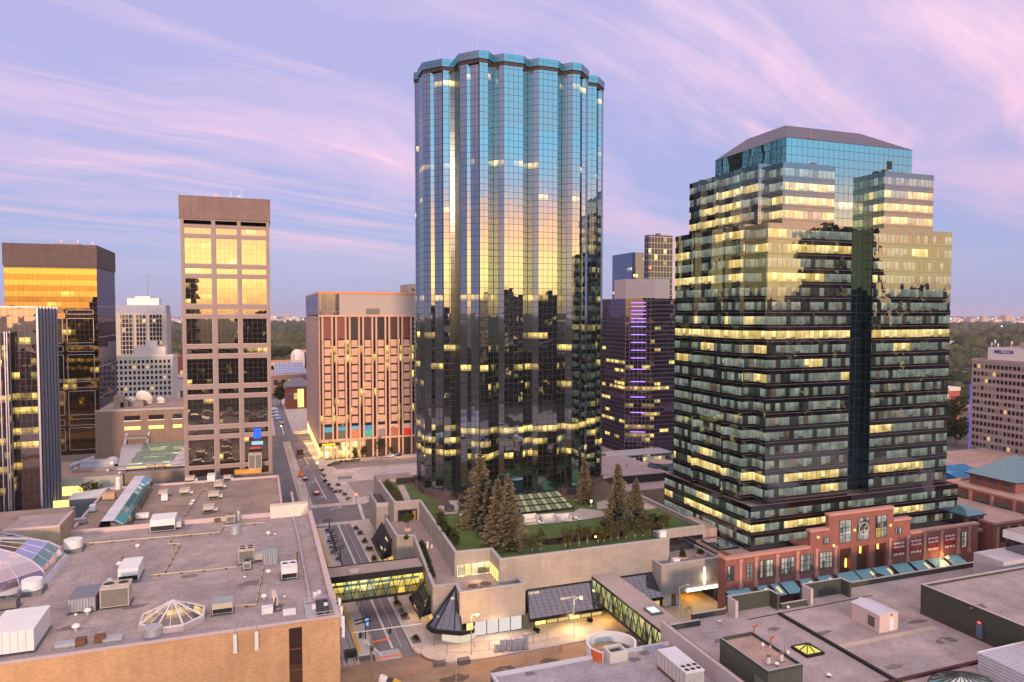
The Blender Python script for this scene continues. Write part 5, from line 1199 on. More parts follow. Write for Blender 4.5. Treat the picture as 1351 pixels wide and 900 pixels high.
    for u0, u1 in ((92.5, 98.3), (100.2, 103.0), (104.0, 106.0), (106.6, 110.2), (111.6, 115.0), (116.6, 120.6), (122, 127.2), (127.6, 132.4), (132.8, 137.6), (138.6, 143.4), (144.4, 149), (150, 154.4), (155.6, 160)):
        a = T('awning', 'sloping teal glass awning over the brick shop front, %s from the left' % names[k], 'awning', (u0, v, 4.7), 'teal awnings along the brick front')
        MB().face([(u0, v - 3.2, 4.7), (u1, v - 3.2, 4.7), (u1, v - .05, 6.05), (u0, v - .05, 6.05)]).face([(u0, v - .05, 6.0), (u1, v - .05, 6.0), (u1, v - 3.2, 4.65), (u0, v - 3.2, 4.65)]).build('sloping_panel', AW, a)
        gbox('front_edge', a, DARKGREY, u0, u1, v - 3.3, v - 3.21, 4.3, 4.75)
        sc_ = random.random()
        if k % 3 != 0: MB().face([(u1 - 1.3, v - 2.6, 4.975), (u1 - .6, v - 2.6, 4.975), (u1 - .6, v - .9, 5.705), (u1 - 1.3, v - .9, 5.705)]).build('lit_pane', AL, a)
        k += 1
    for i, (u, zz) in enumerate(((94, 1), (101.6, 1), (112, 1), (118.8, 1), (140, 1), (146.8, 1), (152.4, 1), (158, 1))):
        gbox('shop_glow', th, surf('shop_glass', (.05, .03, .02), .3) if i % 3 else WARMWIN2, u - 1.6, u + 1.6, v - .05, v - .01, .5, 2.8)
    for x, y, h, lab in ((1018, 776, 3.6, 'small bare tree left of the first screen wall by the teal awnings'), (1042, 782, 3.4, 'yellow-green street tree between the two screen walls'), (1115, 758, 5.0, 'bushy street tree in front of the brick portals'), (1130, 752, 4.6, 'smaller street tree right of the bushy one before the portals'), (1218, 742, 4.0, 'street tree before the fitness posters'), (1290, 735, 4.0, 'street tree at the far right end of the teal awnings')):
        u, vv = at(x, y, h * .6); tr = T('street_tree', lab, 'tree', (u, min(vv, 118.6), 0), 'street trees along the brick front')
        hh = h + 1.5
        mb = MB(); leaf_cloud(mb, (0, 0, hh * .68), (1.7, 1.7, hh * .36), 300, .28); mb.build('crown', LEAF_G, tr, local=True)
        MB().tube((0, 0, 0), (.1, 0, hh * .6), .1, .05, 6).build('trunk', BARK, tr, local=True)
brick_front()

# ------------------------------------------------------------------ 11. pedestrian bridges
def bridges():
    YW = office_band('bridge_yellow_glass', 1.6, 4.4, 5.0, .10, pal=[(0, (.9, .62, .12)), (.5, (1, .72, .16)), (.8, (.9, .8, .35)), (1, (.5, .55, .28))], base=1.0, lfloor=0, lseg=0)
    a = T('footbridge', 'flat roofed footbridge with yellow lit truss windows crossing the tram street', 'footbridge', (21, 146, 6), 'glazed footbridges')
    u0, u1, v0, v1 = 12.05, 32.9, 148.0, 154.2
    gbox('deck', a, BLACK, u0, u1, v0 - .15, v1, 4.6, 5.2); gbox('roof', a, [BLACK, surf('bridge_roof', (.33, .26, .22), .9, .15)], u0, u1, v0 - .25, v1 + .1, 9.0, 10.15, mt=1)
    gbox('roof_rim', a, BLACK, u0, u1, v0 - .25, v0 + .05, 10.15, 10.3); gbox('roof_rim', a, BLACK, u0, u1, v1 - .2, v1 + .1, 10.15, 10.3)
    gbox('front_glazing', a, YW, u0, u1, v0, v0 + .1, 5.2, 9.0); gbox('back_glazing', a, YW, u0, u1, v1 - .2, v1 - .1, 5.2, 9.0)
    n = 9
    for k in range(n):
        x0, x1 = u0 + (u1 - u0) * k / n, u0 + (u1 - u0) * (k + 1) / n
        MB().bar((x0, v0 - .06, 9.0), ((x0 + x1) / 2, v0 - .06, 5.2), .13).bar((x1, v0 - .06, 9.0), ((x0 + x1) / 2, v0 - .06, 5.2), .13).build('truss_brace', BLACK, a)
    gbox('rail', a, BLACK, u0, u1, v0 - .1, v0 - .03, 6.5, 6.62)
    gbox('green_sign_strip', a, surf('green_strip', (.10, .22, .14)), u0 + .6, u1 - 1, v0 - .03, v0 - .005, 7.9, 8.4)
    tag(MB().box(17.4, 19.4, 149.4, 150.4, 10.15, 10.65).box(17.3, 19.5, 149.3, 150.5, 10.65, 10.73).build('roof_unit', STEEL), 'small pale box unit on the roof of the tram street footbridge', 'roof unit')
    b = T('footbridge', 'footbridge with green and yellow lit windows and a pink roof', 'footbridge', (67, 118, 5), 'glazed footbridges')
    GW = office_band('bridge_green_glass', 1.1, 4.0, 3.7, .12, pal=[(0, (.20, .38, .10)), (.3, (.50, .62, .20)), (.6, (.75, .75, .42)), (.8, (.85, .66, .24)), (1, (.05, .07, .03))], base=.62, lfloor=0, lseg=0)
    u0, u1, v0, v1 = 67.2, 72.5, 104.45, 135.5
    gbox('deck', b, BLACK, u0 - .1, u1 + .1, v0, v1, 3.2, 3.8); gbox('roof', b, [BLACK, surf('pink_bridge_roof', (.44, .34, .30), .9, .12)], u0 - .1, u1 + .1, v0, v1, 7.6, 8.2, mt=1)
    gbox('side_glazing', b, GW, u0, u0 + .08, v0, v1, 3.8, 7.6); gbox('side_glazing', b, GW, u1 - .08, u1, v0, v1, 3.8, 7.6); gbox('end_glazing', b, BLACK, u0, u1, v1 - .3, v1, 3.8, 7.6)
    n = 14
    for k in range(n):
        y0, y1 = v0 + (v1 - v0) * k / n, v0 + (v1 - v0) * (k + 1) / n
        MB().bar((u0 - .05, y0, 7.6), (u0 - .05, (y0 + y1) / 2, 3.8), .14).bar((u0 - .05, y1, 7.6), (u0 - .05, (y0 + y1) / 2, 3.8), .14).build('truss_brace', BLACK, b)
    gbox('rail', b, BLACK, u0 - .07, u0 - .02, v0, v1, 5.4, 5.52)
    u, vv = at(857, 808, 8.2)
    MB().box(68.7, 71.2, vv - 1.5, vv + 1.5, 8.2, 8.55, 1).box(69.1, 70.8, vv - 1.1, vv + 1.1, 8.55, 8.7, 0).build('rooflight', [emit('rooflight_glow', (.85, .88, .95), .75), MIDGREY], b)
bridges()

# ------------------------------------------------------------------ 12. the big mall roof, left
def mall():
    th = T('shopping_mall', 'big tan brick mall with a gravel flat roof filling the lower left corner', 'shopping mall', (-20, 150, 0))
    ZR = 14.4
    gbox('main_block', th, [TANBRICK, ROOF1], -120, 12.0, 117.2, 184.0, 0, ZR, mt=1)
    CP = surf('pink_coping', (.56, .42, .40), .7, .08)
    gbox('front_parapet', th, [TANBRICK, CP], -120, 12.0, 117.2, 117.9, ZR, 15.0, mt=1)
    gbox('front_coping', th, CP, -120, 12.1, 117.08, 118.0, 15.0, 15.09)
    gbox('side_parapet', th, [CP], 11.2, 12.0, 118.0, 184.0, ZR, 15.0); gbox('side_coping', th, CP, 11.1, 12.1, 118.0, 184.2, 15.0, 15.09)
    gbox('back_parapet', th, [CP], -95, 11.2, 183.3, 184.0, ZR, 15.4)
    gbox('ledge', th, surf('pale_ledge', (.42, .36, .35)), 7.6, 8.2, 127, 176, ZR, ZR + .25)
    BG = mirror('brown_window_strip', (.55, .35, .3), .45, (.05, .02, .018))
    z = 14.2
    for k in range(4): gbox('dark_panel', th, BG, 4.0, 6.0, 117.06, 117.19, z - 3.4 - k * 3.5, z - k * 3.5)
    # lower wing behind
    gbox('rear_block', th, [TANBRICK, ROOF2], -42.5, 5.6, 184.0, 236, 0, 12.6, mt=1)
    gbox('rear_parapet', th, CP, -42.5, 5.6, 235.4, 236, 12.6, 13.2); gbox('rear_parapet', th, CP, -42.9, -42.3, 190, 236, 12.6, 13.3)
    gbox('rear_parapet', th, CP, 5.0, 5.6, 184.5, 235.4, 12.6, 13.2); gbox('rear_ledge', th, [DARKGREY], 5.61, 8.2, 184.2, 214, 9, 11.6); gbox('rear_ledge_wall', th, CP, 8.2, 8.8, 184.2, 214, 9, 12.8)
    gbox('stair_house', th, [surf('tan_block', (.40, .30, .19), .85, .15), ROOF1], -51.5, -41.0, 175.2, 187.5, ZR, 18.7, mt=1)
    gbox('stair_parapet', th, CP, -51.5, -41.0, 175.2, 175.7, 18.7, 19.1); gbox('stair_parapet', th, CP, -41.5, -41.0, 175.7, 187.5, 18.7, 19.1)
    gbox('west_block', th, [surf('pink_wall', (.50, .33, .27)), ROOF2], -95, -45.2, 192, 208.4, 0, 15, mt=1)
    # glass vault running back over the rear wing
    va = T('glass_vault', 'long ridged glass vault skylight with a white cap running back across the brown roof', 'skylight', (-34, 214, 12.6))
    y0, y1 = 184.4, 233
    VG = curtain('vault_glass', 1.2, 3.0, (.5, .62, .66), .5, .14, (.30, .24, .2), (.10, .08, .05), rnd=.25, lcol=(.85, .6, .3), lstr=.35, rgrp=1); TG = curtain('vault_teal_glass', 1.2, 2.0, (.55, .85, .9), .75, .06, (.3, .4, .4), (.05, .20, .22), rnd=.2, lcol=(1, .9, .6), lstr=.5, rgrp=1)
    x = -30.0
    MB().face([(x, y0, 12.6), (x, y1, 12.6), (x - .4, y1, 15.3), (x - .4, y0, 15.3)]).face([(x - 3.0, y0, 16.5), (x - 3, y0, 12.6), (x, y0, 12.6), (x - .4, y0, 15.3)]).face([(x, y1, 12.6), (x - 3.0, y1, 12.6), (x - 3, y1, 16.5), (x - .4, y1, 15.3)]).build('side_glazing', VG, va)
    MB().face([(x - .4, y0, 15.3), (x - .4, y1, 15.3), (x - 2.4, y1, 16.6), (x - 2.4, y0, 16.6)]).build('sloping_glazing', TG, va)
    MB().face([(x - 2.4, y0, 16.6), (x - 2.4, y1, 16.6), (x - 5.0, y1, 16.7), (x - 5.0, y0, 16.7)]).build('white_cap', surf('vault_cap', (.62, .58, .64), .6), va)
    MB().face([(x - 5.0, y0, 16.7), (x - 5.0, y1, 16.7), (x - 6.4, y1, 12.6), (x - 6.4, y0, 12.6)]).face([(x - 6.4, y1, 12.6), (x - 5, y1, 16.7), (x - 2.4, y1, 16.6), (x - 2.4, y1, 12.6)]).build('back_slope', surf('vault_back', (.20, .15, .12), .7), va)
    # big glass dome at the left edge
    dm = T('glass_dome', 'large faceted lilac glass dome over the mall hall, cut by the left edge', 'dome', (-55, 160, ZR))
    DG = NT('dome_glass'); u, s, v, cs, ct, fs, ft = _cells(DG, 1.0, 1.0)
    nrm, wn, cell = _wnorm(DG, cs, ct, u, .01, .01)
    g1 = DG.n('ShaderNodeBsdfGlossy', {'Color': (.80, .76, .85, 1), 'Roughness': .05, 'Normal': nrm}).outputs[0]
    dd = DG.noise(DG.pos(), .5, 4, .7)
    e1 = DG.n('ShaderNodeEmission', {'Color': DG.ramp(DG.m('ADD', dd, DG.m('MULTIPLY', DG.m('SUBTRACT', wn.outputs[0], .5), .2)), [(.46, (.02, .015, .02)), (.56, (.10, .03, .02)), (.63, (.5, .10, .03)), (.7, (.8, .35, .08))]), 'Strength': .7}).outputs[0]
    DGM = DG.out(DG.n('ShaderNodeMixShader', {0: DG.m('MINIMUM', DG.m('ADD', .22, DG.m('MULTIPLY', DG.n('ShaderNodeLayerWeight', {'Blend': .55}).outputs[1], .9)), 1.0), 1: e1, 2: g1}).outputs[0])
    N, K, r, h = 8, 5, 18.0, 6.3
    pt = lambda i, j: (math.cos(2 * math.pi * (i + .5) / N) * r * math.cos(math.pi / 2 * j / (K + .6)), math.sin(2 * math.pi * (i + .5) / N) * r * math.cos(math.pi / 2 * j / (K + .6)), .6 + h * math.sin(math.pi / 2 * j / (K + .6)))
    pane = MB(); rib = MB()
    W3 = 3
    for i in range(N):
        for j in range(K):
            a, b, c, d = [Vector(q) for q in (pt(i, j), pt(i + 1, j), pt(i + 1, j + 1), pt(i, j + 1))]
            for q in range(W3):
                f0, f1 = q / W3, (q + 1) / W3
                pane.face([a.lerp(b, f0), a.lerp(b, f1), d.lerp(c, f1), d.lerp(c, f0)], 0, [(i * 3 + q + .1, j + .1), (i * 3 + q + .9, j + .1), (i * 3 + q + .9, j + .9), (i * 3 + q + .1, j + .9)])
                if q: rib.bar(a.lerp(b, f0), d.lerp(c, f0), .12)
            rib.bar(a, d, .32); rib.bar(d, c, .12)
            if j == 0: rib.bar(a, b, .3)
    pane.build('panes', DGM, dm, local=True); rib.build('ribs', surf('dome_rib', (.50, .47, .55), .5), dm, local=True)
    cu = MB()
    for i in range(N):
        a, b = 2 * math.pi * (i + .5) / N, 2 * math.pi * (i + 1.5) / N
        q = lambda an, rr, z: (math.cos(an) * rr, math.sin(an) * rr, z)
        cu.face([q(a, 18.9, 0), q(b, 18.9, 0), q(b, 18.4, .7), q(a, 18.4, .7)]).face([q(a, 18.4, .7), q(b, 18.4, .7), q(b, 17.6, .7), q(a, 17.6, .7)])
    cu.build('curb', surf('dome_curb', (.50, .47, .50), .6), dm, local=True)
    MB().cyl(-55, 160, ZR + 6.5, ZR + 7, 2.2, n=8, smooth=False).build('crown_cap', surf('dome_rib', (.5, .47, .55)), dm)
mall()
ZR = 14.4
# ---- rooftop plant kinds -------------------------------------------------------------------------
def unit(name, lab, x, y, z, sx, sy, sz, mat, cat='rooftop unit', grp=None, fans=0, louvre='', rz=0, skid=True, pitched=0, mat_top=None, duct=0):
    u, v = at(x, y, z); o = T(name, lab, cat, (u, v + sy / 2, z), grp, R_(rz))
    b = .3 if skid else 0
    if skid: MB().box(-sx / 2 - .25, sx / 2 + .25, -sy / 2 - .25, sy / 2 + .25, 0, .12).box(-sx / 2, -sx / 2 + .2, -sy / 2, sy / 2, .12, .3).box(sx / 2 - .2, sx / 2, -sy / 2, sy / 2, .12, .3).build('skid', MIDGREY, o, local=True)
    mb = MB()
    if pitched:
        mb.box(-sx / 2, sx / 2, -sy / 2, sy / 2, b, b + sz, 0, skip='T'); q = .12
        mb.face([(-sx / 2 - q, -sy / 2 - q, b + sz), (sx / 2 + q, -sy / 2 - q, b + sz), (sx / 2 + q, 0, b + sz + pitched), (-sx / 2 - q, 0, b + sz + pitched)], 1)
        mb.face([(sx / 2 + q, sy / 2 + q, b + sz), (-sx / 2 - q, sy / 2 + q, b + sz), (-sx / 2 - q, 0, b + sz + pitched), (sx / 2 + q, 0, b + sz + pitched)], 1)
        mb.face([(-sx / 2, -sy / 2, b + sz), (-sx / 2, 0, b + sz + pitched), (-sx / 2, sy / 2, b + sz)]).face([(sx / 2, sy / 2, b + sz), (sx / 2, 0, b + sz + pitched), (sx / 2, -sy / 2, b + sz)])
    else:
        mb.box(-sx / 2, sx / 2, -sy / 2, sy / 2, b, b + sz, 0).box(-sx / 2 - .05, sx / 2 + .05, -sy / 2 - .05, sy / 2 + .05, b + sz, b + sz + .08, 1)
    mb.build('cabinet', [mat, mat_top or mat], o, local=True)
    if louvre:
        if 'S' in louvre: MB().box(-sx / 2 + .15, sx / 2 - .15, -sy / 2 - .04, -sy / 2 - .005, b + .15, b + sz - .15).build('louvre', LOUVRE, o, local=True)
        if 'W' in louvre: MB().box(-sx / 2 - .04, -sx / 2 - .005, -sy / 2 + .15, sy / 2 - .15, b + .15, b + sz - .15).build('louvre', LOUVRE, o, local=True)
        if 's' in louvre: MB().box(-sx / 2 + .1, sx / 2 - .1, -sy / 2 - .05, -sy / 2 - .005, b + .1, b + sz * .45).build('intake', BLACK, o, local=True)
    for k in range(fans):
        nx = 2 if fans > 2 else fans; px = -sx / 2 + sx * ((k % nx) + .5) / nx; py_ = -sy / 2 + sy * ((k // nx) + .5) / max(1, (fans + nx - 1) // nx)
        r = min(sx / nx, sy / max(1, (fans + nx - 1) // nx)) * .38
        f = MB().cyl(px, py_, b + sz + .08, b + sz + .3, r, n=14, m=0, mt=1)
        f.build('fan', [mat_top or mat, BLACK], o, local=True)
    if duct: MB().box(sx / 2 + .01, sx / 2 + duct, -sy / 4, sy / 4, b + .1, b + sz * .55).build('duct', STEEL, o, local=True)
    if sx > 2 and not louvre: 
        mb = MB()
        for k in range(1, int(sx / 1.1) + 1): mb.box(-sx / 2 + k * sx / (int(sx / 1.1) + 1) - .02, -sx / 2 + k * sx / (int(sx / 1.1) + 1) + .02, -sy / 2 - .02, -sy / 2 - .003, b + .05, b + sz - .05)
        mb.build('panel_seam', MIDGREY, o, local=True)
    return o
def tank(lab, x, y, z, r, h, mat, top=None, base=True):
    u, v = at(x, y, z); o = T('exhaust_fan', lab, 'exhaust fan', (u, v, z))
    if base: MB().box(-r * 1.15, r * 1.15, -r * 1.15, r * 1.15, 0, .8).build('curb', MIDGREY, o, local=True)
    z0 = .8 if base else 0
    MB().cyl(0, 0, z0, z0 + h, r, n=22).cyl(0, 0, z0 + h, z0 + h + .02, r, r * .93, n=22).cyl(0, 0, z0 + h + .02, z0 + h - .15, r * .93, r * .9, n=22, cap=False).build('drum', mat, o, local=True)
    MB().cyl(0, 0, z0 + h - .2, z0 + h - .12, r * .93, n=22).build('cowl', top or TEALMETAL, o, local=True)
    return o
def vent(lab, x, y, z, r=.35, h=.7, mat=None, mush=True):
    u, v = at(x, y, z); o = T('roof_vent', lab, 'vent', (u, v, z), 'small roof vents')
    MB().cyl(0, 0, 0, h * .6, r * .6, n=10).build('neck', mat or STEEL, o, local=True)
    if mush: MB().cyl(0, 0, h * .55, h * .62, r * .7, r * 1.1, n=12).dome(0, 0, h * .62, r * 1.1, h * .45, 12, 3).build('hood', WHITE, o, local=True)
    else: MB().cyl(0, 0, h * .6, h, r * .8, r * .7, n=10).build('hood', mat or STEEL, o, local=True)
def pipe(lab, pts, z, r=.12, mat=None):
    o = T('roof_pipe', lab, 'pipe', (*at(*pts[0], z), z)); mb = MB(); P = [Vector((*at(*p, z + .4), z + .4)) for p in pts]
    for a, b in zip(P[:-1], P[1:]): mb.tube(a, b, r, n=6)
    mb.build('pipe_run', mat or surf('yellow_gas_pipe', (.55, .45, .26), .6), o)
    sb = MB()
    for a, b in zip(P[:-1], P[1:]):
        n = max(1, int((b - a).length / 3.5))
        for k in range(n): q = a.lerp(b, (k + .5) / n); sb.box(q.x - .25, q.x + .25, q.y - .12, q.y + .12, z, z + .3)
    sb.build('support_blocks', BROWN, o)
def mall_roof_things():
    px = lambda a, b: (a / 2.937, 600 + b / 2.937)
    tank('white round exhaust drum with a teal hood behind the dome, by the tan stair house', *px(284, 372), ZR, 1.75, 1.7, WHITE)
    tank('white round exhaust drum in front of the glass dome', *px(126, 535), ZR, 1.65, 1.7, WHITE)
    tank('grey round exhaust drum touching the front of the octagonal skylight', *px(594, 702), ZR, 1.35, 1.5, STEEL, base=False)
    tank('galvanised round drum with a ribbed shell near the back parapet', *px(911, 305), ZR, 1.2, 1.9, STEEL, STEEL, base=False)
    unit('air_handler', 'huge white air handling unit at the bottom left corner of the roof', *px(40, 778), ZR, 6.0, 9.0, 3.2, WHITE, skid=True)
    unit('condenser_unit', 'grey twin-fan condenser cut by the left edge below the dome', *px(20, 605), ZR, 3.2, 2.4, 1.4, MIDGREY, fans=2, louvre='S')
    unit('plant_shed', 'dark grey ribbed metal shed between the dome and the octagonal skylight', *px(318, 614), ZR, 4.0, 6.2, 2.2, CORR, 'shed', pitched=.0, mat_top=SLATE)
    unit('condenser_unit', 'large beige grilled condenser beside the dark ribbed shed', *px(444, 596), ZR, 4.4, 3.8, 3.2, BEIGE, fans=2, louvre='SW')
    unit('air_handler', 'white louvred unit in several steps with a rusty stack behind it', *px(497, 498), ZR, 3.4, 6.5, 2.4, WHITE, louvre='s', fans=0)
    tag(MB().cyl(*at(*px(478, 455), ZR), ZR, ZR + 2.8, .2, n=8).cyl(*at(*px(478, 455), ZR), ZR + 2.8, ZR + 3.0, .3, n=8).build('flue_stack', BROWN), 'thin rusty flue stack beside the stepped white louvred unit', 'flue')
    unit('air_handler', 'white box unit with a tall duct against the back parapet', *px(630, 300), ZR, 5.2, 5.5, 2.6, WHITE, louvre='s', duct=1.2)
    tag(MB().face([(*at(*px(690, 290), ZR), ZR + .06), (*at(*px(738, 288), ZR), ZR + .06), (*at(*px(755, 262), ZR), ZR + .06), (*at(*px(690, 265), ZR), ZR + .06)]).box(*[c for c in (at(*px(700, 283), ZR)[0], at(*px(700, 283), ZR)[0] + .3, at(*px(700, 283), ZR)[1], at(*px(700, 283), ZR)[1] + .3)], ZR, ZR + .2).build('roof_pad', SLATE), 'flat blue-grey pad beside the white box unit at the back parapet', 'roof pad')
    unit('condenser_unit', 'small tan unit near the back parapet next to the ribbed drum', *px(893, 268), ZR, 2.0, 1.6, 1.5, BEIGE, fans=1, louvre='S')
    unit('vent_cowl', 'squat brown vent box near the back parapet', *px(842, 263), ZR, 1.3, 1.1, .8, BROWN, 'vent', skid=False)
    tag(MB().cyl(*at(*px(925, 262), ZR), ZR, ZR + 2.2, .3, n=10).cyl(*at(*px(925, 262), ZR), ZR + 2.2, ZR + 2.8, .45, .4, n=10).build('chimney_pipe', STEEL), 'shiny round chimney beside the small tan unit at the back parapet', 'chimney')
    w_ = T('sloped_enclosure', 'cream wedge shaped wall box at the right end of the back parapet', 'enclosure', (8, 183, ZR))
    MB().face([(2.2, 181.6, ZR), (9.2, 181.6, ZR), (11.3, 183.2, 17.0), (2.2, 183.2, 17.0)]).face([(9.2, 181.6, ZR), (11.3, 183.4, ZR), (11.3, 183.2, 17.0)]).face([(2.2, 183.4, ZR), (2.2, 181.6, ZR), (2.2, 183.2, 17.0)]).face([(2.2, 183.2, 17), (11.3, 183.2, 17), (11.3, 185.6, 17), (2.2, 185.6, 17)]).build('panel', surf('cream_panel', (.68, .55, .44), .7), w_)
    unit('condenser_unit', 'beige four-fan condenser linked by a duct to the corrugated shed', *px(955, 425), ZR, 3.0, 2.8, 2.5, BEIGE, fans=4, louvre='SW', duct=1.6)
    unit('condenser_unit', 'low fan box at the foot of the four-fan condenser', *px(957, 448), ZR, 1.5, 1.5, 1.1, STEEL, fans=1, louvre='S')
    unit('plant_shed', 'small corrugated shed with a grey flat top right of the four-fan condenser', *px(1046, 428), ZR, 2.7, 3.2, 2.3, CORR, 'shed', mat_top=TEALMETAL, skid=False)
    unit('air_handler', 'white stepped unit with a wooden looking intake near the right parapet', *px(1122, 485), ZR, 2.9, 4.0, 2.0, WHITE, louvre='s', fans=2)
    tag(MB().cyl(*at(*px(1152, 440), ZR), ZR, ZR + 3.0, .14, n=8).cyl(*at(*px(1152, 440), ZR), ZR + 3.0, ZR + 3.15, .22, n=8).build('flue_stack', BROWN), 'thin rusty flue rising by the white stepped unit near the right parapet', 'flue')
    unit('air_handler', 'teal topped rooftop unit with an open intake right of the octagonal skylight', *px(862, 622), ZR, 3.2, 2.4, 1.8, BEIGE, louvre='s', mat_top=TEALMETAL)
    # octagonal skylight
    u, v = at(*px(668, 655), ZR); v += 1.2
    k = T('octagonal_skylight', 'eight sided pyramid skylight with white ribs, lit from inside', 'skylight', (u, v, ZR))
    SG = curtain('octagon_glass', 1.4, 1.6, (.62, .60, .62), .3, 0, (.3, .3, .3), (.10, .075, .04), rnd=.55, lcol=(1, .66, .16), lstr=.75, rgrp=1)
    a8 = [(math.cos(math.pi / 4 * (i + .5)), math.sin(math.pi / 4 * (i + .5))) for i in range(8)]
    g_ = MB(); rb = MB(); R0, HH = 5.0, 3.4
    for i in range(8):
        p, q = a8[i], a8[(i + 1) % 8]
        g_.face([(p[0] * R0, p[1] * R0, .9), (q[0] * R0, q[1] * R0, .9), (0, 0, HH)], 0, [(i * 9, 0), (i * 9 + 3.8, 0), (i * 9 + 1.9, 5)])
        rb.bar((p[0] * R0, p[1] * R0, .95), (0, 0, HH + .05), .24); m_ = ((p[0] + q[0]) / 2, (p[1] + q[1]) / 2); rb.bar((m_[0] * R0, m_[1] * R0, .94), (0, 0, HH), .1)
        rb.bar((p[0] * R0, p[1] * R0, .95), (q[0] * R0, q[1] * R0, .95), .26); rb.bar((p[0] * R0 * .5, p[1] * R0 * .5, .92 + (HH - .9) * .5), (q[0] * R0 * .5, q[1] * R0 * .5, .92 + (HH - .9) * .5), .1)
    g_.build('panes', SG, k, local=True); rb.build('ribs', surf('skylight_rib', (.62, .57, .60), .5), k, local=True)
    MB().prism([(c[0] * 5.3, c[1] * 5.3) for c in a8], 0, .88).build('curb', surf('curb_pink', (.42, .34, .34)), k, local=True)
    # small things
    for lab, x, y, r, h in (('mushroom vent left of the white box unit, alone in mid roof', 533, 363, .45, .9), ('white mushroom vent near the top right of the roof', 1040, 314, .5, 1.0), ('tiny white vent right of the white mushroom vent at top right', 1066, 313, .28, .5), ('white vent next to the rusty flue of the stepped unit', 462, 436, .5, 1.1),
        ('white mushroom vent at the right corner of the dark ribbed shed', 340, 620, .55, 1.1), ('bright white mushroom vent alone in front of the dark ribbed shed', 295, 682, .6, 1.1), ('tiny vent cap in front of the dark ribbed shed', 294, 627, .28, .5), ('white vent behind the satellite dish', 1023, 562, .5, 1.0), ('white vent beside the corrugated shed pipe', 1040, 463, .5, .9), ('tiny white vent left of the corrugated shed, mid roof', 948, 480, .26, .5), ('pale vent at the back of the beige grilled condenser', 425, 500, .5, 1.0), ('tiny vent under the dish shadow at right', 1102, 555, .22, .4)):
        vent(lab, *px(x, y), ZR, r, h)
    for lab, x, y, sx, sy, sz, m in (('flat pale hatch near the front parapet, left of the rusty boxes', 258, 748, 3.2, 1.4, .5, STEEL), ('left rusty brown box by the front parapet', 311, 742, 1.4, 1.2, .9, BROWN), ('right rusty brown box by the front parapet', 385, 729, 1.4, 1.2, .9, BROWN), ('flat pale hatch near the front parapet, right of the rusty boxes', 435, 726, 2.6, 1.6, .4, STEEL), ('white double drum box below the satellite dish', 1036, 618, 1.8, 1.3, 1.0, WHITE), ('crumpled white cover lying by the front corner', 1122, 622, 2.0, 1.4, .5, WHITE)):
        unit('roof_hatch' if 'hatch' in lab else 'equipment_box', lab, *px(x, y), ZR, sx, sy, sz, m, 'hatch' if 'hatch' in lab else 'box', skid=False)
    u, v = at(*px(1064, 600), ZR)
    d = T('satellite_dish', 'thin white satellite dish seen edge-on near the front corner', 'satellite dish', (u, v, ZR))
    mb = MB(); mb.dome(0, 0, 0, 1.5, .45, 20, 5); o = mb.build('reflector', surf('dish_white', (.75, .62, .52), .5), d, local=True); o.rotation_euler = (0, R_(80), R_(14)); o.location = (0, 0, 2.1)
    MB().tube((0, 0, 0), (.2, 0, 2.0), .12, n=8).bar((-1.2, -.9, .1), (1.2, -.9, .1), .15).bar((-1.2, .9, .1), (1.2, .9, .1), .15).bar((-1.2, -.9, .1), (-1.2, .9, .1), .15).bar((1.2, -.9, .1), (1.2, .9, .1), .15).build('mount', DARKGREY, d, local=True)
    pipe('long yellow gas pipe along the back of the gravel roof', [px(315, 345), px(850, 300), px(868, 275), px(1025, 262)], ZR)
    pipe('yellow gas pipe stepping forward through the middle of the roof', [px(668, 318), px(652, 345), px(697, 345), px(632, 462)], ZR, .09)
    pipe('yellow gas pipe running to the four-fan condenser', [px(570, 468), px(918, 434)], ZR, .09)
    pipe('yellow gas pipe running forward from the corrugated shed', [px(1020, 430), px(990, 580), px(920, 584)], ZR, .09)
    pipe('fat grey conduit along the right parapet', [px(1138, 240), px(1196, 528)], ZR, .22, STEEL)
    # telecom gear at the front corner
    for lab, x, y in (('left of two long white antenna panels on the tan front wall', 912, 768), ('right of two long white antenna panels on the tan front wall', 995, 756)):
        u, z1 = atv(*px(x, y), 116.6); a = T('telecom_antenna', lab, 'antenna', (u, 116.6, z1), 'white antenna panels')
        gbox('panel', a, WHITE, u - .28, u + .28, 116.35, 116.8, z1, z1 + 2.9); MB().tube((u, 117.0, z1 + .2), (u, 117.0, z1 + 5.0), .06, n=6).bar((u, 117, z1 + 2.6), (u, 119, z1 + 2.9), .1).bar((u, 118.5, ZR), (u + .9, 118.5, ZR + 1.2), .1).build('mast', STEEL, a)
    for lab, u, v, z in (('rear white antenna panel hung on the right corner of the mall', 12.5, 122.2, 12.6), ('middle white antenna panel hung on the right corner of the mall', 12.5, 119.6, 12.2), ('front white antenna panel hung on the right corner of the mall', 12.5, 117.0, 11.6)):
        a = T('telecom_antenna', lab, 'antenna', (u, v, z), 'white antenna panels'); gbox('panel', a, WHITE, u - .2, u + .25, v - .25, v + .25, z, z + 3.4); MB().bar((u - .9, v, z + 3.0), (u - .2, v, z + 3.0), .12).build('bracket', STEEL, a)
    pf = T('antenna_platform', 'steel railed platform of black cabinets on the right front corner of the mall roof', 'equipment platform', (9, 120, ZR))
    gbox('deck', pf, STEEL, 6.8, 11.0, 118.2, 124.5, ZR + .25, ZR + .4)
    for k in range(5): gbox('cabinet', pf, DARKGREY, 8.6, 10.6, 119 + k * 1.05, 119.6 + k * 1.05, ZR + .4, ZR + 1.3)
    r_ = MB()
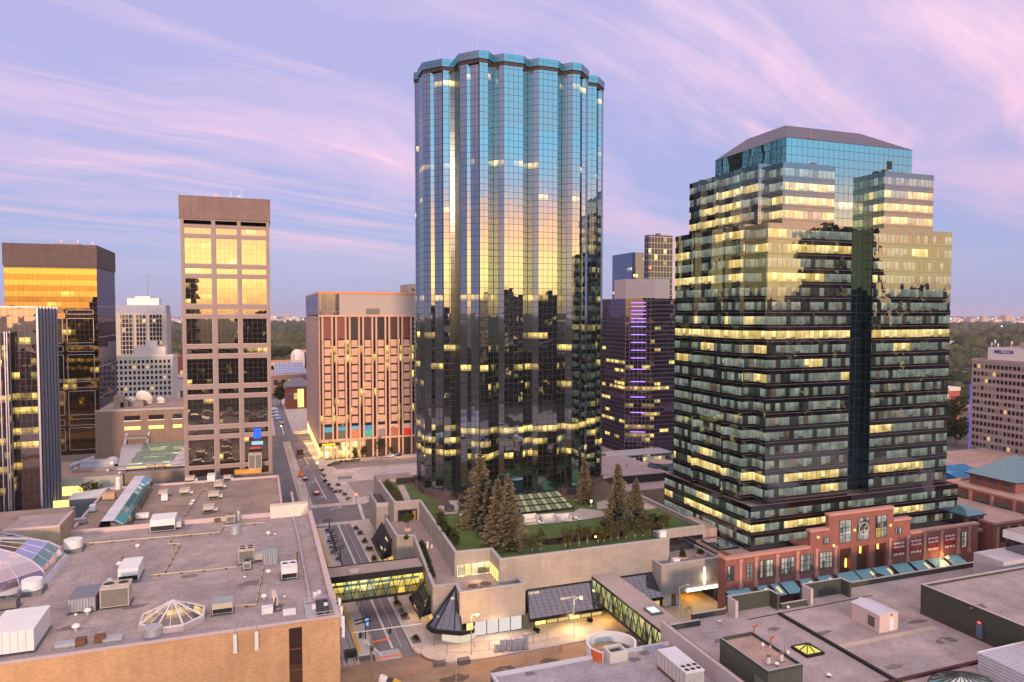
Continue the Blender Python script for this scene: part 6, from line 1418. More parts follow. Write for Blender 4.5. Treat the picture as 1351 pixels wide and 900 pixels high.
    for a, b in (((6.4, 118.1), (11.3, 118.1)), ((6.9, 124.6), (11.3, 124.6)), ((11.2, 118.1), (11.2, 124.6))):
        for z in (.9, 1.4): r_.bar((*a, ZR + z), (*b, ZR + z), .09)
        for q in range(4): x, y = a[0] + (b[0] - a[0]) * q / 3, a[1] + (b[1] - a[1]) * q / 3; r_.bar((x, y, ZR), (x, y, ZR + 1.4), .08)
    r_.build('railing', STEEL, pf)
    for q, (x, y) in enumerate(((1220, 548), (1236, 540), (1216, 596), (1262, 590))):
        u, v = at(*px(x, y), ZR + 1); MB().tube((u, v, ZR), (u, v, ZR + 1.6), .05, n=6).box(u - .3, u + .3, v - .2, v + .2, ZR + .9, ZR + 1.7).build('radio_head', WHITE, pf)
    # rear wing units
    Z2 = 12.6
    proto = unit('rooftop_unit', 'tan hooded unit at the top left of the rear roof group', *px(735, 112), Z2, 2.6, 3.2, 1.5, BEIGE, grp='tan hooded units on the rear roof', louvre='s', duct=.9)
    for lab, x, y, sc_ in (('tan hooded unit, lower left of the rear group', 715, 160, 1), ('tan hooded unit, middle of the rear group', 828, 175, 1.05), ('tan hooded unit, upper middle of the rear group', 847, 135, .95), ('tan hooded unit nearest the parapet in the rear group', 808, 228, 1.0), ('tan unit far right of the rear group with a small side box', 880, 103, .8), ('tan unit above a white box right of the glass vault', 632, 165, .9)):
        u, v = at(*px(x, y), Z2); dup(proto, (u, v + 1.5, Z2), lab, 0, 'tan hooded units on the rear roof', (sc_, sc_, sc_))
    unit('rooftop_unit', 'white tall box among the tan units of the rear roof', *px(818, 108), Z2, 2.2, 4.0, 1.8, WHITE)
    unit('rooftop_unit', 'white cube standing before the tan unit right of the glass vault', *px(637, 182), Z2, 1.6, 1.4, 1.6, WHITE)
    unit('rooftop_unit', 'low white unit right of the vault by the parapet', *px(552, 252), Z2, 2.8, 1.4, 1.1, WHITE)
    unit('rooftop_unit', 'orange-tan box left of the glass vault', *px(420, 178), Z2, 3.0, 2.4, 1.6, surf('orange_tan', (.55, .34, .2)))
    unit('rooftop_unit', 'small white box left of the glass vault, nearest the front', *px(358, 224), Z2, 1.3, 1.4, 1.5, WHITE)
    unit('rooftop_unit', 'pale box half hidden by the tan stair house', *px(308, 272), Z2, 2.6, 1.6, 1.0, STEEL)
    tag(MB().cyl(*at(*px(458, 135), Z2), Z2, Z2 + 3.2, .8, .5, n=12).dome(*at(*px(458, 135), Z2), Z2 + 3.2, .8, .7, 12, 3).build('ventilation_stack', WHITE), 'tall white ventilation stack at the left of the glass vault', 'ventilator')
    for lab, x, y in (('upper of two white ball vents on the rear roof', 748, 188), ('lower of two white ball vents on the rear roof', 741, 200)): vent(lab, *px(x, y), Z2, .55, 1.0)
    pipe('pale gas pipe down the middle of the rear roof', [px(805, 135), px(785, 133), px(712, 240)], Z2, .09)
    yb = T('cooling_tower', 'tan louvred cooling tower on an orange steel base', 'cooling tower', (0, 236, Z2))
    u, v = at(332, 622, Z2 + .5)
    gbox('orange_base', yb, surf('orange_steel', (.62, .30, .05), .6), u - 5.2, u + 3.0, v - .8, v + 1.2, Z2, Z2 + 1.3); gbox('tower_box', yb, BEIGE, u - .9, u + 3.2, v - .6, v + 3.0, Z2 + 1.31, Z2 + 6.2)
    for k in range(2): gbox('louvre', yb, LOUVRE, u - .7 + k * 2.0, u + 1.0 + k * 2.0, v - .68, v - .62, Z2 + 1.6, Z2 + 5.9)
mall_roof_things()

# ------------------------------------------------------------------ 13. low roofs between the left towers
def left_low():
    th = T('commercial_block', 'brown flat roof with a pale green-grey side wall below the black and gold tower', 'commercial building', (-50, 290, 0))
    gbox('body', th, [surf('pale_green_wall', (.50, .48, .38), .8), ROOF2], -110, -44.2, 269, 299.5, 0, 10, mt=1)
    gbox('body', th, [surf('dull_tan_wall', (.3, .22, .17)), ROOF2], -44.2, -18, 271, 299.5, 0, 9.6, mt=1); gbox('parapet', th, SLATE, -44.2, -18, 270.4, 271, 9.6, 10.3)
    gbox('lit_shop', th, WARMWIN, -62, -56, 268.85, 268.98, 4.2, 7.2)
    ar = T('winter_garden_roof', 'silver stepped skylight roof with green glass panes between the left towers', 'skylight', (-45, 306, 10))
    SV = surf('silver_roof', (.47, .46, .52), .45, .08, metal=.3)
    mb = MB(); n = 5
    for k in range(n):
        y0, y1 = 276 + k * 4.4, 280.4 + k * 4.4; z = 10.6 + k * .95
        mb.face([(-47 - k * .4, y0, z), (-18.5, y0, z), (-18.5, y1, z + 1.1), (-47 - k * .4, y1, z + 1.1)]).face([(-47 - k * .4, y0, z - .4), (-18.5, y0, z - .4), (-18.5, y0, z), (-47 - k * .4, y0, z)])
    mb.face([(-47, 276, 10), (-47, 276, 10.6), (-48.6, 298, 15.5), (-48.6, 298, 10)][::-1]).build('silver_slope', SV, ar)
    g = MB(); f = MB()
    for k in range(n):
        y0, y1 = 276.3 + k * 4.4, 280.1 + k * 4.4; z = 10.75 + k * .95
        g.face([(-44 + k * .6, y0, z + .05), (-30 + k * .8, y0, z + .05), (-30 + k * .8, y1, z + 1.05), (-44 + k * .6, y1, z + 1.05)])
        f.tube((-30 + k * .8, y0 - .2, z + .2), (-26.5 + k * .8, y0 + .3, z + .5), .5, .4, 8)
    g.build('green_glass', curtain('green_skylight', 2.2, 1.1, (.6, .75, .72), .4, .06, (.4, .45, .45), (.18, .26, .20), rnd=.12, lcol=(1, .9, .4), lstr=.6, rgrp=3), ar); f.build('pod', SV, ar)
    MB().face([(-44, 276.2, 10.75), (-30, 276.2, 10.75), (-30, 276.5, 10.95), (-44, 276.5, 10.95)]).build('lit_edge', WARMWIN, ar)
    dk = T('duct_platform', 'silver curved ductwork and a long low curb on the brown roof below the black tower', 'ductwork', (-58, 290, 10))
    MB().box(-60, -50, 284, 287, 10.2, 12.6).box(-61, -49, 282, 284, 10.1, 11.0).dome(-50, 286, 11.0, 2.6, 2.4, 14, 4).tube((-63, 284, 11), (-57, 291, 12.4), .9, .7, 8).build('duct_housing', SV, dk)
    MB().box(-61, -31, 277.0, 278.2, 10, 11.2).box(-61, -59.8, 278.2, 283, 10, 11.2).build('curb', surf('grey_curb', (.33, .28, .26)), dk)
    for i, (x, y, sx, sz, lab) in enumerate(((198, 621, 2.6, 1.8, 'left of two small tan units by the foot of the brown framed tower'), (211, 620, 2.2, 1.8, 'right of two small tan units by the foot of the brown framed tower'))):
        unit('rooftop_unit', lab, x, y, 10, sx, 1.6, sz, BEIGE, louvre='s')
    for x, y, h, lab in ((142, 624, 1.2, 'small white vent at the middle edge of the brown roof'), (158, 627, 1.2, 'small white vent at the right edge of the brown roof'), (177, 603, 1.4, 'white vent on the silver skylight edge, left one'), (187, 604, 1.6, 'grey vent on the silver skylight edge, middle one'), (191, 602, 1.3, 'small vent on the silver skylight edge, beside the grey one'), (214, 603, 1.7, 'white vent on the silver skylight edge, right one'), (173, 612, 1.6, 'white hooded vent before the silver skylight')):
        vent(lab, x, y, 10, .5, h)
    sr = T('skylight', 'small arched skylight at the foot of the tan block behind the silver roof', 'skylight', (-42, 299.6, 10)); 
    u, z = atv(180, 574, 299); MB().box(u - 4, u + 4, 297, 299.8, z - 1.2, z - .4).build('panel', SLATE, sr); MB().bar((u - 4.4, 297, 11), (u - 3.2, 299.8, z + .8), .7).bar((u + 3.2, 297, 11), (u + 4.4, 299.8, z + .8), .7).build('pod', SV, sr)
    gr = T('glass_kiosk', 'dark walled lean-to with a white sloping roof and a lit corner beside the finned block', 'lean-to', (-52, 255, 4))
    MB().box(-55, -43.2, 246, 252, 0, 8.0).build('wall', SLATE, gr); MB().face([(-55.3, 245.6, 8.1), (-43.2, 245.6, 8.1), (-43.2, 252.2, 9.9), (-55.3, 252.2, 8.6)]).build('sloping_roof', WHITE, gr)
    gbox('lit_panel', gr, WARMWIN, -60, -55.4, 248, 248.2, 1.0, 7.6)
    tr = T('courtyard_tree', 'green tree top showing beside the pale wall near the finned block', 'tree', (-51, 257, 0)); mb = MB(); leaf_cloud(mb, (0, 0, 9.0), (5.2, 3, 2.8), 460, .42); mb.build('crown', LEAF_G, tr, local=True); MB().tube((0, 0, 0), (0, 0, 8), .25, .12).build('trunk', BARK, tr, local=True)
left_low()

# ------------------------------------------------------------------ 14. flat roofs at lower right
def right_roofs():
    Z1 = 8.7; th = T('commercial_block', 'near flat grey membrane roof with a white edge at bottom centre', 'commercial building', (48, 92, 0))
    nv = 102.2; ROOFG = gravel('grey_membrane_roof', (.37, .33, .35), (.29, .26, .275))
    uw = at(640, 880, Z1)[0]
    gbox('body', th, [panels('dark_green_brick', (.085, .085, .055), .6, .25, (.06, .06, .04), .02, .1), ROOFG], uw, 65.0, 40, nv, 0, Z1 - .2, mt=1)
    EDGE = surf('white_edge', (.55, .53, .58), .55, .07)
    gbox('edge', th, EDGE, uw, 65.0, nv - .45, nv, Z1 - .2, Z1 + .35); gbox('edge', th, EDGE, uw, uw + .45, 40, nv - .45, Z1 - .2, Z1 + .35)
    # curved white screen wall
    cx, cy = at(806, 858, Z1); cy -= .3
    cw = T('curved_screen', 'curved white screen wall with a red end on the grey membrane roof', 'screen wall', (cx, cy, Z1))
    mb = MB(); Rr = 4.3; n = 22; a0, a1 = R_(-10), R_(222)
    for k in range(n):
        a, b = a0 + (a1 - a0) * k / n, a0 + (a1 - a0) * (k + 1) / n; P = lambda an, r, z: (math.cos(an) * r, math.sin(an) * r, z); h = 1.5
        mb.face([P(b, Rr, -.6), P(a, Rr, -.6), P(a, Rr, h), P(b, Rr, h)][::-1], 1 if k > n - 4 else 0).face([P(a, Rr - .4, -.2), P(b, Rr - .4, -.2), P(b, Rr - .4, h), P(a, Rr - .4, h)][::-1]).face([P(a, Rr, h), P(b, Rr, h), P(b, Rr - .4, h), P(a, Rr - .4, h)][::-1] if False else [P(a, Rr - .4, h), P(a, Rr, h), P(b, Rr, h), P(b, Rr - .4, h)])
    for an in (a0, a1): mb.face([P(an, Rr - .4, -.2), P(an, Rr, -.2), P(an, Rr, h), P(an, Rr - .4, h)])
    mb.build('curved_wall', [WHITE, surf('orange_red_paint', (.62, .12, .04), .6)], cw, local=True)
    ub, vb = at(812, 868, Z1); bx = T('roof_vent_box', 'open topped pale box inside the curved white screen wall', 'vent box', (ub, vb, Z1))
    MB().wall([(-1.6, -1.2), (1.6, -1.2), (1.6, 1.6), (-1.6, 1.6), (-1.6, -1.2)], .4, -.2, 1.5).build('wall', OFFWHITE, bx, local=True); MB().box(-1.2, 1.2, -.8, 1.2, -.2, .9).build('grille', DARKGREY, bx, local=True)
    hv = T('air_handler', 'long white rooftop air handler with six small fans beside the dividing wall', 'rooftop unit', (0, 0, 0)); hv.location = (60.6, 91.5, Z1); WL[hv.name] = Vector((60.6, 91.5, Z1))
    MB().box(-1.55, 1.55, -3.8, 4.0, .25, 2.8).box(-1.65, 1.65, -3.9, 4.1, 2.8, 2.9, 1).build('cabinet', [OFFWHITE, surf('pale_unit_top', (.66, .64, .68), .5)], hv, local=True)
    MB().box(-1.7, -1.4, -3.9, 4.1, 0, .25).box(1.4, 1.7, -3.9, 4.1, 0, .25).build('skid', BROWN, hv, local=True)
    for k in range(6): MB().cyl(-1.0 + (k % 3) * 1.0, -3.2 + (k // 3) * 1.1, 2.9, 3.05, .36, n=12, mt=1).build('fan', [OFFWHITE, BLACK], hv, local=True)
    for k in range(7): gbox('panel_seam', hv, MIDGREY, 60.6 - 1.585, 60.6 - 1.56, 91.5 - 3.2 + k * 1.05, 91.5 - 3.15 + k * 1.05, Z1 + .3, Z1 + 2.7)
    for k in range(3): MB().box(-1.4 + k * .98, -.6 + k * .98, -3.86, -3.81, .4, 2.6).build('louvre', stripes('pale_grille', (.55, .5, .46), (.35, .32, .3), .12, .5, 1), hv, local=True)
    unit('condenser_unit', 'white two-fan condenser at the bottom edge in front of the long air handler', 912, 903, Z1, 2.2, 2.4, 1.4, WHITE, fans=2)
    vent('small shiny vent at the foot of the dividing wall beside the long air handler', 933, 886, Z1, .4, 1.1); vent('white vent post at the bottom corner of the long air handler', 896, 900, Z1, .3, 1.0)
    for x, y, r, lab in ((666, 884, .5, 0), (0, 0, 0, 1)):
        pass
    # main right roof
    Z = 10.0
    r = T('commercial_block', 'wide pinkish gravel roof with a low parapet along the brick front street, lower right', 'commercial building', (110, 85, 0))
    DG = surf('dark_green_cladding', (.055, .058, .045), .6, .1); PK = surf('pink_grey_wall', (.47, .38, .38), .7, .1)
    gbox('body', r, [DG, ROOF3], 65.4, 220, 30, 104.0, 0, Z, mt=1)
    gbox('north_strip', r, [DG, ROOF3], 72.65, 79.8, 104.0, 106.4, 0, Z, mt=1); gbox('north_strip', r, [DG, ROOF3], 90.6, 97.0, 104.0, 106.6, 0, Z - .4, mt=1); gbox('north_strip', r, [DG, ROOF3], 107.6, 160, 104.0, 108.3, 0, Z, mt=1)
    gbox('screen_floor', r, [DG, ROOF3], 79.8, 90.6, 104.0, 106.3, 0, Z, mt=1); gbox('screen_floor', r, [DG, ROOF3], 97.0, 107.6, 104.0, 106.3, 0, Z, mt=1)
    gbox('dividing_wall', r, PK, 65.02, 65.7, 40, 104.4, Z - 2, 11.5); gbox('dividing_wall_cap', r, DG, 65.7, 66.1, 40, 104.2, Z, 11.3)
    for u0, u1, v_ in ((72.65, 79.8, 106.4), (65.8, 72.6, 104.0), (107.9, 160, 108.3)): gbox('parapet', r, [DG, PK], u0, u1, v_ - .4, v_ + .2, Z - .6, 10.95, mt=1)
    gbox('low_parapet', r, [DG, PK], 90.8, 96.8, 104.4, 104.9, Z, 10.9, mt=1)
    for i, (u0, u1) in enumerate(((80.3, 90.2), (97.3, 107.3))):
        s = T('screen_wall', ['left U-shaped dark green screen wall along the roof edge', 'right U-shaped dark green screen wall along the roof edge'][i], 'screen wall', (u0, 106, Z), 'screen walls on the roof edge')
        gbox('back_wall', s, [DG, PK], u0, u1, 106.3, 106.8, Z, 13, mt=1); gbox('left_wall', s, [PK, PK], u0, u0 + .5, 104.2, 106.29, Z, 13); gbox('right_wall', s, [DG, PK], u1 - .5, u1, 104.2, 106.29, Z, 13, mt=1)
        gbox('wall_end', s, PK, u0 - .05, u0 + .55, 104.0, 104.19, Z, 13)
    # expansion joints
    a, b = at(1028, 811, Z), at(1160, 900, Z)
    tag(MB().box(a[0] - .25, a[0] + .25, 70, a[1], Z, Z + .35).box(a[0] - .3, a[0] + .3, 70, a[1], Z + .35, Z + .42).build('roof_joint', BLACK), 'long straight black roof joint running towards the viewer on the pinkish roof', 'roof joint')
    p, q = at(1170, 900, Z), at(1330, 865, Z)
    tag(MB().box(p[0] - 1, q[0] + 5, q[1] - .3, q[1] + .1, Z, Z + .35).box(p[0] - 1, q[0] + 5, q[1] - .35, q[1] + .15, Z + .35, Z + .4).build('roof_joint', surf('dark_red_joint', (.07, .02, .02))), 'dark red roof joint crossing in front of the dark green block', 'roof joint')
    S('roof_walkway', MB().face([(a[0] + .3, 88.5, Z + .012), (111, 88.5, Z + .012), (111, 89.7, Z + .012), (a[0] + .3, 89.7, Z + .012)]), surf('worn_walkway', (.50, .38, .31), .9, .12))
    S('roof_flashing', MB().face([(82, 102.6, Z + .012), (112, 103.4, Z + .012), (112, 103.7, Z + .012), (82, 102.9, Z + .012)]), BLACK)
    # dark ribbed box
    bx = T('plant_room', 'dark ribbed plant room with little chimneys on its roof', 'plant room', (70.5, 86, Z))
    RIB = stripes('ribbed_green_cladding', (.11, .115, .085), (.06, .064, .05), .35, .6, 0)
    u0, u1, v0, v1 = 67.6, 73.8, 70, 91.3
    v0 = 80.2
    gbox('body', bx, [RIB, ROOF4], u0, u1, v0, v1, Z, 13.6, mt=1)
    MB().wall([(u0, v0), (u1, v0), (u1, v1), (u0, v1), (u0, v0)][::1], .3, 13.6, 14.05).build('parapet', [DG], bx); gbox('coping', bx, STEEL, u0 - .05, u0 + .2, v0 - .05, v1 + .05, 14.055, 14.12); gbox('coping', bx, STEEL, u0 + .2, u1 + .05, v0 - .05, v0 + .2, 14.055, 14.12); gbox('coping', bx, STEEL, u1 - .2, u1 + .05, v0 + .2, v1 + .05, 14.055, 14.12)
    gbox('vent_grille', bx, LOUVRE, 67.52, 67.59, 81, 83, 11, 12.2)
    zt = 13.6
    def q6(a, b): return (930 + a / 6.755, 790 + b / 6.755)
    for x, y, lab in ((438, 322, 'red gooseneck vent at the far end of the dark plant room'), (585, 430, 'red gooseneck vent half way along the dark plant room')):
        u, v = at(*q6(x, y), zt); o = T('gooseneck_vent', lab, 'vent', (u, v, zt), 'red gooseneck vents'); MB().cyl(0, 0, 0, .3, .3, .2, n=10).build('flashing', STEEL, o, local=True); MB().tube((0, 0, .3), (0, 0, 1.3), .11, n=8).bar((-.05, 0, 1.3), (.7, 0, 1.45), .24).build('pipe', surf('rust_red', (.42, .10, .06), .6), o, local=True)
    for x, y, lab in ((567, 580, 'left white chimney drum on the dark plant room'), (682, 556, 'right white chimney drum on the dark plant room')):
        u, v = at(*q6(x, y), zt); o = T('chimney_drum', lab, 'chimney', (u, v, zt), 'white chimney drums'); MB().box(-.55, .55, -.45, .45, 0, .25).build('curb', STEEL, o, local=True); MB().cyl(0, 0, .25, 1.1, .27, n=12).build('drum', OFFWHITE, o, local=True); MB().cyl(0, 0, 1.1, 1.3, .32, .3, n=12).build('cap', MIDGREY, o, local=True)
    for x, y, lab, r_ in ((640, 600, 'small silver vent at the near end of the dark plant room', .3), (740, 525, 'tiny silver vent at the right edge of the dark plant room', .2), (515, 455, 'thin white vent post in the middle of the dark plant room', .22)): vent(lab, *q6(x, y), zt, r_, .6 if r_ > .25 else 1.1)
    la = T('ladder', 'thin steel ladder on the right side of the dark plant room', 'ladder', (74.2, 84, Z)); lm = MB()
    for dv in (0, .7): lm.tube((74.1, 83.6 + dv, Z), (74.1, 83.6 + dv, 15), .04, n=5)
    for k in range(9): lm.bar((74.1, 83.6, Z + .4 + k * .45), (74.1, 84.3, Z + .4 + k * .45), .04)
    lm.build('rails', DARKGREY, la)
    u, v = at(*q6(915, 470), Z); sk = T('pyramid_skylight', 'small black framed pyramid skylight with yellow lit panes on the pinkish roof', 'skylight', (u, v, Z))
    g_ = MB(); 
    for (p0, p1) in (((-1.5, -1.5), (1.5, -1.5)), ((1.5, -1.5), (1.5, 1.5)), ((1.5, 1.5), (-1.5, 1.5)), ((-1.5, 1.5), (-1.5, -1.5))): g_.face([(*p0, .45), (*p1, .45), (0, 0, 1.25)])
    g_.build('panes', emit('yellow_skylight', (.8, .68, .14), .8), sk, local=True); f_ = MB().box(-1.8, 1.8, -1.8, 1.8, 0, .44)
    for c in ((-1.5, -1.5), (1.5, -1.5), (1.5, 1.5), (-1.5, 1.5), (0, -1.5), (1.5, 0), (0, 1.5), (-1.5, 0)): f_.bar((*c, .5), (0, 0, 1.3), .14)
    f_.build('frame', BLACK, sk, local=True)
    vent('dark little vent alone on the gravel in front of the yellow skylight', 930 + 1103 / 6.755, 790 + 698 / 6.755, Z, .35, .6, DARKGREY)
    vent('small pale vent left of the first screen wall', 930 + 130 / 6.755, 790 + 215 / 6.755, Z, .28, .45); vent('small pale vent between the two screen walls', 930 + 740 / 6.755, 790 + 88 / 6.755, Z, .3, .5)
    # big glass skylight at the bottom edge
    u, v = at(1242, 893, Z); s2 = T('hipped_skylight', 'pale green glass skylight with dark ribs fanning from its peak at the bottom edge', 'skylight', (u, v - 3.2, Z))
    g_ = MB(); f_ = MB(); tp = (0, 0, 2.0); rim = [(math.cos(2 * math.pi * k / 16) * 5.2, math.sin(2 * math.pi * k / 16) * 3.4) for k in range(16)]
    for k in range(16): a, b = rim[k], rim[(k + 1) % 16]; g_.face([(*a, .5), (*b, .5), tp]); f_.bar((*a, .55), (0, 0, 2.05), .12); f_.bar((*a, .5), (*b, .5), .2)
    g_.build('panes', mirror('green_skylight_glass', (.75, .85, .82), .5, (.30, .38, .34)), s2, local=True); f_.build('ribs', DARKGREY, s2, local=True); MB().prism([(x * 1.02, y * 1.02) for x, y in rim], 0, .45).build('curb', DARKGREY, s2, local=True)
    # pink cabin
    cb = T('equipment_cabin', 'small pink cabin with a pale gabled roof, a white door and a brown louvre', 'cabin', (101.5, 93.5, Z))
    u0, u1, v0, v1 = 99.7, 103.9, 90.6, 96.6; PKW = surf('pink_cabin_wall', (.60, .45, .40), .7, .05)
    MB().box(u0, u1, v0, v1, Z, 13.1).face([(u0, v0, 13.1), (u1, v0, 13.1), ((u0 + u1) / 2, v0, 13.6)]).build('wall', PKW, cb)
    q = .15; MB().face([(u0 - q, v0 - q, 13.1), ((u0 + u1) / 2, v0 - q, 13.65), ((u0 + u1) / 2, v1 + q, 13.65), (u0 - q, v1 + q, 13.1)][::-1]).face([((u0 + u1) / 2, v0 - q, 13.65), (u1 + q, v0 - q, 13.1), (u1 + q, v1 + q, 13.1), ((u0 + u1) / 2, v1 + q, 13.65)][::1]).build('roof', stripes('cabin_roof', (.62, .60, .66), (.55, .53, .6), .6, .9, 1, .5), cb)
    o = gbox('door', cb, WHITE, 101.9, 102.9, v0 - .06, v0 - .01, Z + .1, Z + 2.3); gbox('handle', o, DARKGREY, 102.7, 102.78, v0 - .1, v0 - .065, Z + 1.1, Z + 1.2)
    gbox('louvre', cb, stripes('brown_louvre', (.20, .13, .10), (.08, .05, .04), .16, .5, 1), u0 - .06, u0 - .01, 91.6, 93.0, Z + .6, Z + 2.3); gbox('vent', cb, BLACK, 102.2, 102.5, v0 - .05, v0 - .01, Z + 2.7, Z + 3.0)
    # dark green block on the right
    gb = T('plant_building', 'long dark green windowless block with a gravel roof and a small door, right edge', 'plant building', (130, 80, Z))
    u0, vN = 113.4, 94.2
    gbox('body', gb, [DG, ROOF3], u0, 175, 40, vN, Z, 15.0, mt=1); gbox('base_strip', gb, surf('dark_red_base', (.13, .045, .035)), u0 - .06, u0 - .005, 40, vN, Z, Z + .3)
    gbox('parapet', gb, [DG], u0, u0 + .35, 40, vN, 15, 15.45); gbox('parapet', gb, DG, u0 + .35, 175, vN - .35, vN, 15, 15.45); gbox('coping', gb, PK, u0 - .08, u0 + .42, 40, vN + .08, 15.455, 15.52); gbox('coping', gb, PK, u0 + .42, 175, vN - .42, vN + .08, 15.455, 15.52)
    u, v = at(1272, 834, Z)
    o = gbox('door', gb, surf('blue_grey_door', (.13, .14, .20), .5), u0 - .07, u0 - .01, 82.4, 83.5, Z + .35, Z + 2.7); gbox('exit_sign', gb, emit('door_sign_red', (1, .12, .1), 1.2), u0 - .12, u0 - .04, 82.7, 83.3, Z + 2.85, Z + 3.15)
    gbox('door_frame', gb, DARKGREY, u0 - .14, u0 - .02, 82.1, 82.25, Z + .3, Z + 3.4)
    gbox('hatch', gb, surf('blue_grey_door', (.13, .14, .20)), u0 - .07, u0 - .01, 76.2, 77.6, Z + .6, Z + 1.7)
    # pale building at the right edge and white slatted unit
    pb = T('commercial_block', 'pale stucco block with a white banded upper floor at the right edge', 'commercial building', (150, 103, 0))
    gbox('body', pb, [surf('pale_pink_stucco', (.48, .41, .41), .8, .12, stain=.2), surf('pale_roof', (.44, .40, .44))], 137.4, 190, 96.0, 102.2, 0, 16, mt=1)
    gbox('upper_floor', pb, DARKGLASS, 145, 190, 95.0, 101.0, 16, 18.6); gbox('upper_band', pb, [WHITE, ROOF3], 144.6, 190, 94.6, 101.4, 18.6, 20.2, mt=1)
    u, v = at(1322, 895, Z); wl = T('air_handler', 'white slatted rooftop unit cut by the bottom right corner', 'rooftop unit', (u, 74, Z))
    gbox('cabinet', wl, [stripes('white_slats', (.66, .63, .66), (.40, .38, .42), .5, .72, 1, .5), stripes('white_slats_top', (.62, .60, .66), (.36, .34, .4), .5, .72, 1, .5)], u - 1.5, u + 10, 66, 75.6, Z, Z + 3.0, mt=1)
    gbox('slat', wl, WHITE, u - 1.6, u + 10, 75.61, 75.7, Z + 2.6, Z + 3.1)
right_roofs()

# ponding stains, patches and walkway pads on the roofs
STAIN = surf('ponding_stain', (.17, .135, .13), .6, .25, .5, .2); PATCH = surf('roof_patch', (.33, .30, .32), .7, .12); PADM = surf('paver_pad', (.30, .255, .25), .9, .12)
rs = random.Random(21)
def stain(x, y, z, r, k=.5, mat=None, name='roof_stain'):
    u, v = at(x, y, z); P = []
    for q in range(16): a = 6.283 * q / 16; rr = r * rs.uniform(.55, 1.15); P.append((u + math.cos(a) * rr, v + math.sin(a) * rr * k, z + .011))
    S(name, MB().face(P), mat or STAIN)
for x, y, z, r, k in ((150, 700, ZR, 2.6, .4), (330, 770, ZR, 3.0, .5), (250, 760, ZR, 1.8, .6), (90, 830, ZR, 2.2, .5), (360, 800, ZR, 2.6, .45), (180, 800, ZR, 2.2, .4), (300, 655, 12.6, 2.6, .5), (240, 668, 12.6, 2.2, .4), (667, 883, 8.5, .5, .8), (700, 889, 8.5, 1.3, .6), (850, 862, 8.5, 1.5, .5), (838, 870, 8.5, 1.2, .7), (950, 845, 10, 1.6, .5), (1210, 820, 10, 2.2, .4), (1250, 845, 10, 2.6, .4), (1085, 835, 10, 1.8, .4), (1180, 880, 10, 2.0, .4), (1020, 830, 10, 1.5, .5), (1290, 800, 15, 2.4, .4)):
    stain(x, y, z, r, k)
for x, y, z, w_, d_ in ((205, 765, ZR, 5.2, 1.0), (100, 762, ZR, 1.2, 5.0), (112, 745, ZR, 1.2, 4.6), (124, 742, ZR, 1.2, 4.2), (340, 790, ZR, 3.6, 3.4), (150, 760, ZR, 2.6, 2.2), (300, 812, ZR, 1.2, 3.4), (383, 752, ZR, 4.0, 2.2), (1130, 825, 10, 4.6, 1.6), (1255, 850, 10, 1.2, 4.0)):
    u, v = at(x, y, z); S('walkway_pad', MB().face([(u - w_ / 2, v - d_ / 2, z + .016), (u + w_ / 2, v - d_ / 2, z + .016), (u + w_ / 2, v + d_ / 2, z + .016), (u - w_ / 2, v + d_ / 2, z + .016)]), PADM)
for i, (x0, y0, x1, y1, z) in enumerate(((20, 840, 440, 792, ZR), (0, 800, 300, 770, ZR))):
    a, b = at(x0, y0, z), at(x1, y1, z); S('membrane_seam', MB().bar((*a, z + .015), (*b, z + .015), .35, 0, .02), PADM)
# ------------------------------------------------------------------ 15. ground, streets
def ground_mat():
    t = NT('city_ground'); p = t.pos()
    a = t.noise(p, .02, 5, .6); b = t.noise(p, .6, 4, .7); c_ = t.noise(p, .0012, 4, .6)
    d = t.vm('LENGTH', p) if False else t.n('ShaderNodeVectorMath', {0: p}, operation='LENGTH').outputs['Value']
    near = t.mix(t.ramp(a, [(.4, (0, 0, 0)), (.6, (1, 1, 1))]), (.15, .13, .12, 1), (.08, .075, .07, 1))
    far = t.mix(t.ramp(c_, [(.42, (0, 0, 0)), (.6, (1, 1, 1))]), (.045, .055, .03, 1), (.075, .07, .045, 1))
    f = t.n('ShaderNodeMapRange', {0: d, 1: 450, 2: 800}).outputs[0]
    c = t.vm('SCALE', t.mix(f, near, far), sc_=t.m('ADD', .6, t.m('MULTIPLY', b, .8)))
    return t.out(t.bsdf(c, .95, 0, .1))
g = 12500
S('ground', MB().face([(-g, -8500, 0), (g, -8500, 0), (g, g, 0), (-g, g, 0)]), ground_mat())
ASPH = surf('asphalt', (.19, .17, .182), .85, .22, .12, .12, 3.0, stain=.25)
ASPH_D = panels('dark_lane_paving', (.20, .18, .20), 3.0, 6.0, (.09, .085, .095), .06, .08)
CONW = panels('pale_sidewalk', (.54, .46, .41), 2.6, 2.6, (.33, .28, .25), .04, .06)
TRACKC = surf('track_concrete', (.33, .31, .315), .85, .12, .3, stain=.2)
PLATF = surf('platform_concrete', (.48, .44, .44), .85, .1)
DIRT = surf('bare_dirt', (.24, .165, .115), .95, .3, .16, .2, 3.0, stain=.5)
LINEW = surf('white_line_paint', (.62, .58, .57), .7, .12, stain=.2)
def strip(name, ul, ur, v0, v1, z, mat, kind=True):   # ul / ur = (at v0, at v1)
    mb = MB().face([(ul[0], v0, z), (ur[0], v0, z), (ur[1], v1, z), (ul[1], v1, z)])
    return S(name, mb, mat)
def kerb(name, ul, v0, v1, w_, h, mat):
    mb = MB(); a, b = ul
    mb.prism([(a, v0), (a + w_, v0), (b + w_, v1), (b, v1)], 0, h); return S(name, mb, mat)
strip('road_dirt', (-20, -20), (120, 120), 100, 131, .004, DIRT)
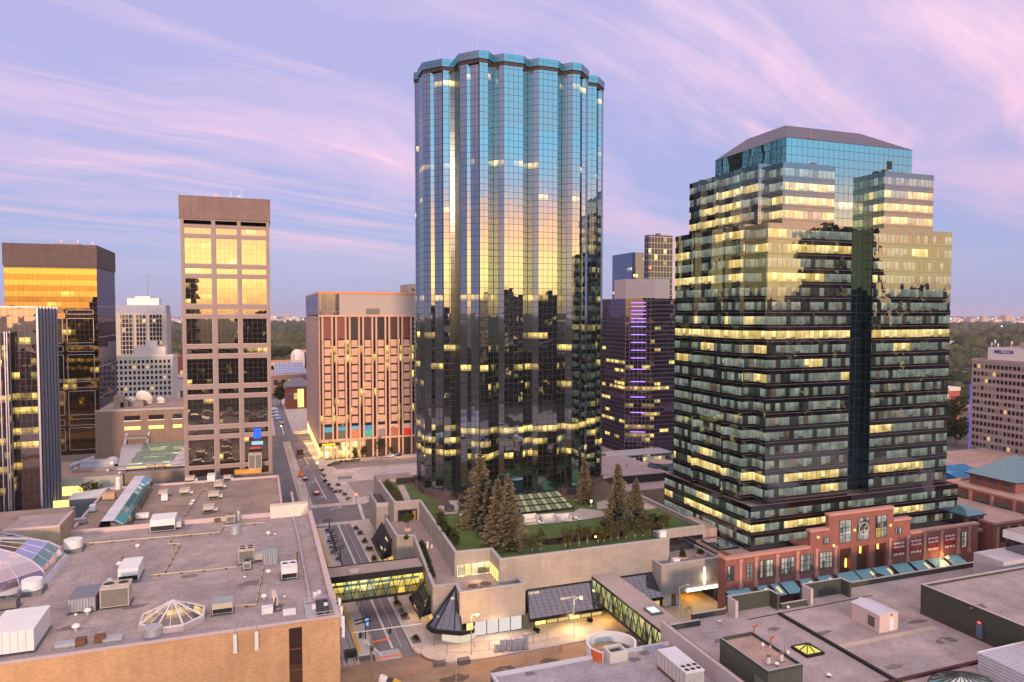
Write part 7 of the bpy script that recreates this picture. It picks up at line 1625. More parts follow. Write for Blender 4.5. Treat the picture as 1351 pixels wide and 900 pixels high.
S('road_dirt', MB().face([(12, 112, .008), (66, 112, .008), (66, 126, .008), (50, 124.5, .008), (40, 124.6, .008), (33, 125.5, .008), (28, 129.5, .008), (12, 130, .008)]), surf('bare_dirt_pale', (.30, .20, .135), .95, .3, .25, .2, 3.0, stain=.4))
strip('road', (20.2, 18.6), (27.4, 26.0), 130, 221, .008, ASPH_D)
strip('track_bed', (11.2, 9.6), (17.0, 15.4), 130, 221, .012, TRACKC)
for o in (12.3, 13.75): strip('track_rail', (o, o - 1.5), (o + .12, o - 1.38), 130, 372, .02, DARKGREY)
strip('track_rail', (14.6, 13.1), (14.72, 13.22), 130, 221, .02, DARKGREY); strip('track_rail', (16.0, 14.5), (16.12, 14.62), 130, 221, .02, DARKGREY)
kerb('platform', (17.0, 15.4), 133, 217, 3.3, .32, PLATF)
strip('tactile_strip', (17.1, 15.5), (17.7, 16.1), 134, 216, .326, YELLOWP)
kerb('lane_divider', (23.4, 22.0), 134, 219, .5, .12, LINEW)
strip('lane_line', (25.4, 24.0), (25.5, 24.1), 134, 219, .013, LINEW)
kerb('kerb', (27.3, 25.9), 132, 219, .3, .14, LINEW)
S('sidewalk', MB().face([(27.6, 132, .10), (29, 128, .10), (33, 125.2, .10), (40, 124.4, .10), (66, 124.6, .10), (66, 139, .10), (33, 139, .10), (36, 221, .10), (26.2, 221, .10)]), CONW)
S('sidewalk', MB().face([(66, 124.6, .10), (90, 124.8, .10), (90, 139, .10), (66, 139, .10)]), surf('tan_paving', (.42, .33, .24), .85, .12))  # tan paving continuing the pale walk
km = MB(); P = [(27.3, 132.2), (28.8, 127.9), (32.8, 125.0), (40, 124.2), (64, 124.4)]
for a, b in zip(P[:-1], P[1:]): km.bar((*a, .07), (*b, .07), .35, 0, .14)
S('kerb', km, CONC_CAP)
strip('cross_street', (-120, -120), (140, 140), 222.5, 241, .010, ASPH)
strip('crosswalk', (12, 12), (34, 34), 219.5, 222.4, .014, CONW); strip('crosswalk', (3, 3), (34, 34), 241.1, 245.0, .014, CONW)
strip('crosswalk', (30, 31), (31, 32), 222.6, 241, .016, LINEW)
strip('track_bed', (3.4, 1.5), (12.6, 10.8), 245, 372, .012, ASPH)
for o in (5.2, 6.7, 9.0, 10.5): strip('track_rail', (o, o - 1.8), (o + .14, o - 1.66), 245, 372, .018, DARKGREY)
strip('median', (12.6, 10.8), (16.6, 14.2), 245, 372, .02, CONW)
strip('road', (16.6, 14.2), (25.5, 20.5), 245, 372, .009, ASPH_D)
strip('road', (18.0, 17.0), (24.5, 22.0), 252, 285, .013, ASPH)
for ul, ur, v0, v1 in (((21.4, 20.0), (21.75, 20.35), 251, 288), ((25.8, 22.5), (26.2, 22.9), 253, 290), ((19.4, 18.3), (19.8, 18.7), 312, 330)): strip('lane_line', ul, ur, v0, v1, .018, LINEW)
strip('sidewalk', (25.5, 20.5), (30, 24.8), 245, 372, .10, CONW)
strip('plaza', (30, 24.8), (100, 100), 242, 319, .06, panels('patched_plaza', (.56, .47, .43), 7, 5, (.30, .26, .25), .10, .18, .3))
for k, (u0, u1, v0, v1, c) in enumerate(((33, 42, 250, 275, (.33, .27, .24)), (46, 58, 246, 262, (.56, .48, .45)), (38, 60, 282, 296, (.54, .46, .43)), (62, 80, 252, 280, (.42, .35, .32)), (30, 70, 298, 312, (.30, .25, .22)))):
    S('plaza_patch', MB().face([(u0, v0, .07 + k * .004), (u1, v0 + 2, .07 + k * .004), (u1 - 1, v1, .07 + k * .004), (u0 - 2, v1 - 1, .07 + k * .004)]), surf('plaza_patch_%d' % k, c, .9, .2, .2, stain=.3))
strip('cross_street', (-150, -150), (200, 200), 373, 392, .010, ASPH)
strip('road', (8, 7), (17, 15), 392, 560, .009, ASPH_D); strip('sidewalk', (-6, -6), (8, 7), 392, 560, .05, CONW); strip('sidewalk', (17, 15), (40, 40), 392, 560, .05, CONW)
strip('lane_line', (11.8, 10.9), (12.4, 11.5), 394, 500, .018, LINEW); strip('tactile_strip', (6.2, 5.6), (6.8, 6.2), 394, 440, .06, YELLOWP)
strip('front_street', (66, 66), (260, 260), 109, 123, .012, ASPH); strip('sidewalk', (91, 91), (170, 170), 117.5, 123.1, .09, surf('brick_paving', (.30, .17, .12), .85, .2))
S('garage_floor', MB().face([(87.3, 124.9, .11), (96.4, 124.9, .11), (96.4, 139, .11), (87.3, 139, .11)]), surf('garage_floor', (.45, .34, .20), .7, .1))

# ------------------------------------------------------------------ 16. street things
def street_light(lab, x, y, h, arm=(1.6, 0), lit=False, z=0.0, name='street_light', mat=None, white=False):
    u, v = at(x, y, z); o = T(name, lab, 'street light', (u, v, z), 'street lights', 0)
    m = mat or (WHITE if white else STEEL)
    MB().cyl(0, 0, 0, .5, .2, .16, n=8).tube((0, 0, .5), (0, 0, h), .12, .07, 8).build('pole', m, o, local=True)
    MB().tube((0, 0, h - .1), (arm[0], arm[1], h + .35), .06, .05, 6).build('arm', m, o, local=True)
    MB().bar((arm[0] - .1, arm[1], h + .33), (arm[0] + .55, arm[1], h + .38), .32, 0, .18).build('lamp_head', [m], o, local=True)
    if lit:
        MB().dome(arm[0] + .3, arm[1], h + .02, .32, .3, 10, 3).dome(arm[0] + .3, arm[1], h + .02, .32, -.25, 10, 3).build('lamp_glass', LAMP, o, local=True)
        l = bpy.data.lights.new('street_lamp_light', 'POINT'); l.energy = lit; l.color = (1, .56, .2); l.shadow_soft_size = .4
        q = bpy.data.objects.new('street_lamp_light', l); COL.objects.link(q); q.location = (u + arm[0] + .3, v + arm[1], z + h - .5)
    return o
street_light('lit orange street lamp on the pale pole at the corner by the white shop windows', 622, 864, 7.6, (.9, 0), 1500)
street_light('lit orange street lamp on the white pole before the south glass canopy', 757, 842, 7.9, (1.3, 0), 1600, white=True)
street_light('unlit white street light by the garage entrance under the east block', 896, 815, 6.6, (1.7, -.2), white=True)
street_light('unlit street light rising between the two screen walls before the brick front', 1067, 790, 6.6, (2.0, 0), white=True)
street_light('lit street light before the fitness posters', 1238, 775, 6.9, (2.4, 0), 500, white=True)
street_light('tall grey lamp pole in front of the yellow lit footbridge', 473.5, 812, 8.6, (2.4, 0))
street_light('lamp pole on the tram median beside the red car', 407.7, 667, 7.6, (1.6, 0))
street_light('lamp pole on the tram median beyond the red car', 399, 644, 7.4, (1.4, 0))
street_light('lamp pole at the near crosswalk corner beside the mall roof', 419.5, 694, 8.6, (1.4, 0))
street_light('thin lamp pole with a long arm at the head of the tram platform', 436, 706, 7.6, (2.6, 0))
street_light('lamp pole on the plaza corner near the red signal', 478, 689, 6.0, (-.9, 0))
street_light('distant lamp pole beside the pink topped truck', 392.5, 630, 6.5, (1.2, 0))
street_light('lamp arm rising from the dirt at the bottom centre', 602, 925, 7.0, (-2.2, .3))
for lab, x, y, z, c in (('red traffic signal on a low post at the plaza corner', 470, 666, 3, REDLAMP), ('amber signal lamp by the lit street corner of the concrete tower', 418.5, 622, 3, LAMP), ('small yellow signal at the far crossing', 371, 571, 3.2, emit('signal_yellow', (1, .7, .05), 5))):
    u, v = at(x, y, 0); o = T('traffic_signal', lab, 'traffic signal', (u, v, 0)); MB().cyl(0, 0, 0, z, .09, n=6).build('post', DARKGREY, o, local=True); MB().box(-.22, .22, -.15, .15, z, z + .9).build('housing', BLACK, o, local=True); MB().box(-.35, .35, -.25, -.16, z + .2, z + .9).build('lamp', c, o, local=True)
# mast arm over the street and wooden pole
u, v = at(557, 857, 0); o = T('signal_mast', 'long silver mast arm reaching over the tram street at the near corner', 'signal mast', (u, v, 0))
MB().tube((u, v, 0), (u, v, 5.2), .16, .12, 8).build('post', STEEL, o); MB().tube((u, v, 5.1), (u - 13.2, v - .2, 5.4), .16, .10, 8).build('arm', STEEL, o)
for q in (-11.8, -6.2): gbox('signal_head', o, BLACK, u + q - .2, u + q + .2, v - .3, v + .1, 4.2, 5.2)
u, v = at(491, 925, 0); o = T('utility_pole', 'brown wooden utility pole rising from the dirt beside the mall corner', 'utility pole', (u, v, 0)); MB().tube((0, 0, 0), (-.1, 0, 11.5), .24, .16, 8).build('pole', surf('wood_pole', (.22, .16, .12)), o, local=True)
MB().box(-.3, .3, -.25, .25, 8.6, 9.3).build('pole_box', DARKGREY, o, local=True)
# platform canopies
def canopy(lab, x, y, w_, h=3.2):
    u, v = at(x, y, .3); o = T('platform_shelter', lab, 'shelter', (u, v, .32), 'black shelters on the tram platform')
    MB().cyl(0, 0, 0, h, .12, n=6).build('post', BLACK, o, local=True); MB().bar((-w_, .1, h - .1), (w_ * .6, .1, h + .25), .32, 0, .16).bar((-w_, 1.8, h - .1), (w_ * .6, 1.8, h + .25), .32, 0, .16).bar((-.3, .1, h), (-.3, 1.8, h), .14).build('roof_frame', BLACK, o, local=True)
    MB().box(-1.2, -.2, .3, .8, .35, .45).box(-1.2, -.2, .75, .82, .45, .9).build('bench', MIDGREY, o, local=True)
q3 = lambda a, b: (410 + a / 8.18, 690 + b / 8.18); q4 = lambda a, b: (440 + a / 8.18, 790 + b / 8.18)
for i, (p, w_) in enumerate(((q3(200, 100), 1.7), (q3(225, 225), 1.6), (q3(250, 290), 1.6), (q3(265, 345), 1.5), (q3(320, 415), 1.9), (q3(480, 800), 2.0), (q4(345, 430), 2.0))):
    canopy('black T-shaped shelter frame on the tram platform, %s from the far end' % ['first', 'second', 'third', 'fourth', 'fifth', 'sixth', 'last'][i], p[0], p[1], w_)
rl = T('platform_railing', 'dark railing with screens along the back of the tram platform', 'railing', (20, 190, .3)); mb = MB()
for k in range(26): v = 152 + k * 2.2; uu = 20.2 - (v - 133) * .019; mb.bar((uu, v, .3), (uu, v, 1.5), .09).bar((uu, v, 1.4), (uu - .04, v + 2.2, 1.4), .08).bar((uu, v, .8), (uu - .04, v + 2.2, .8), .08)
mb.build('rails', BLACK, rl)
b_ = T('info_panel', 'bright blue information panel on the near end of the tram platform', 'sign', (*at(484, 834, .3), .32)); MB().cyl(0, 0, 0, 2.6, .07, n=6).build('post', DARKGREY, b_, local=True); MB().box(-.35, .35, -.08, .08, 1.3, 2.8).build('panel', emit('blue_panel', (.25, .45, .85), .8), b_, local=True)
bs = T('buffer_stop', 'black buffer stop at the end of the tram rails beside the mall', 'buffer stop', (*at(463, 868, 0), 0)); MB().box(-1.1, 1.1, 0, 1.0, 0, 1.3).bar((-.9, -1.6, .1), (-.9, 0, 1.2), .2).bar((.9, -1.6, .1), (.9, 0, 1.2), .2).box(-1.2, 1.2, -.2, 0, .9, 1.3).build('frame', BLACK, bs, local=True)
# planter beds between kerb and walk
names = ['first', 'second', 'third', 'fourth', 'fifth', 'sixth', 'seventh', 'eighth', 'last']
k = 0
for p in (q3(490, 70), q3(530, 120), q3(580, 205), q3(640, 290), q4(690, 60), q4(770, 200), q3(690, 400), q3(840, 770), q4(890, 450)):
    u, v = at(*p, .1); o = T('street_planter', 'dark planting bed on the tram street walk, %s counted from the cross street' % names[k], 'planter', (u, v, .1), 'planting beds along the tram street')
    MB().box(-.8, .8, -1.3, 1.3, 0, .25).build('bed', surf('planter_edge', (.16, .13, .13)), o, local=True); mb = MB(); leaf_cloud(mb, (0, 0, .55), (.75, 1.25, .5), 110, .2); mb.build('shrub', [LEAF_D, leafmat('reddish_leaves', (.07, .03, .03), (.14, .07, .05))][k % 2], o, local=True); k += 1
pl9 = [(427, 629), (430, 636), (434, 641), (437, 647), (443, 650), (447, 641), (449, 650), (455, 654), (424, 622), (460, 660)]
for i, (x, y) in enumerate(pl9):
    u, v = at(x, y, .1); o = T('street_shrub', 'dark low shrub beside the curving lane by the plaza, %s going towards the viewer' % (names + ['tenth'])[i], 'shrub', (u, v, .1), 'dark shrubs by the plaza lane')
    mb = MB(); leaf_cloud(mb, (0, 0, .6), (1.3, 1.1, .65), 90, .26); mb.build('foliage', LEAF_D if i % 3 else LEAF_GREY, o, local=True)
for i, (x, y) in enumerate(((437, 615), (443, 613.5), (450, 612), (457, 611), (464, 610), (471, 609))):
    u, v = at(x, y, .1); o = T('hedge', 'grey clump of the rough hedge before the concrete tower, %s from the left' % names[i], 'hedge', (u, v, .1), 'rough hedge on the plaza')
    mb = MB(); leaf_cloud(mb, (0, 0, .8), (1.9, 1.2, .95), 140, .3); mb.build('foliage', LEAF_GREY, o, local=True)
for x, y, h, lab in ((467, 607, 5.5, 'small street tree left of centre before the concrete tower'), (480, 606, 6.5, 'street tree in the middle before the concrete tower'), (503, 606, 12, 'tall dark street tree before the murals'), (517, 601, 4.5, 'small street tree near the right end of the concrete tower'), (470, 608, 4, 'bushy low tree beside the shopfront of the concrete tower')):
    u, v = at(x, y, 0); o = T('street_tree', lab, 'tree', (u, v, 0), 'street trees by the concrete tower'); mb = MB(); leaf_cloud(mb, (0, 0, h * .62), (h * .27, h * .27, h * .4), 300, .36); mb.build('crown', LEAF_D if h > 6 else LEAF_G, o, local=True); MB().tube((0, 0, 0), (0, 0, h * .6), .14, .07, 6).build('trunk', BARK, o, local=True)
tag(MB().box(*[c + d for c, d in zip((at(455, 631, .1)[0],) * 2, (-2.6, 2.6))], *[c + d for c, d in zip((at(455, 631, .1)[1],) * 2, (-1.6, 1.6))], .1, .55).box(*[c + d for c, d in zip((at(455, 631, .1)[0],) * 2, (-2.3, 2.3))], *[c + d for c, d in zip((at(455, 631, .1)[1],) * 2, (-1.3, 1.3))], .55, .62).build('steel_plate', SLATE), 'dark flat slab lying on the patched plaza', 'slab')
lo_ = random.Random(11); names9 = ['first', 'second', 'third', 'fourth', 'fifth', 'sixth', 'seventh', 'eighth', 'ninth']
for i in range(9):
    v = 150 + i * 7.2; u = 28.6 - (v - 132) * .0165 + lo_.uniform(-.5, .9); o = T('street_bench' if i % 3 == 1 else 'street_planter', ['grey box bed on the tram street walk, %s small piece past the footbridge', 'dark bench on the tram street walk, %s small piece past the footbridge', 'brown plant pit on the tram street walk, %s small piece past the footbridge'][i % 3] % names9[i], 'bench' if i % 3 == 1 else 'planter', (u, v, .1))
    if i % 3 == 1: MB().box(-.3, .3, -1.0, 1.0, .4, .5).box(.22, .3, -1.0, 1.0, .5, .9).box(-.25, .25, -.9, -.8, 0, .4).box(-.25, .25, .8, .9, 0, .4).build('seat', DARKGREY, o, local=True)
    else:
        MB().box(-.55, .55, -.9, .9, 0, .3 if i % 3 == 0 else .06).build('bed', MIDGREY if i % 3 == 0 else BROWN, o, local=True)
        mb = MB(); leaf_cloud(mb, (0, 0, .6), (.5, .8, .45), 60, .18); mb.build('shrub', LEAF_GREY, o, local=True)
rd = random.Random(3)
for k in range(5):
    S('dirt_patch', MB().face([(14 + k * 9 + math.cos(a) * rd.uniform(1.2, 3.2), 119 + rd.uniform(-1, 2) * .5 + math.sin(a) * rd.uniform(.6, 1.5), .012) for a in [6.283 * q / 11 for q in range(11)]]), surf('damp_dirt', (.10, .07, .05), .8, .3, .8))
# vehicles
TYRE = surf('tyre', (.012, .012, .012), .8); CARGL = mirror('car_glass', (.6, .65, .7), .5, (.01, .012, .015))
def car(lab, x, y, mat, rz=0.0, grp=None, cat='car', L=4.5, W=1.85, H=1.45, tall=False):
    u, v = at(x, y, 0); o = T('parked_car' if grp else 'car', lab, cat, (u, v, .02), grp, R_(rz))
    l, w_ = L / 2, W / 2
    prof = [(-l, .35), (l, .35), (l, .75), (l * .92, .85), (l * .50, .92), (l * .18, H), (-l * .62, H), (-l * .93, .98), (-l, .9)] if not tall else [(-l, .35), (l, .35), (l, .95), (l * .86, 1.1), (l * .62, H), (-l * .97, H), (-l, 1.0)]
    mb = MB(); n = len(prof)
    def ins(p): return w_ * (.80 if p[1] > 1.15 else 1.0)
    for i in range(n):
        a, b = prof[i], prof[(i + 1) % n]; mb.face([(-ins(a), a[0], a[1]), (ins(a), a[0], a[1]), (ins(b), b[0], b[1]), (-ins(b), b[0], b[1])])
    lowp = [p for p in prof if p[1] <= 1.1]; 
    for s in (-1, 1):
        pts = [(s * ins(p), p[0], p[1]) for p in prof]; mb.face(pts if s > 0 else pts[::-1])
    mb.build('body', mat, o, local=True)
    z0, z1 = .95, H - .08
    for s in (-1, 1): MB().face([(s * (w_ + .0), l * .42, z0), (s * (w_ * .84), l * .16, z1), (s * w_ * .84, -l * .58, z1), (s * (w_ + .0), -l * .82, z0)][::s]).build('side_window', CARGL, o, local=True)
    a, b = (l * .50, .93), (l * .19, H - .02)
    MB().face([(-w_ * .86, a[0] + .02, a[1] + .03), (w_ * .86, a[0] + .02, a[1] + .03), (w_ * .74, b[0] + .03, b[1]), (-w_ * .74, b[0] + .03, b[1])]).build('windscreen', CARGL, o, local=True)
    MB().face([(w_ * .8, -l * .95, 1.0), (-w_ * .8, -l * .95, 1.0), (-w_ * .74, -l * .655, H - .03), (w_ * .74, -l * .655, H - .03)]).build('rear_window', CARGL, o, local=True)
    for sx in (-1, 1):
        for sy in (-1, 1): MB().tube((sx * w_ * .78, sy * l * .62, .33), (sx * (w_ + .01), sy * l * .62, .33), .33, n=12).build('wheel', TYRE, o, local=True)
        MB().box(sx * w_ * .8 - .18, sx * w_ * .8 + .18, -l - .02, -l + .03, .65, .82).build('tail_light', surf('tail_red', (.5, .02, .02), .3), o, local=True)
        MB().box(sx * w_ * .75 - .2, sx * w_ * .75 + .2, l - .03, l + .02, .6, .75).build('headlight', WHITE, o, local=True)
    return o
car('red car stopped in the curved lane beside the plaza', 417, 652, surf('car_red', (.40, .03, .025), .3), 3)
car('black car by the orange cart on the tram street', 402, 633, surf('car_black', (.015, .015, .018), .3), 3)
oc = T('utility_cart', 'orange utility cart with a dark mast in front of the black car', 'cart', (*at(397, 629, 0), 0)); MB().box(-.8, .8, -1.3, 1.3, .5, 1.6).box(-.6, .6, .2, 1.2, 1.6, 2.6).build('body', ORANGE, oc, local=True); MB().bar((0, 0, 1.6), (.3, .2, 3.6), .3).build('mast', DARKGREY, oc, local=True)
for sx in (-.8, .8):
    for sy in (-.9, .9): MB().tube((sx - .12, sy, .4), (sx + .12, sy, .4), .4, n=10).build('wheel', TYRE, oc, local=True)
tk = T('truck', 'dark truck with a pink topped box in the lane by the concrete tower', 'truck', (*at(396, 604, 0), 0)); MB().box(-1.3, 1.3, -1, 5.5, .9, 4.2).build('cargo_box', surf('truck_pink', (.32, .2, .24)), tk, local=True); MB().box(-1.31, 1.31, -1.05, -1.0, 1.2, 3.9).build('rear_door', BLACK, tk, local=True); MB().box(-1.2, 1.2, 5.6, 7.4, .8, 2.9).build('cab', DARKGREY, tk, local=True); MB().box(-1.2, 1.2, -1.12, -1.06, .7, 1.1).build('tail_light', surf('tail_red', (.5, .02, .02)), tk, local=True)
for sx in (-1.1, 1.1):
    for sy in (0, 4.5, 6.4): MB().tube((sx - .15, sy, .5), (sx + .15, sy, .5), .5, n=10).build('wheel', TYRE, tk, local=True)
far = [(361, 541, WHITE, 'white van in the far car row, farthest one'), (363, 546, STEEL, 'silver car in the far car row, second from the far end'), (364, 550, WHITE, 'white car in the far car row, middle one'), (366, 554, STEEL, 'silver car in the far car row, second from the near end'), (372, 560, surf('car_maroon', (.12, .02, .02), .3), 'dark red car at the near end of the far car row'), (369, 553, BLACK, 'black car beside the middle of the far car row')]
for x, y, m, lab in far: car(lab, x, y, m, 90 if 'row' in lab and 'beside' not in lab and 'near end of' not in lab else 0, 'cars parked along the far street', W=2.0, L=5, H=1.6)
for x, y, m, lab in ((523, 602, BLACK, 'dark car before the arcade of the concrete tower, right one'), (515, 603.5, STEEL, 'grey car before the arcade of the concrete tower'), (496, 601, surf('car_maroon', (.12, .02, .02), .3), 'maroon car parked before the middle of the concrete tower')): car(lab, x, y, m, 80, 'cars before the concrete tower')
# construction clutter
for i, (x, y) in enumerate(((187, 598), (245, 590), (305, 585), (360, 580), (417, 572), (475, 570))):
    u, v = at(630 + x / 7.5, 780 + y / 7.5, .1); o = T('pallet_stack', 'wrapped pale brick pallet on the corner walk, %s from the left in the row' % names[i], 'pallet', (u, v, .1), 'wrapped pallets on the walk')
    hh = [1.1, 1.9, 1.9, 1.8, 2.2, 2.4][i]
    MB().box(-.5, .5, -.5, .5, 0, .15).build('pallet', surf('pallet_wood', (.3, .2, .12)), o, local=True); mb = MB()
    for k in range(int(hh / .75) + 1):
        z0 = .16 + k * .72; mb.box(-.42 + .05 * (k % 2), .42 + .05 * (k % 2), -.4, .4, z0, z0 + .66)
    mb.build('load', surf('wrapped_bricks', (.62, .54, .53), .6, .25, 2.0), o, local=True)
for lab, x, y, sx, sy, h in (('left of two dark concrete slabs lying at the kerb corner', 580, 878, 2.2, 1.1, .7), ('right of two dark concrete slabs lying at the kerb corner', 612, 875, 2.2, 1.3, .9)):
    u, v = at(x, y, 0); o = T('slab_stack', lab, 'slab stack', (u, v, 0)); 
    for k in range(3): MB().box(-sx / 2, sx / 2, -sy / 2, sy / 2, k * h / 3, (k + 1) * h / 3 - .04).build('slab', surf('dark_slab', (.14, .115, .115), .9, .15), o, local=True)
rp = T('ramp_plate', 'pale plate ramp with an orange barrier edge where the lanes end in dirt', 'ramp', (*at(512, 866, 0), 0)); MB().box(-2.4, 2.4, -1.5, 2.2, .02, .16).build('plate', surf('ramp_plate', (.42, .40, .43)), rp, local=True)
MB().bar((-2.3, -1.9, .9), (2.2, -1.9, .9), .2).bar((-2.3, -1.9, 0), (-2.3, -1.9, 1), .12).bar((2.2, -1.9, 0), (2.2, -1.9, 1), .12).build('orange_barrier', ORANGE, rp, local=True)
bw = T('barrier', 'long white and grey barricade running along the ends of the lanes', 'barrier', (*at(496, 862, 0), 0)); MB().bar((-1.5, 4, .9), (.6, -3, .9), .25).bar((-1.5, 4, 0), (-1.5, 4, .9), .2).bar((.6, -3, 0), (.6, -3, .9), .2).bar((-.4, .5, 0), (-.4, .5, .9), .2).build('rail', WHITE, bw, local=True)
ob = T('barrier', 'low orange and white barrier across the lane before the ramp plate', 'barrier', (*at(503, 849, 0), 0)); MB().bar((-1.8, 0, .6), (1.8, .2, .6), .2).bar((-1.7, 0, 0), (-1.7, 0, .6), .12).bar((1.7, .2, 0), (1.7, .2, .6), .12).build('rail', ORANGE, ob, local=True)
def cone(lab, x, y, h=.8):
    o = T('traffic_cone', lab, 'traffic cone', (*at(x, y, 0), .02), 'orange traffic cones'); MB().box(-.22, .22, -.22, .22, 0, .05).build('base', BLACK, o, local=True); MB().cyl(0, 0, .05, h, .17, .03, n=10).build('cone', ORANGE, o, local=True)
cone('orange cone standing alone in the dirt below the corner', 542, 890, 1.5); cone('orange marker in the dirt beside the near flat roof', 739, 858, 1.3); cone('red cone at the kerb end by the ramp plate', 545.5, 859, 1.0); cone('red marker at the cross street end of the lane kerb', 463, 696, 1.0)
tr_ = T('planting_pit', 'curved red brick edging in the corner walk', 'edging', (*at(562, 868, .1), .1)); mb = MB(); PP = [at(554, 863, .1), at(560, 868, .1), at(567, 871, .1), at(573, 872, .1)]
for a, b in zip(PP[:-1], PP[1:]): mb.bar((*a, .16), (*b, .16), .4, 0, .12)
mb.build('edging', surf('edging_red', (.25, .09, .06)), tr_)
for x, y, sx, h, m, lab in ((506, 897, 1.2, 1.6, WHITE, 'white bagged heap in the dirt beside the wooden pole'), (515, 898, .9, 1.0, DARKGREY, 'dark bundle in the dirt beside the white heap'), (523, 900, 1.2, .9, YELLOWP, 'yellow machine part in the dirt at the bottom edge')):
    u, v = at(x, y + 3, 0); o = T('material_heap', lab, 'heap', (u, v, 0)); mb = MB()
    for k in range(7): a = k * 2.4; mb.dome(math.cos(a) * sx * .3, math.sin(a) * sx * .3, random.uniform(0, .3), sx * random.uniform(.35, .5), h * random.uniform(.5, .8), 8, 3)
    mb.build('heap', m, o, local=True)
fe = T('temporary_fence', 'thin temporary mesh fence with posts around the corner building site', 'fence', (48, 127, 0)); mb = MB(); F = [(31.5, 132.5), (33, 128.2), (38, 127), (44, 126.6), (50, 126.6), (56, 126.8)]
for a, b in zip(F[:-1], F[1:]):
    n = max(1, int(math.dist(a, b) / 3))
    for k in range(n): q = k / n; x, y = a[0] + (b[0] - a[0]) * q, a[1] + (b[1] - a[1]) * q; mb.tube((x, y, .1), (x, y, 2.1), .035, n=5)
    for z in (.3, 2.05): mb.tube((*a, z), (*b, z), .02, n=4)
mb.build('post_and_rail', DARKGREY, fe)
for x, y, lab in ((708, 838, 'round clipped bush at the glass canopy shops'), (778, 823, 'round dark bush under the green lit footbridge')):
    o = T('shrub', lab, 'shrub', (*at(x, y, .1), .1)); mb = MB(); leaf_cloud(mb, (0, 0, .9), (.8, .8, .9), 160, .22); mb.build('foliage', LEAF_D, o, local=True)
for x, y in ((0, 0),): pass
bk = T('bicycle', 'dark bicycle leaning in the orange lit garage entrance', 'bicycle', (*at(908, 806, .12), .12)); bm_ = MB()
for c in (-.55, .55):
    for k in range(14): a, b = 6.283 * k / 14, 6.283 * (k + 1) / 14; bm_.bar((c + math.cos(a) * .34, 0, .36 + math.sin(a) * .34), (c + math.cos(b) * .34, 0, .36 + math.sin(b) * .34), .05)
bm_.build('wheel', BLACK, bk, local=True); MB().bar((-.55, 0, .36), (-.1, 0, .85), .05).bar((-.1, 0, .85), (.4, 0, .8), .05).bar((.4, 0, .8), (0, 0, .36), .05).bar((0, 0, .36), (-.1, 0, .95), .05).bar((.55, 0, .36), (.38, 0, 1.05), .05).box(-.25, .05, -.08, .08, .95, 1.0).bar((.38, -.3, 1.05), (.38, .3, 1.05), .05).build('frame', DARKGREY, bk, local=True)
def lamp(x, y, z, e, c, s=.6):
    l = bpy.data.lights.new('lit_lamp', 'POINT'); l.energy = e; l.color = c; l.shadow_soft_size = s; o = bpy.data.objects.new('lit_lamp', l); COL.objects.link(o); o.location = (x, y, z)
lamp(91.5, 135, 2.8, 420, (1, .50, .08)); lamp(93.2, 130.9, 6.0, 130, (1, .85, .55)); lamp(44, 130.5, 2.6, 300, (1, .75, .45)); lamp(60, 129.5, 2.4, 500, (1, .68, .25)); lamp(31, 146, 3.6, 320, (1, .65, .28)); lamp(29.5, 182, 3.6, 320, (1, .65, .28)); lamp(68, 131, 2.6, 500, (1, .62, .2)); lamp(42, 139, 10.6, 160, (1, .75, .35))
for k in range(5): lamp(23, 326 + k * 18, 3.5, 900, (1, .62, .2))
lamp(36, 317, 3.5, 900, (1, .75, .35)); lamp(60, 314, 5, 700, (1, .55, .15))

# ------------------------------------------------------------------ 17. far district, trees, river valley
def far_block(lab, x0, x1, yt, yb, d, mat, roof, cat='building', name='building', depth=30, win=0):
    u0, z1 = atv(x0, yt, d); u1, _ = atv(x1, yt, d); o = T(name, lab, cat, ((u0 + u1) / 2, d, 0)); z1 = max(z1, 4)
    gbox('body', o, [mat, roof], u0, u1, d, d + depth, 0, z1, mt=1); gbox('parapet', o, roof, u0 - .4, u1 + .4, d - .4, d + .4, z1, z1 + .8)
    for k in range(win): uu = u0 + (u1 - u0) * (k + .5) / win; gbox('window', o, WARMWIN2 if k % 3 == 1 else DARKGLASS, uu - (u1 - u0) * .3 / win, uu + (u1 - u0) * .3 / win, d - .1, d - .02, z1 * .45, z1 * .75)
    return o, u0, u1, z1
PKB = surf('pale_pink_block', (.48, .33, .31)); ORG = surf('orange_brick_far', (.48, .20, .10)); BRN = surf('brown_block', (.22, .13, .115))
o, u0, u1, z1 = far_block('long brown arcaded block with a bank of blue-grey roof glass beyond the tram street', 340, 425, 496, 525, 600, BRN, PKB, win=9)
MB().face([(u0 + 12, 603, z1 + .9), (u0 + 38, 603, z1 + .9), (u0 + 36, 622, z1 + 9), (u0 + 14, 622, z1 + 9)]).face([(u0 + 38, 603, z1 + .9), (u0 + 38, 622, z1 + .9), (u0 + 36, 622, z1 + 9)]).face([(u0 + 12, 603, z1 + .9), (u0 + 14, 622, z1 + 9), (u0 + 12, 622, z1 + .9)]).face([(u0 + 38, 622, z1 + .9), (u0 + 12, 622, z1 + .9), (u0 + 14, 622, z1 + 9), (u0 + 36, 622, z1 + 9)]).build('roof_glazing', curtain('lilac_roof_glass', 2.5, 2.5, (.6, .65, .85), .6, .25, (.35, .36, .5), (.1, .12, .2)), o)
o, u0, u1, z1 = far_block('small red brick house with grey hipped roof and yellow lit windows', 377, 412, 512, 534, 498, surf('red_house_brick', (.35, .09, .05)), SLATE, 'house', 'brick_house', 24, 4)
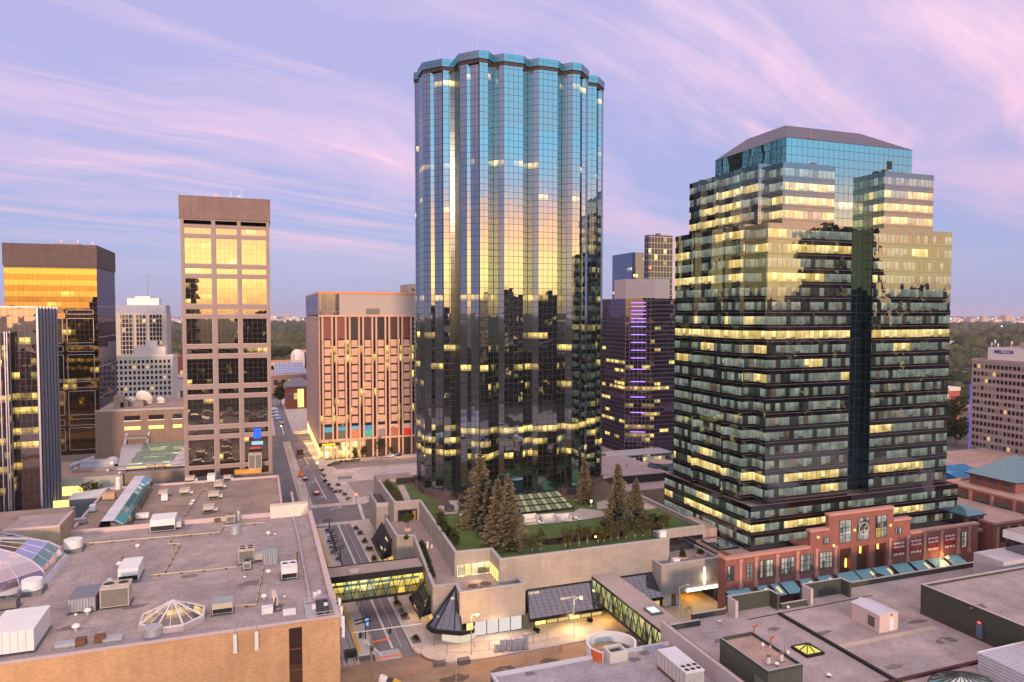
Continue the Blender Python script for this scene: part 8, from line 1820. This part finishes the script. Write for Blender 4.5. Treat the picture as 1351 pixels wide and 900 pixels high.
MB().face([(u0 - 1, 497, z1 + .8), (u1 + 1, 497, z1 + .8), (u1 - 7, 510, z1 + 6), (u0 + 7, 510, z1 + 6)]).face([(u1 + 1, 523, z1 + .8), (u0 - 1, 523, z1 + .8), (u0 + 7, 510, z1 + 6), (u1 - 7, 510, z1 + 6)]).face([(u0 - 1, 523, z1 + .8), (u0 - 1, 497, z1 + .8), (u0 + 7, 510, z1 + 6)]).face([(u1 + 1, 497, z1 + .8), (u1 + 1, 523, z1 + .8), (u1 - 7, 510, z1 + 6)]).build('hipped_roof', surf('grey_roof', (.20, .17, .19)), o)
gbox('lit_gable', o, WARMWIN, (u0 + u1) / 2 - 1, (u0 + u1) / 2 + 3, 497.7, 497.95, 1, z1 - 1)
o, u0, u1, z1 = far_block('pale domed church with small turrets beyond the brown arcaded block', 384, 402, 476, 490, 800, surf('pale_church', (.6, .5, .42)), PKB, 'church', 'church', 30)
MB().cyl((u0 + u1) / 2, 812, z1, z1 + 4, 7, n=16).dome((u0 + u1) / 2, 812, z1 + 4, 7, 8, 16, 5).build('dome', surf('pale_dome', (.62, .58, .58)), o)
for q in (u0 + 1.5, u1 - 1.5): MB().cyl(q, 801, z1, z1 + 7, 1.5, n=8).cyl(q, 801, z1 + 7, z1 + 10, 1.6, .1, n=8).build('turret', surf('pale_church', (.6, .5, .42)), o)
far_block('long pale orange roofed block left of the domed church', 340, 384, 478, 490, 760, surf('peach_block', (.55, .37, .28)), ORG, win=8)
far_block('low orange roofed sheds beyond the domed church', 384, 415, 463, 470, 1100, ORG, PKB)
far_block('low pink block beside the concrete tower, behind the church', 396, 425, 490, 505, 700, PKB, PKB, win=4)
far_block('red roofed block seen in the gap right of the white office block', 227, 244, 472, 500, 520, surf('red_house_brick', (.35, .09, .05)), surf('red_roof', (.40, .10, .07)), win=2)
far_block('low white block in the gap beside the brown framed tower', 226, 242, 500, 520, 440, WHITE, PKB, win=3)
far_block('pale low block by the valley road beyond the brick buildings', 1244, 1285, 498, 508, 520, WHITE, PKB)
far_block('brown low building between the tall narrow red building and the mauve slab', 1262, 1284, 540, 556, 330, BRN, PKB)
far_block('dark glazed block filling the view between the violet tower and the black bands', 880, 905, 596, 606, 300, BRN, PKB)
def blob_tree(lab, x, y, r, h, mat=None, grp=None):
    u, v = at(x, y, 0); o = T('broad_tree', lab, 'tree', (u, v, 0), grp); mb = MB(); leaf_cloud(mb, (0, 0, h * .58), (r, r, h * .46), 420, r * .16); mb.build('crown', mat or LEAF_D, o, local=True); MB().tube((0, 0, 0), (0, 0, h * .6), .3, .15, 6).build('trunk', BARK, o, local=True)
blob_tree('dark tree left of the small red brick house', 370, 535, 6.5, 18)
blob_tree('dark round tree before the mauve slab, upper one', 1256, 562, 9, 17); blob_tree('dark round tree before the mauve slab, lower one', 1262, 588, 8, 15); blob_tree('dark tree squeezed between the banded tower and the lower round tree', 1249, 580, 6, 13)
blob_tree('green tree clump beyond the church, left', 366, 476, 16, 20); blob_tree('green tree clump beyond the church, right', 378, 474, 14, 18)
# wooded valley: one mass of crowns
def forest(name, rmin, rmax, n, smin, smax, mat, lab, a0=-40, a1=40):
    mb = MB(); rnd = random.Random(int(rmin))
    for _ in range(n):
        r = math.sqrt(rnd.uniform(rmin ** 2, rmax ** 2)); a = A_ + R_(rnd.uniform(a0, a1)); x, y = math.sin(a) * r, math.cos(a) * r
        if mnoise.noise((x * .0016, y * .0016, 3.3)) < -.22: continue
        s = rnd.uniform(smin, smax); hh = s * rnd.uniform(.8, 1.3); k = 7; ph = rnd.random()
        rings = [(0, 1.0, .25), (1, .78, .72), (2, .35, 1.0)]
        P = [[(x + math.cos(6.283 * (i + ph) / k) * s * f * rnd.uniform(.75, 1.2), y + math.sin(6.283 * (i + ph) / k) * s * f * rnd.uniform(.75, 1.2), hh * z * rnd.uniform(.85, 1.15)) for i in range(k)] for _, f, z in rings]
        for j in range(2):
            for i in range(k): mb.face([P[j][i], P[j][(i + 1) % k], P[j + 1][(i + 1) % k], P[j + 1][i]])
        mb.face(P[2])
    return STUFF(name, mb, mat, lab, 'forest')
def forestmat():
    t = NT('forest_canopy'); p = t.pos(); a = t.noise(p, .012, 4, .6); b = t.noise(p, .25, 4, .75); c_ = t.noise(p, .0025, 3)
    c = t.mix(t.ramp(a, [(.38, (0, 0, 0)), (.62, (1, 1, 1))]), (.022, .032, .014, 1), (.095, .085, .038, 1))
    c = t.mix(t.ramp(c_, [(.5, (0, 0, 0)), (.65, (1, 1, 1))]), c, (.05, .055, .03, 1))
    return t.out(t.bsdf(t.vm('SCALE', c, sc_=t.m('ADD', .3, t.m('MULTIPLY', b, 1.4))), .95, 0, .1))
FM = forestmat()
forest('river_valley_forest', 620, 1500, 2600, 5, 10, FM, 'wooded river valley slopes beyond the city blocks')
forest('distant_forest', 1500, 4200, 4200, 11, 22, FM, 'far dark woods in front of the distant suburbs')
mbs = MB(); rnd = random.Random(5)
for _ in range(900):
    r = rnd.choice((rnd.uniform(1300, 2400), rnd.uniform(4200, 9500), rnd.uniform(4200, 9500), rnd.uniform(5200, 7500))); a = A_ + R_(rnd.uniform(-40, 40)); x, y = math.sin(a) * r, math.cos(a) * r
    if r < 3000 and rnd.random() < .85: continue
    s = rnd.uniform(8, 26) * (1 + r / 9000); h = rnd.uniform(4, 10) * (1 + r / 5000) * (2.2 if rnd.random() < .06 else 1)
    mbs.box(x - s, x + s, y - s * .5, y + s * .5, 0, h, rnd.choice((0, 0, 1, 2, 3)), skip='B')
STUFF('distant_suburb', mbs, [surf('far_white', (.62, .5, .46)), surf('far_pink', (.55, .33, .30)), surf('far_tan', (.42, .3, .24)), surf('far_grey', (.3, .28, .33))], 'pale low roofs of the suburbs on the horizon', 'suburb')
ml = MB()
for _ in range(330):
    r = rnd.uniform(3000, 9500); a = A_ + R_(rnd.uniform(-40, 40)); x, y = math.sin(a) * r, math.cos(a) * r; s = r / 930 * rnd.uniform(.18, .55); z = rnd.uniform(8, 24)
    ml.box(x - s, x + s, y - s, y + s, z, z + s * 1.6, rnd.choice((0, 0, 0, 1, 2)))
STUFF('distant_lights', ml, [emit('far_light_warm', (1, .7, .42), 3.0), emit('far_light_pink', (1, .45, .4), 2.2), emit('far_light_white', (1, .9, .8), 3.0)], 'tiny warm lights of the suburbs on the horizon', 'lights')
# ------------------------------------------------------------------ 18. unseen blocks behind the viewer that show in the mirror glass, some added
BK = [curtain('rear_dark_tower_wall', 2.0, 3.4, (.3, .3, .32), .12, .5, (.06, .05, .05), (.03, .025, .025), rnd=.10, lcol=(1, .7, .25), lstr=.8, rgrp=2, mh=1.0), curtain('rear_brown_tower_wall', 2.4, 3.4, (.3, .3, .3), .10, 1.0, (.15, .10, .08), (.02, .02, .02), rnd=.08, lcol=(1, .7, .25), lstr=.8, rgrp=1, mh=1.5), curtain('rear_pale_tower_wall', 2.0, 3.4, (.3, .3, .3), .10, .8, (.24, .18, .15), (.02, .02, .025), rnd=.12, lcol=(1, .75, .4), lstr=.8, rgrp=1, mh=1.3)]
rear = [(170, 198, -150, 79, 2, 'pale tower seen only as the darkest mirrored silhouette in the scalloped tower'), (208, 262, -160, 77, 0, 'wide dark slab seen mirrored in the right lobes of the scalloped tower'), (118, 150, -190, 69, 1, 'brown tower seen mirrored low in the left lobes of the scalloped tower'), (-100, -72, -450, 112, 1, 'brown tower mirrored in the left window column of the brown framed tower'), (-20, 30, -210, 62, 0, 'low dark slab mirrored in the middle of the brown framed tower'), (398, 440, -150, 128, 0, 'tall dark tower mirrored in the middle of the stepped banded tower'), (345, 392, -130, 74, 2, 'pale slab mirrored left of the dark reflection in the stepped tower'), (452, 480, -120, 80, 0, 'slim dark tower mirrored at the right of the stepped tower'), (-150, -110, -120, 80, 0, 'dark tower mirrored at the right edge of the gold glass'), (-260, -200, -60, 70, 1, 'brown block mirrored in the western facets'), (290, 335, -260, 72, 1, 'brown block mirrored between the two dark towers of the stepped tower'), (60, 108, -160, 50, 2, 'pale low block mirrored at the foot of the scalloped tower')]
kinds = ['dark', 'brown', 'pale']
where = ['low in the scalloped tower, left lobes', 'low in the scalloped tower, middle lobes', 'low in the scalloped tower, right lobes', 'low in the stepped tower, left wing', 'low in the stepped tower, centre', 'low in the stepped tower, right wing', 'low in the brown framed tower', 'low in the gold glass', 'low in the finned block', 'at the foot of the stepped tower, far right']
for i, (u0, u1, v1, h) in enumerate(((20, 75, -110, 36), (84, 150, -110, 40), (160, 230, -105, 42), (245, 310, -100, 46), (322, 380, -90, 46), (395, 470, -80, 50), (-70, 5, -120, 34), (-160, -85, -110, 38), (-250, -170, -90, 38), (485, 560, -60, 55))):  # rows added out of view so the lower mirror glass reflects dark
    rear.append((u0, u1, v1, h, i % 2, '%s unseen mid-rise added to darken reflections %s' % (kinds[i % 2], where[i])))
for u0, u1, v1, h, k, lab in rear:
    o = T('office_tower', lab, 'tower', ((u0 + u1) / 2, v1 - 15, 0)); mb = MB(); d = 32
    for a, b in (((u0, v1), (u0, v1 - d)), ((u0, v1 - d), (u1, v1 - d)), ((u1, v1 - d), (u1, v1)), ((u1, v1), (u0, v1))): mb.face([(*a, 0), (*b, 0), (*b, h), (*a, h)])
    mb.build('wall', BK[k], o); gbox('roof', o, ROOF1, u0, u1, v1 - d, v1, h, h + .5); gbox('rooftop_house', o, DARKGREY, u0 + (u1 - u0) * .3, u0 + (u1 - u0) * .7, v1 - d * .7, v1 - d * .3, h + .5, h + 4.5)
    MB().tube(((u0 + u1) / 2, v1 - d / 2, h + 4), ((u0 + u1) / 2, v1 - d / 2, h + 9), .2, .1, 6).build('antenna_mast', STEEL, o)
    if u1 - u0 > 35: gbox('setback', o, [DARKGREY, ROOF1], u1, u1 + 8, v1 - d, v1 - 4, 0, h * .8, mt=1)

hz_ = MB().box(-13000, 13000, -9000, 13000, -1, 160); ho = hz_.build('haze', [], None); ho['kind'] = 'stuff'; tag(ho, 'thin lilac evening haze over the far suburbs', 'haze')
hm = bpy.data.materials.new('evening_haze'); hm.use_nodes = True; ht = hm.node_tree; ht.nodes.clear()
pv = ht.nodes.new('ShaderNodeVolumePrincipled'); pv.inputs['Color'].default_value = (.86, .80, .95, 1); pv.inputs['Density'].default_value = 5.5e-5; pv.inputs['Anisotropy'].default_value = .2
mo = ht.nodes.new('ShaderNodeOutputMaterial'); ht.links.new(pv.outputs[0], mo.inputs['Volume']); ho.data.materials.append(hm)
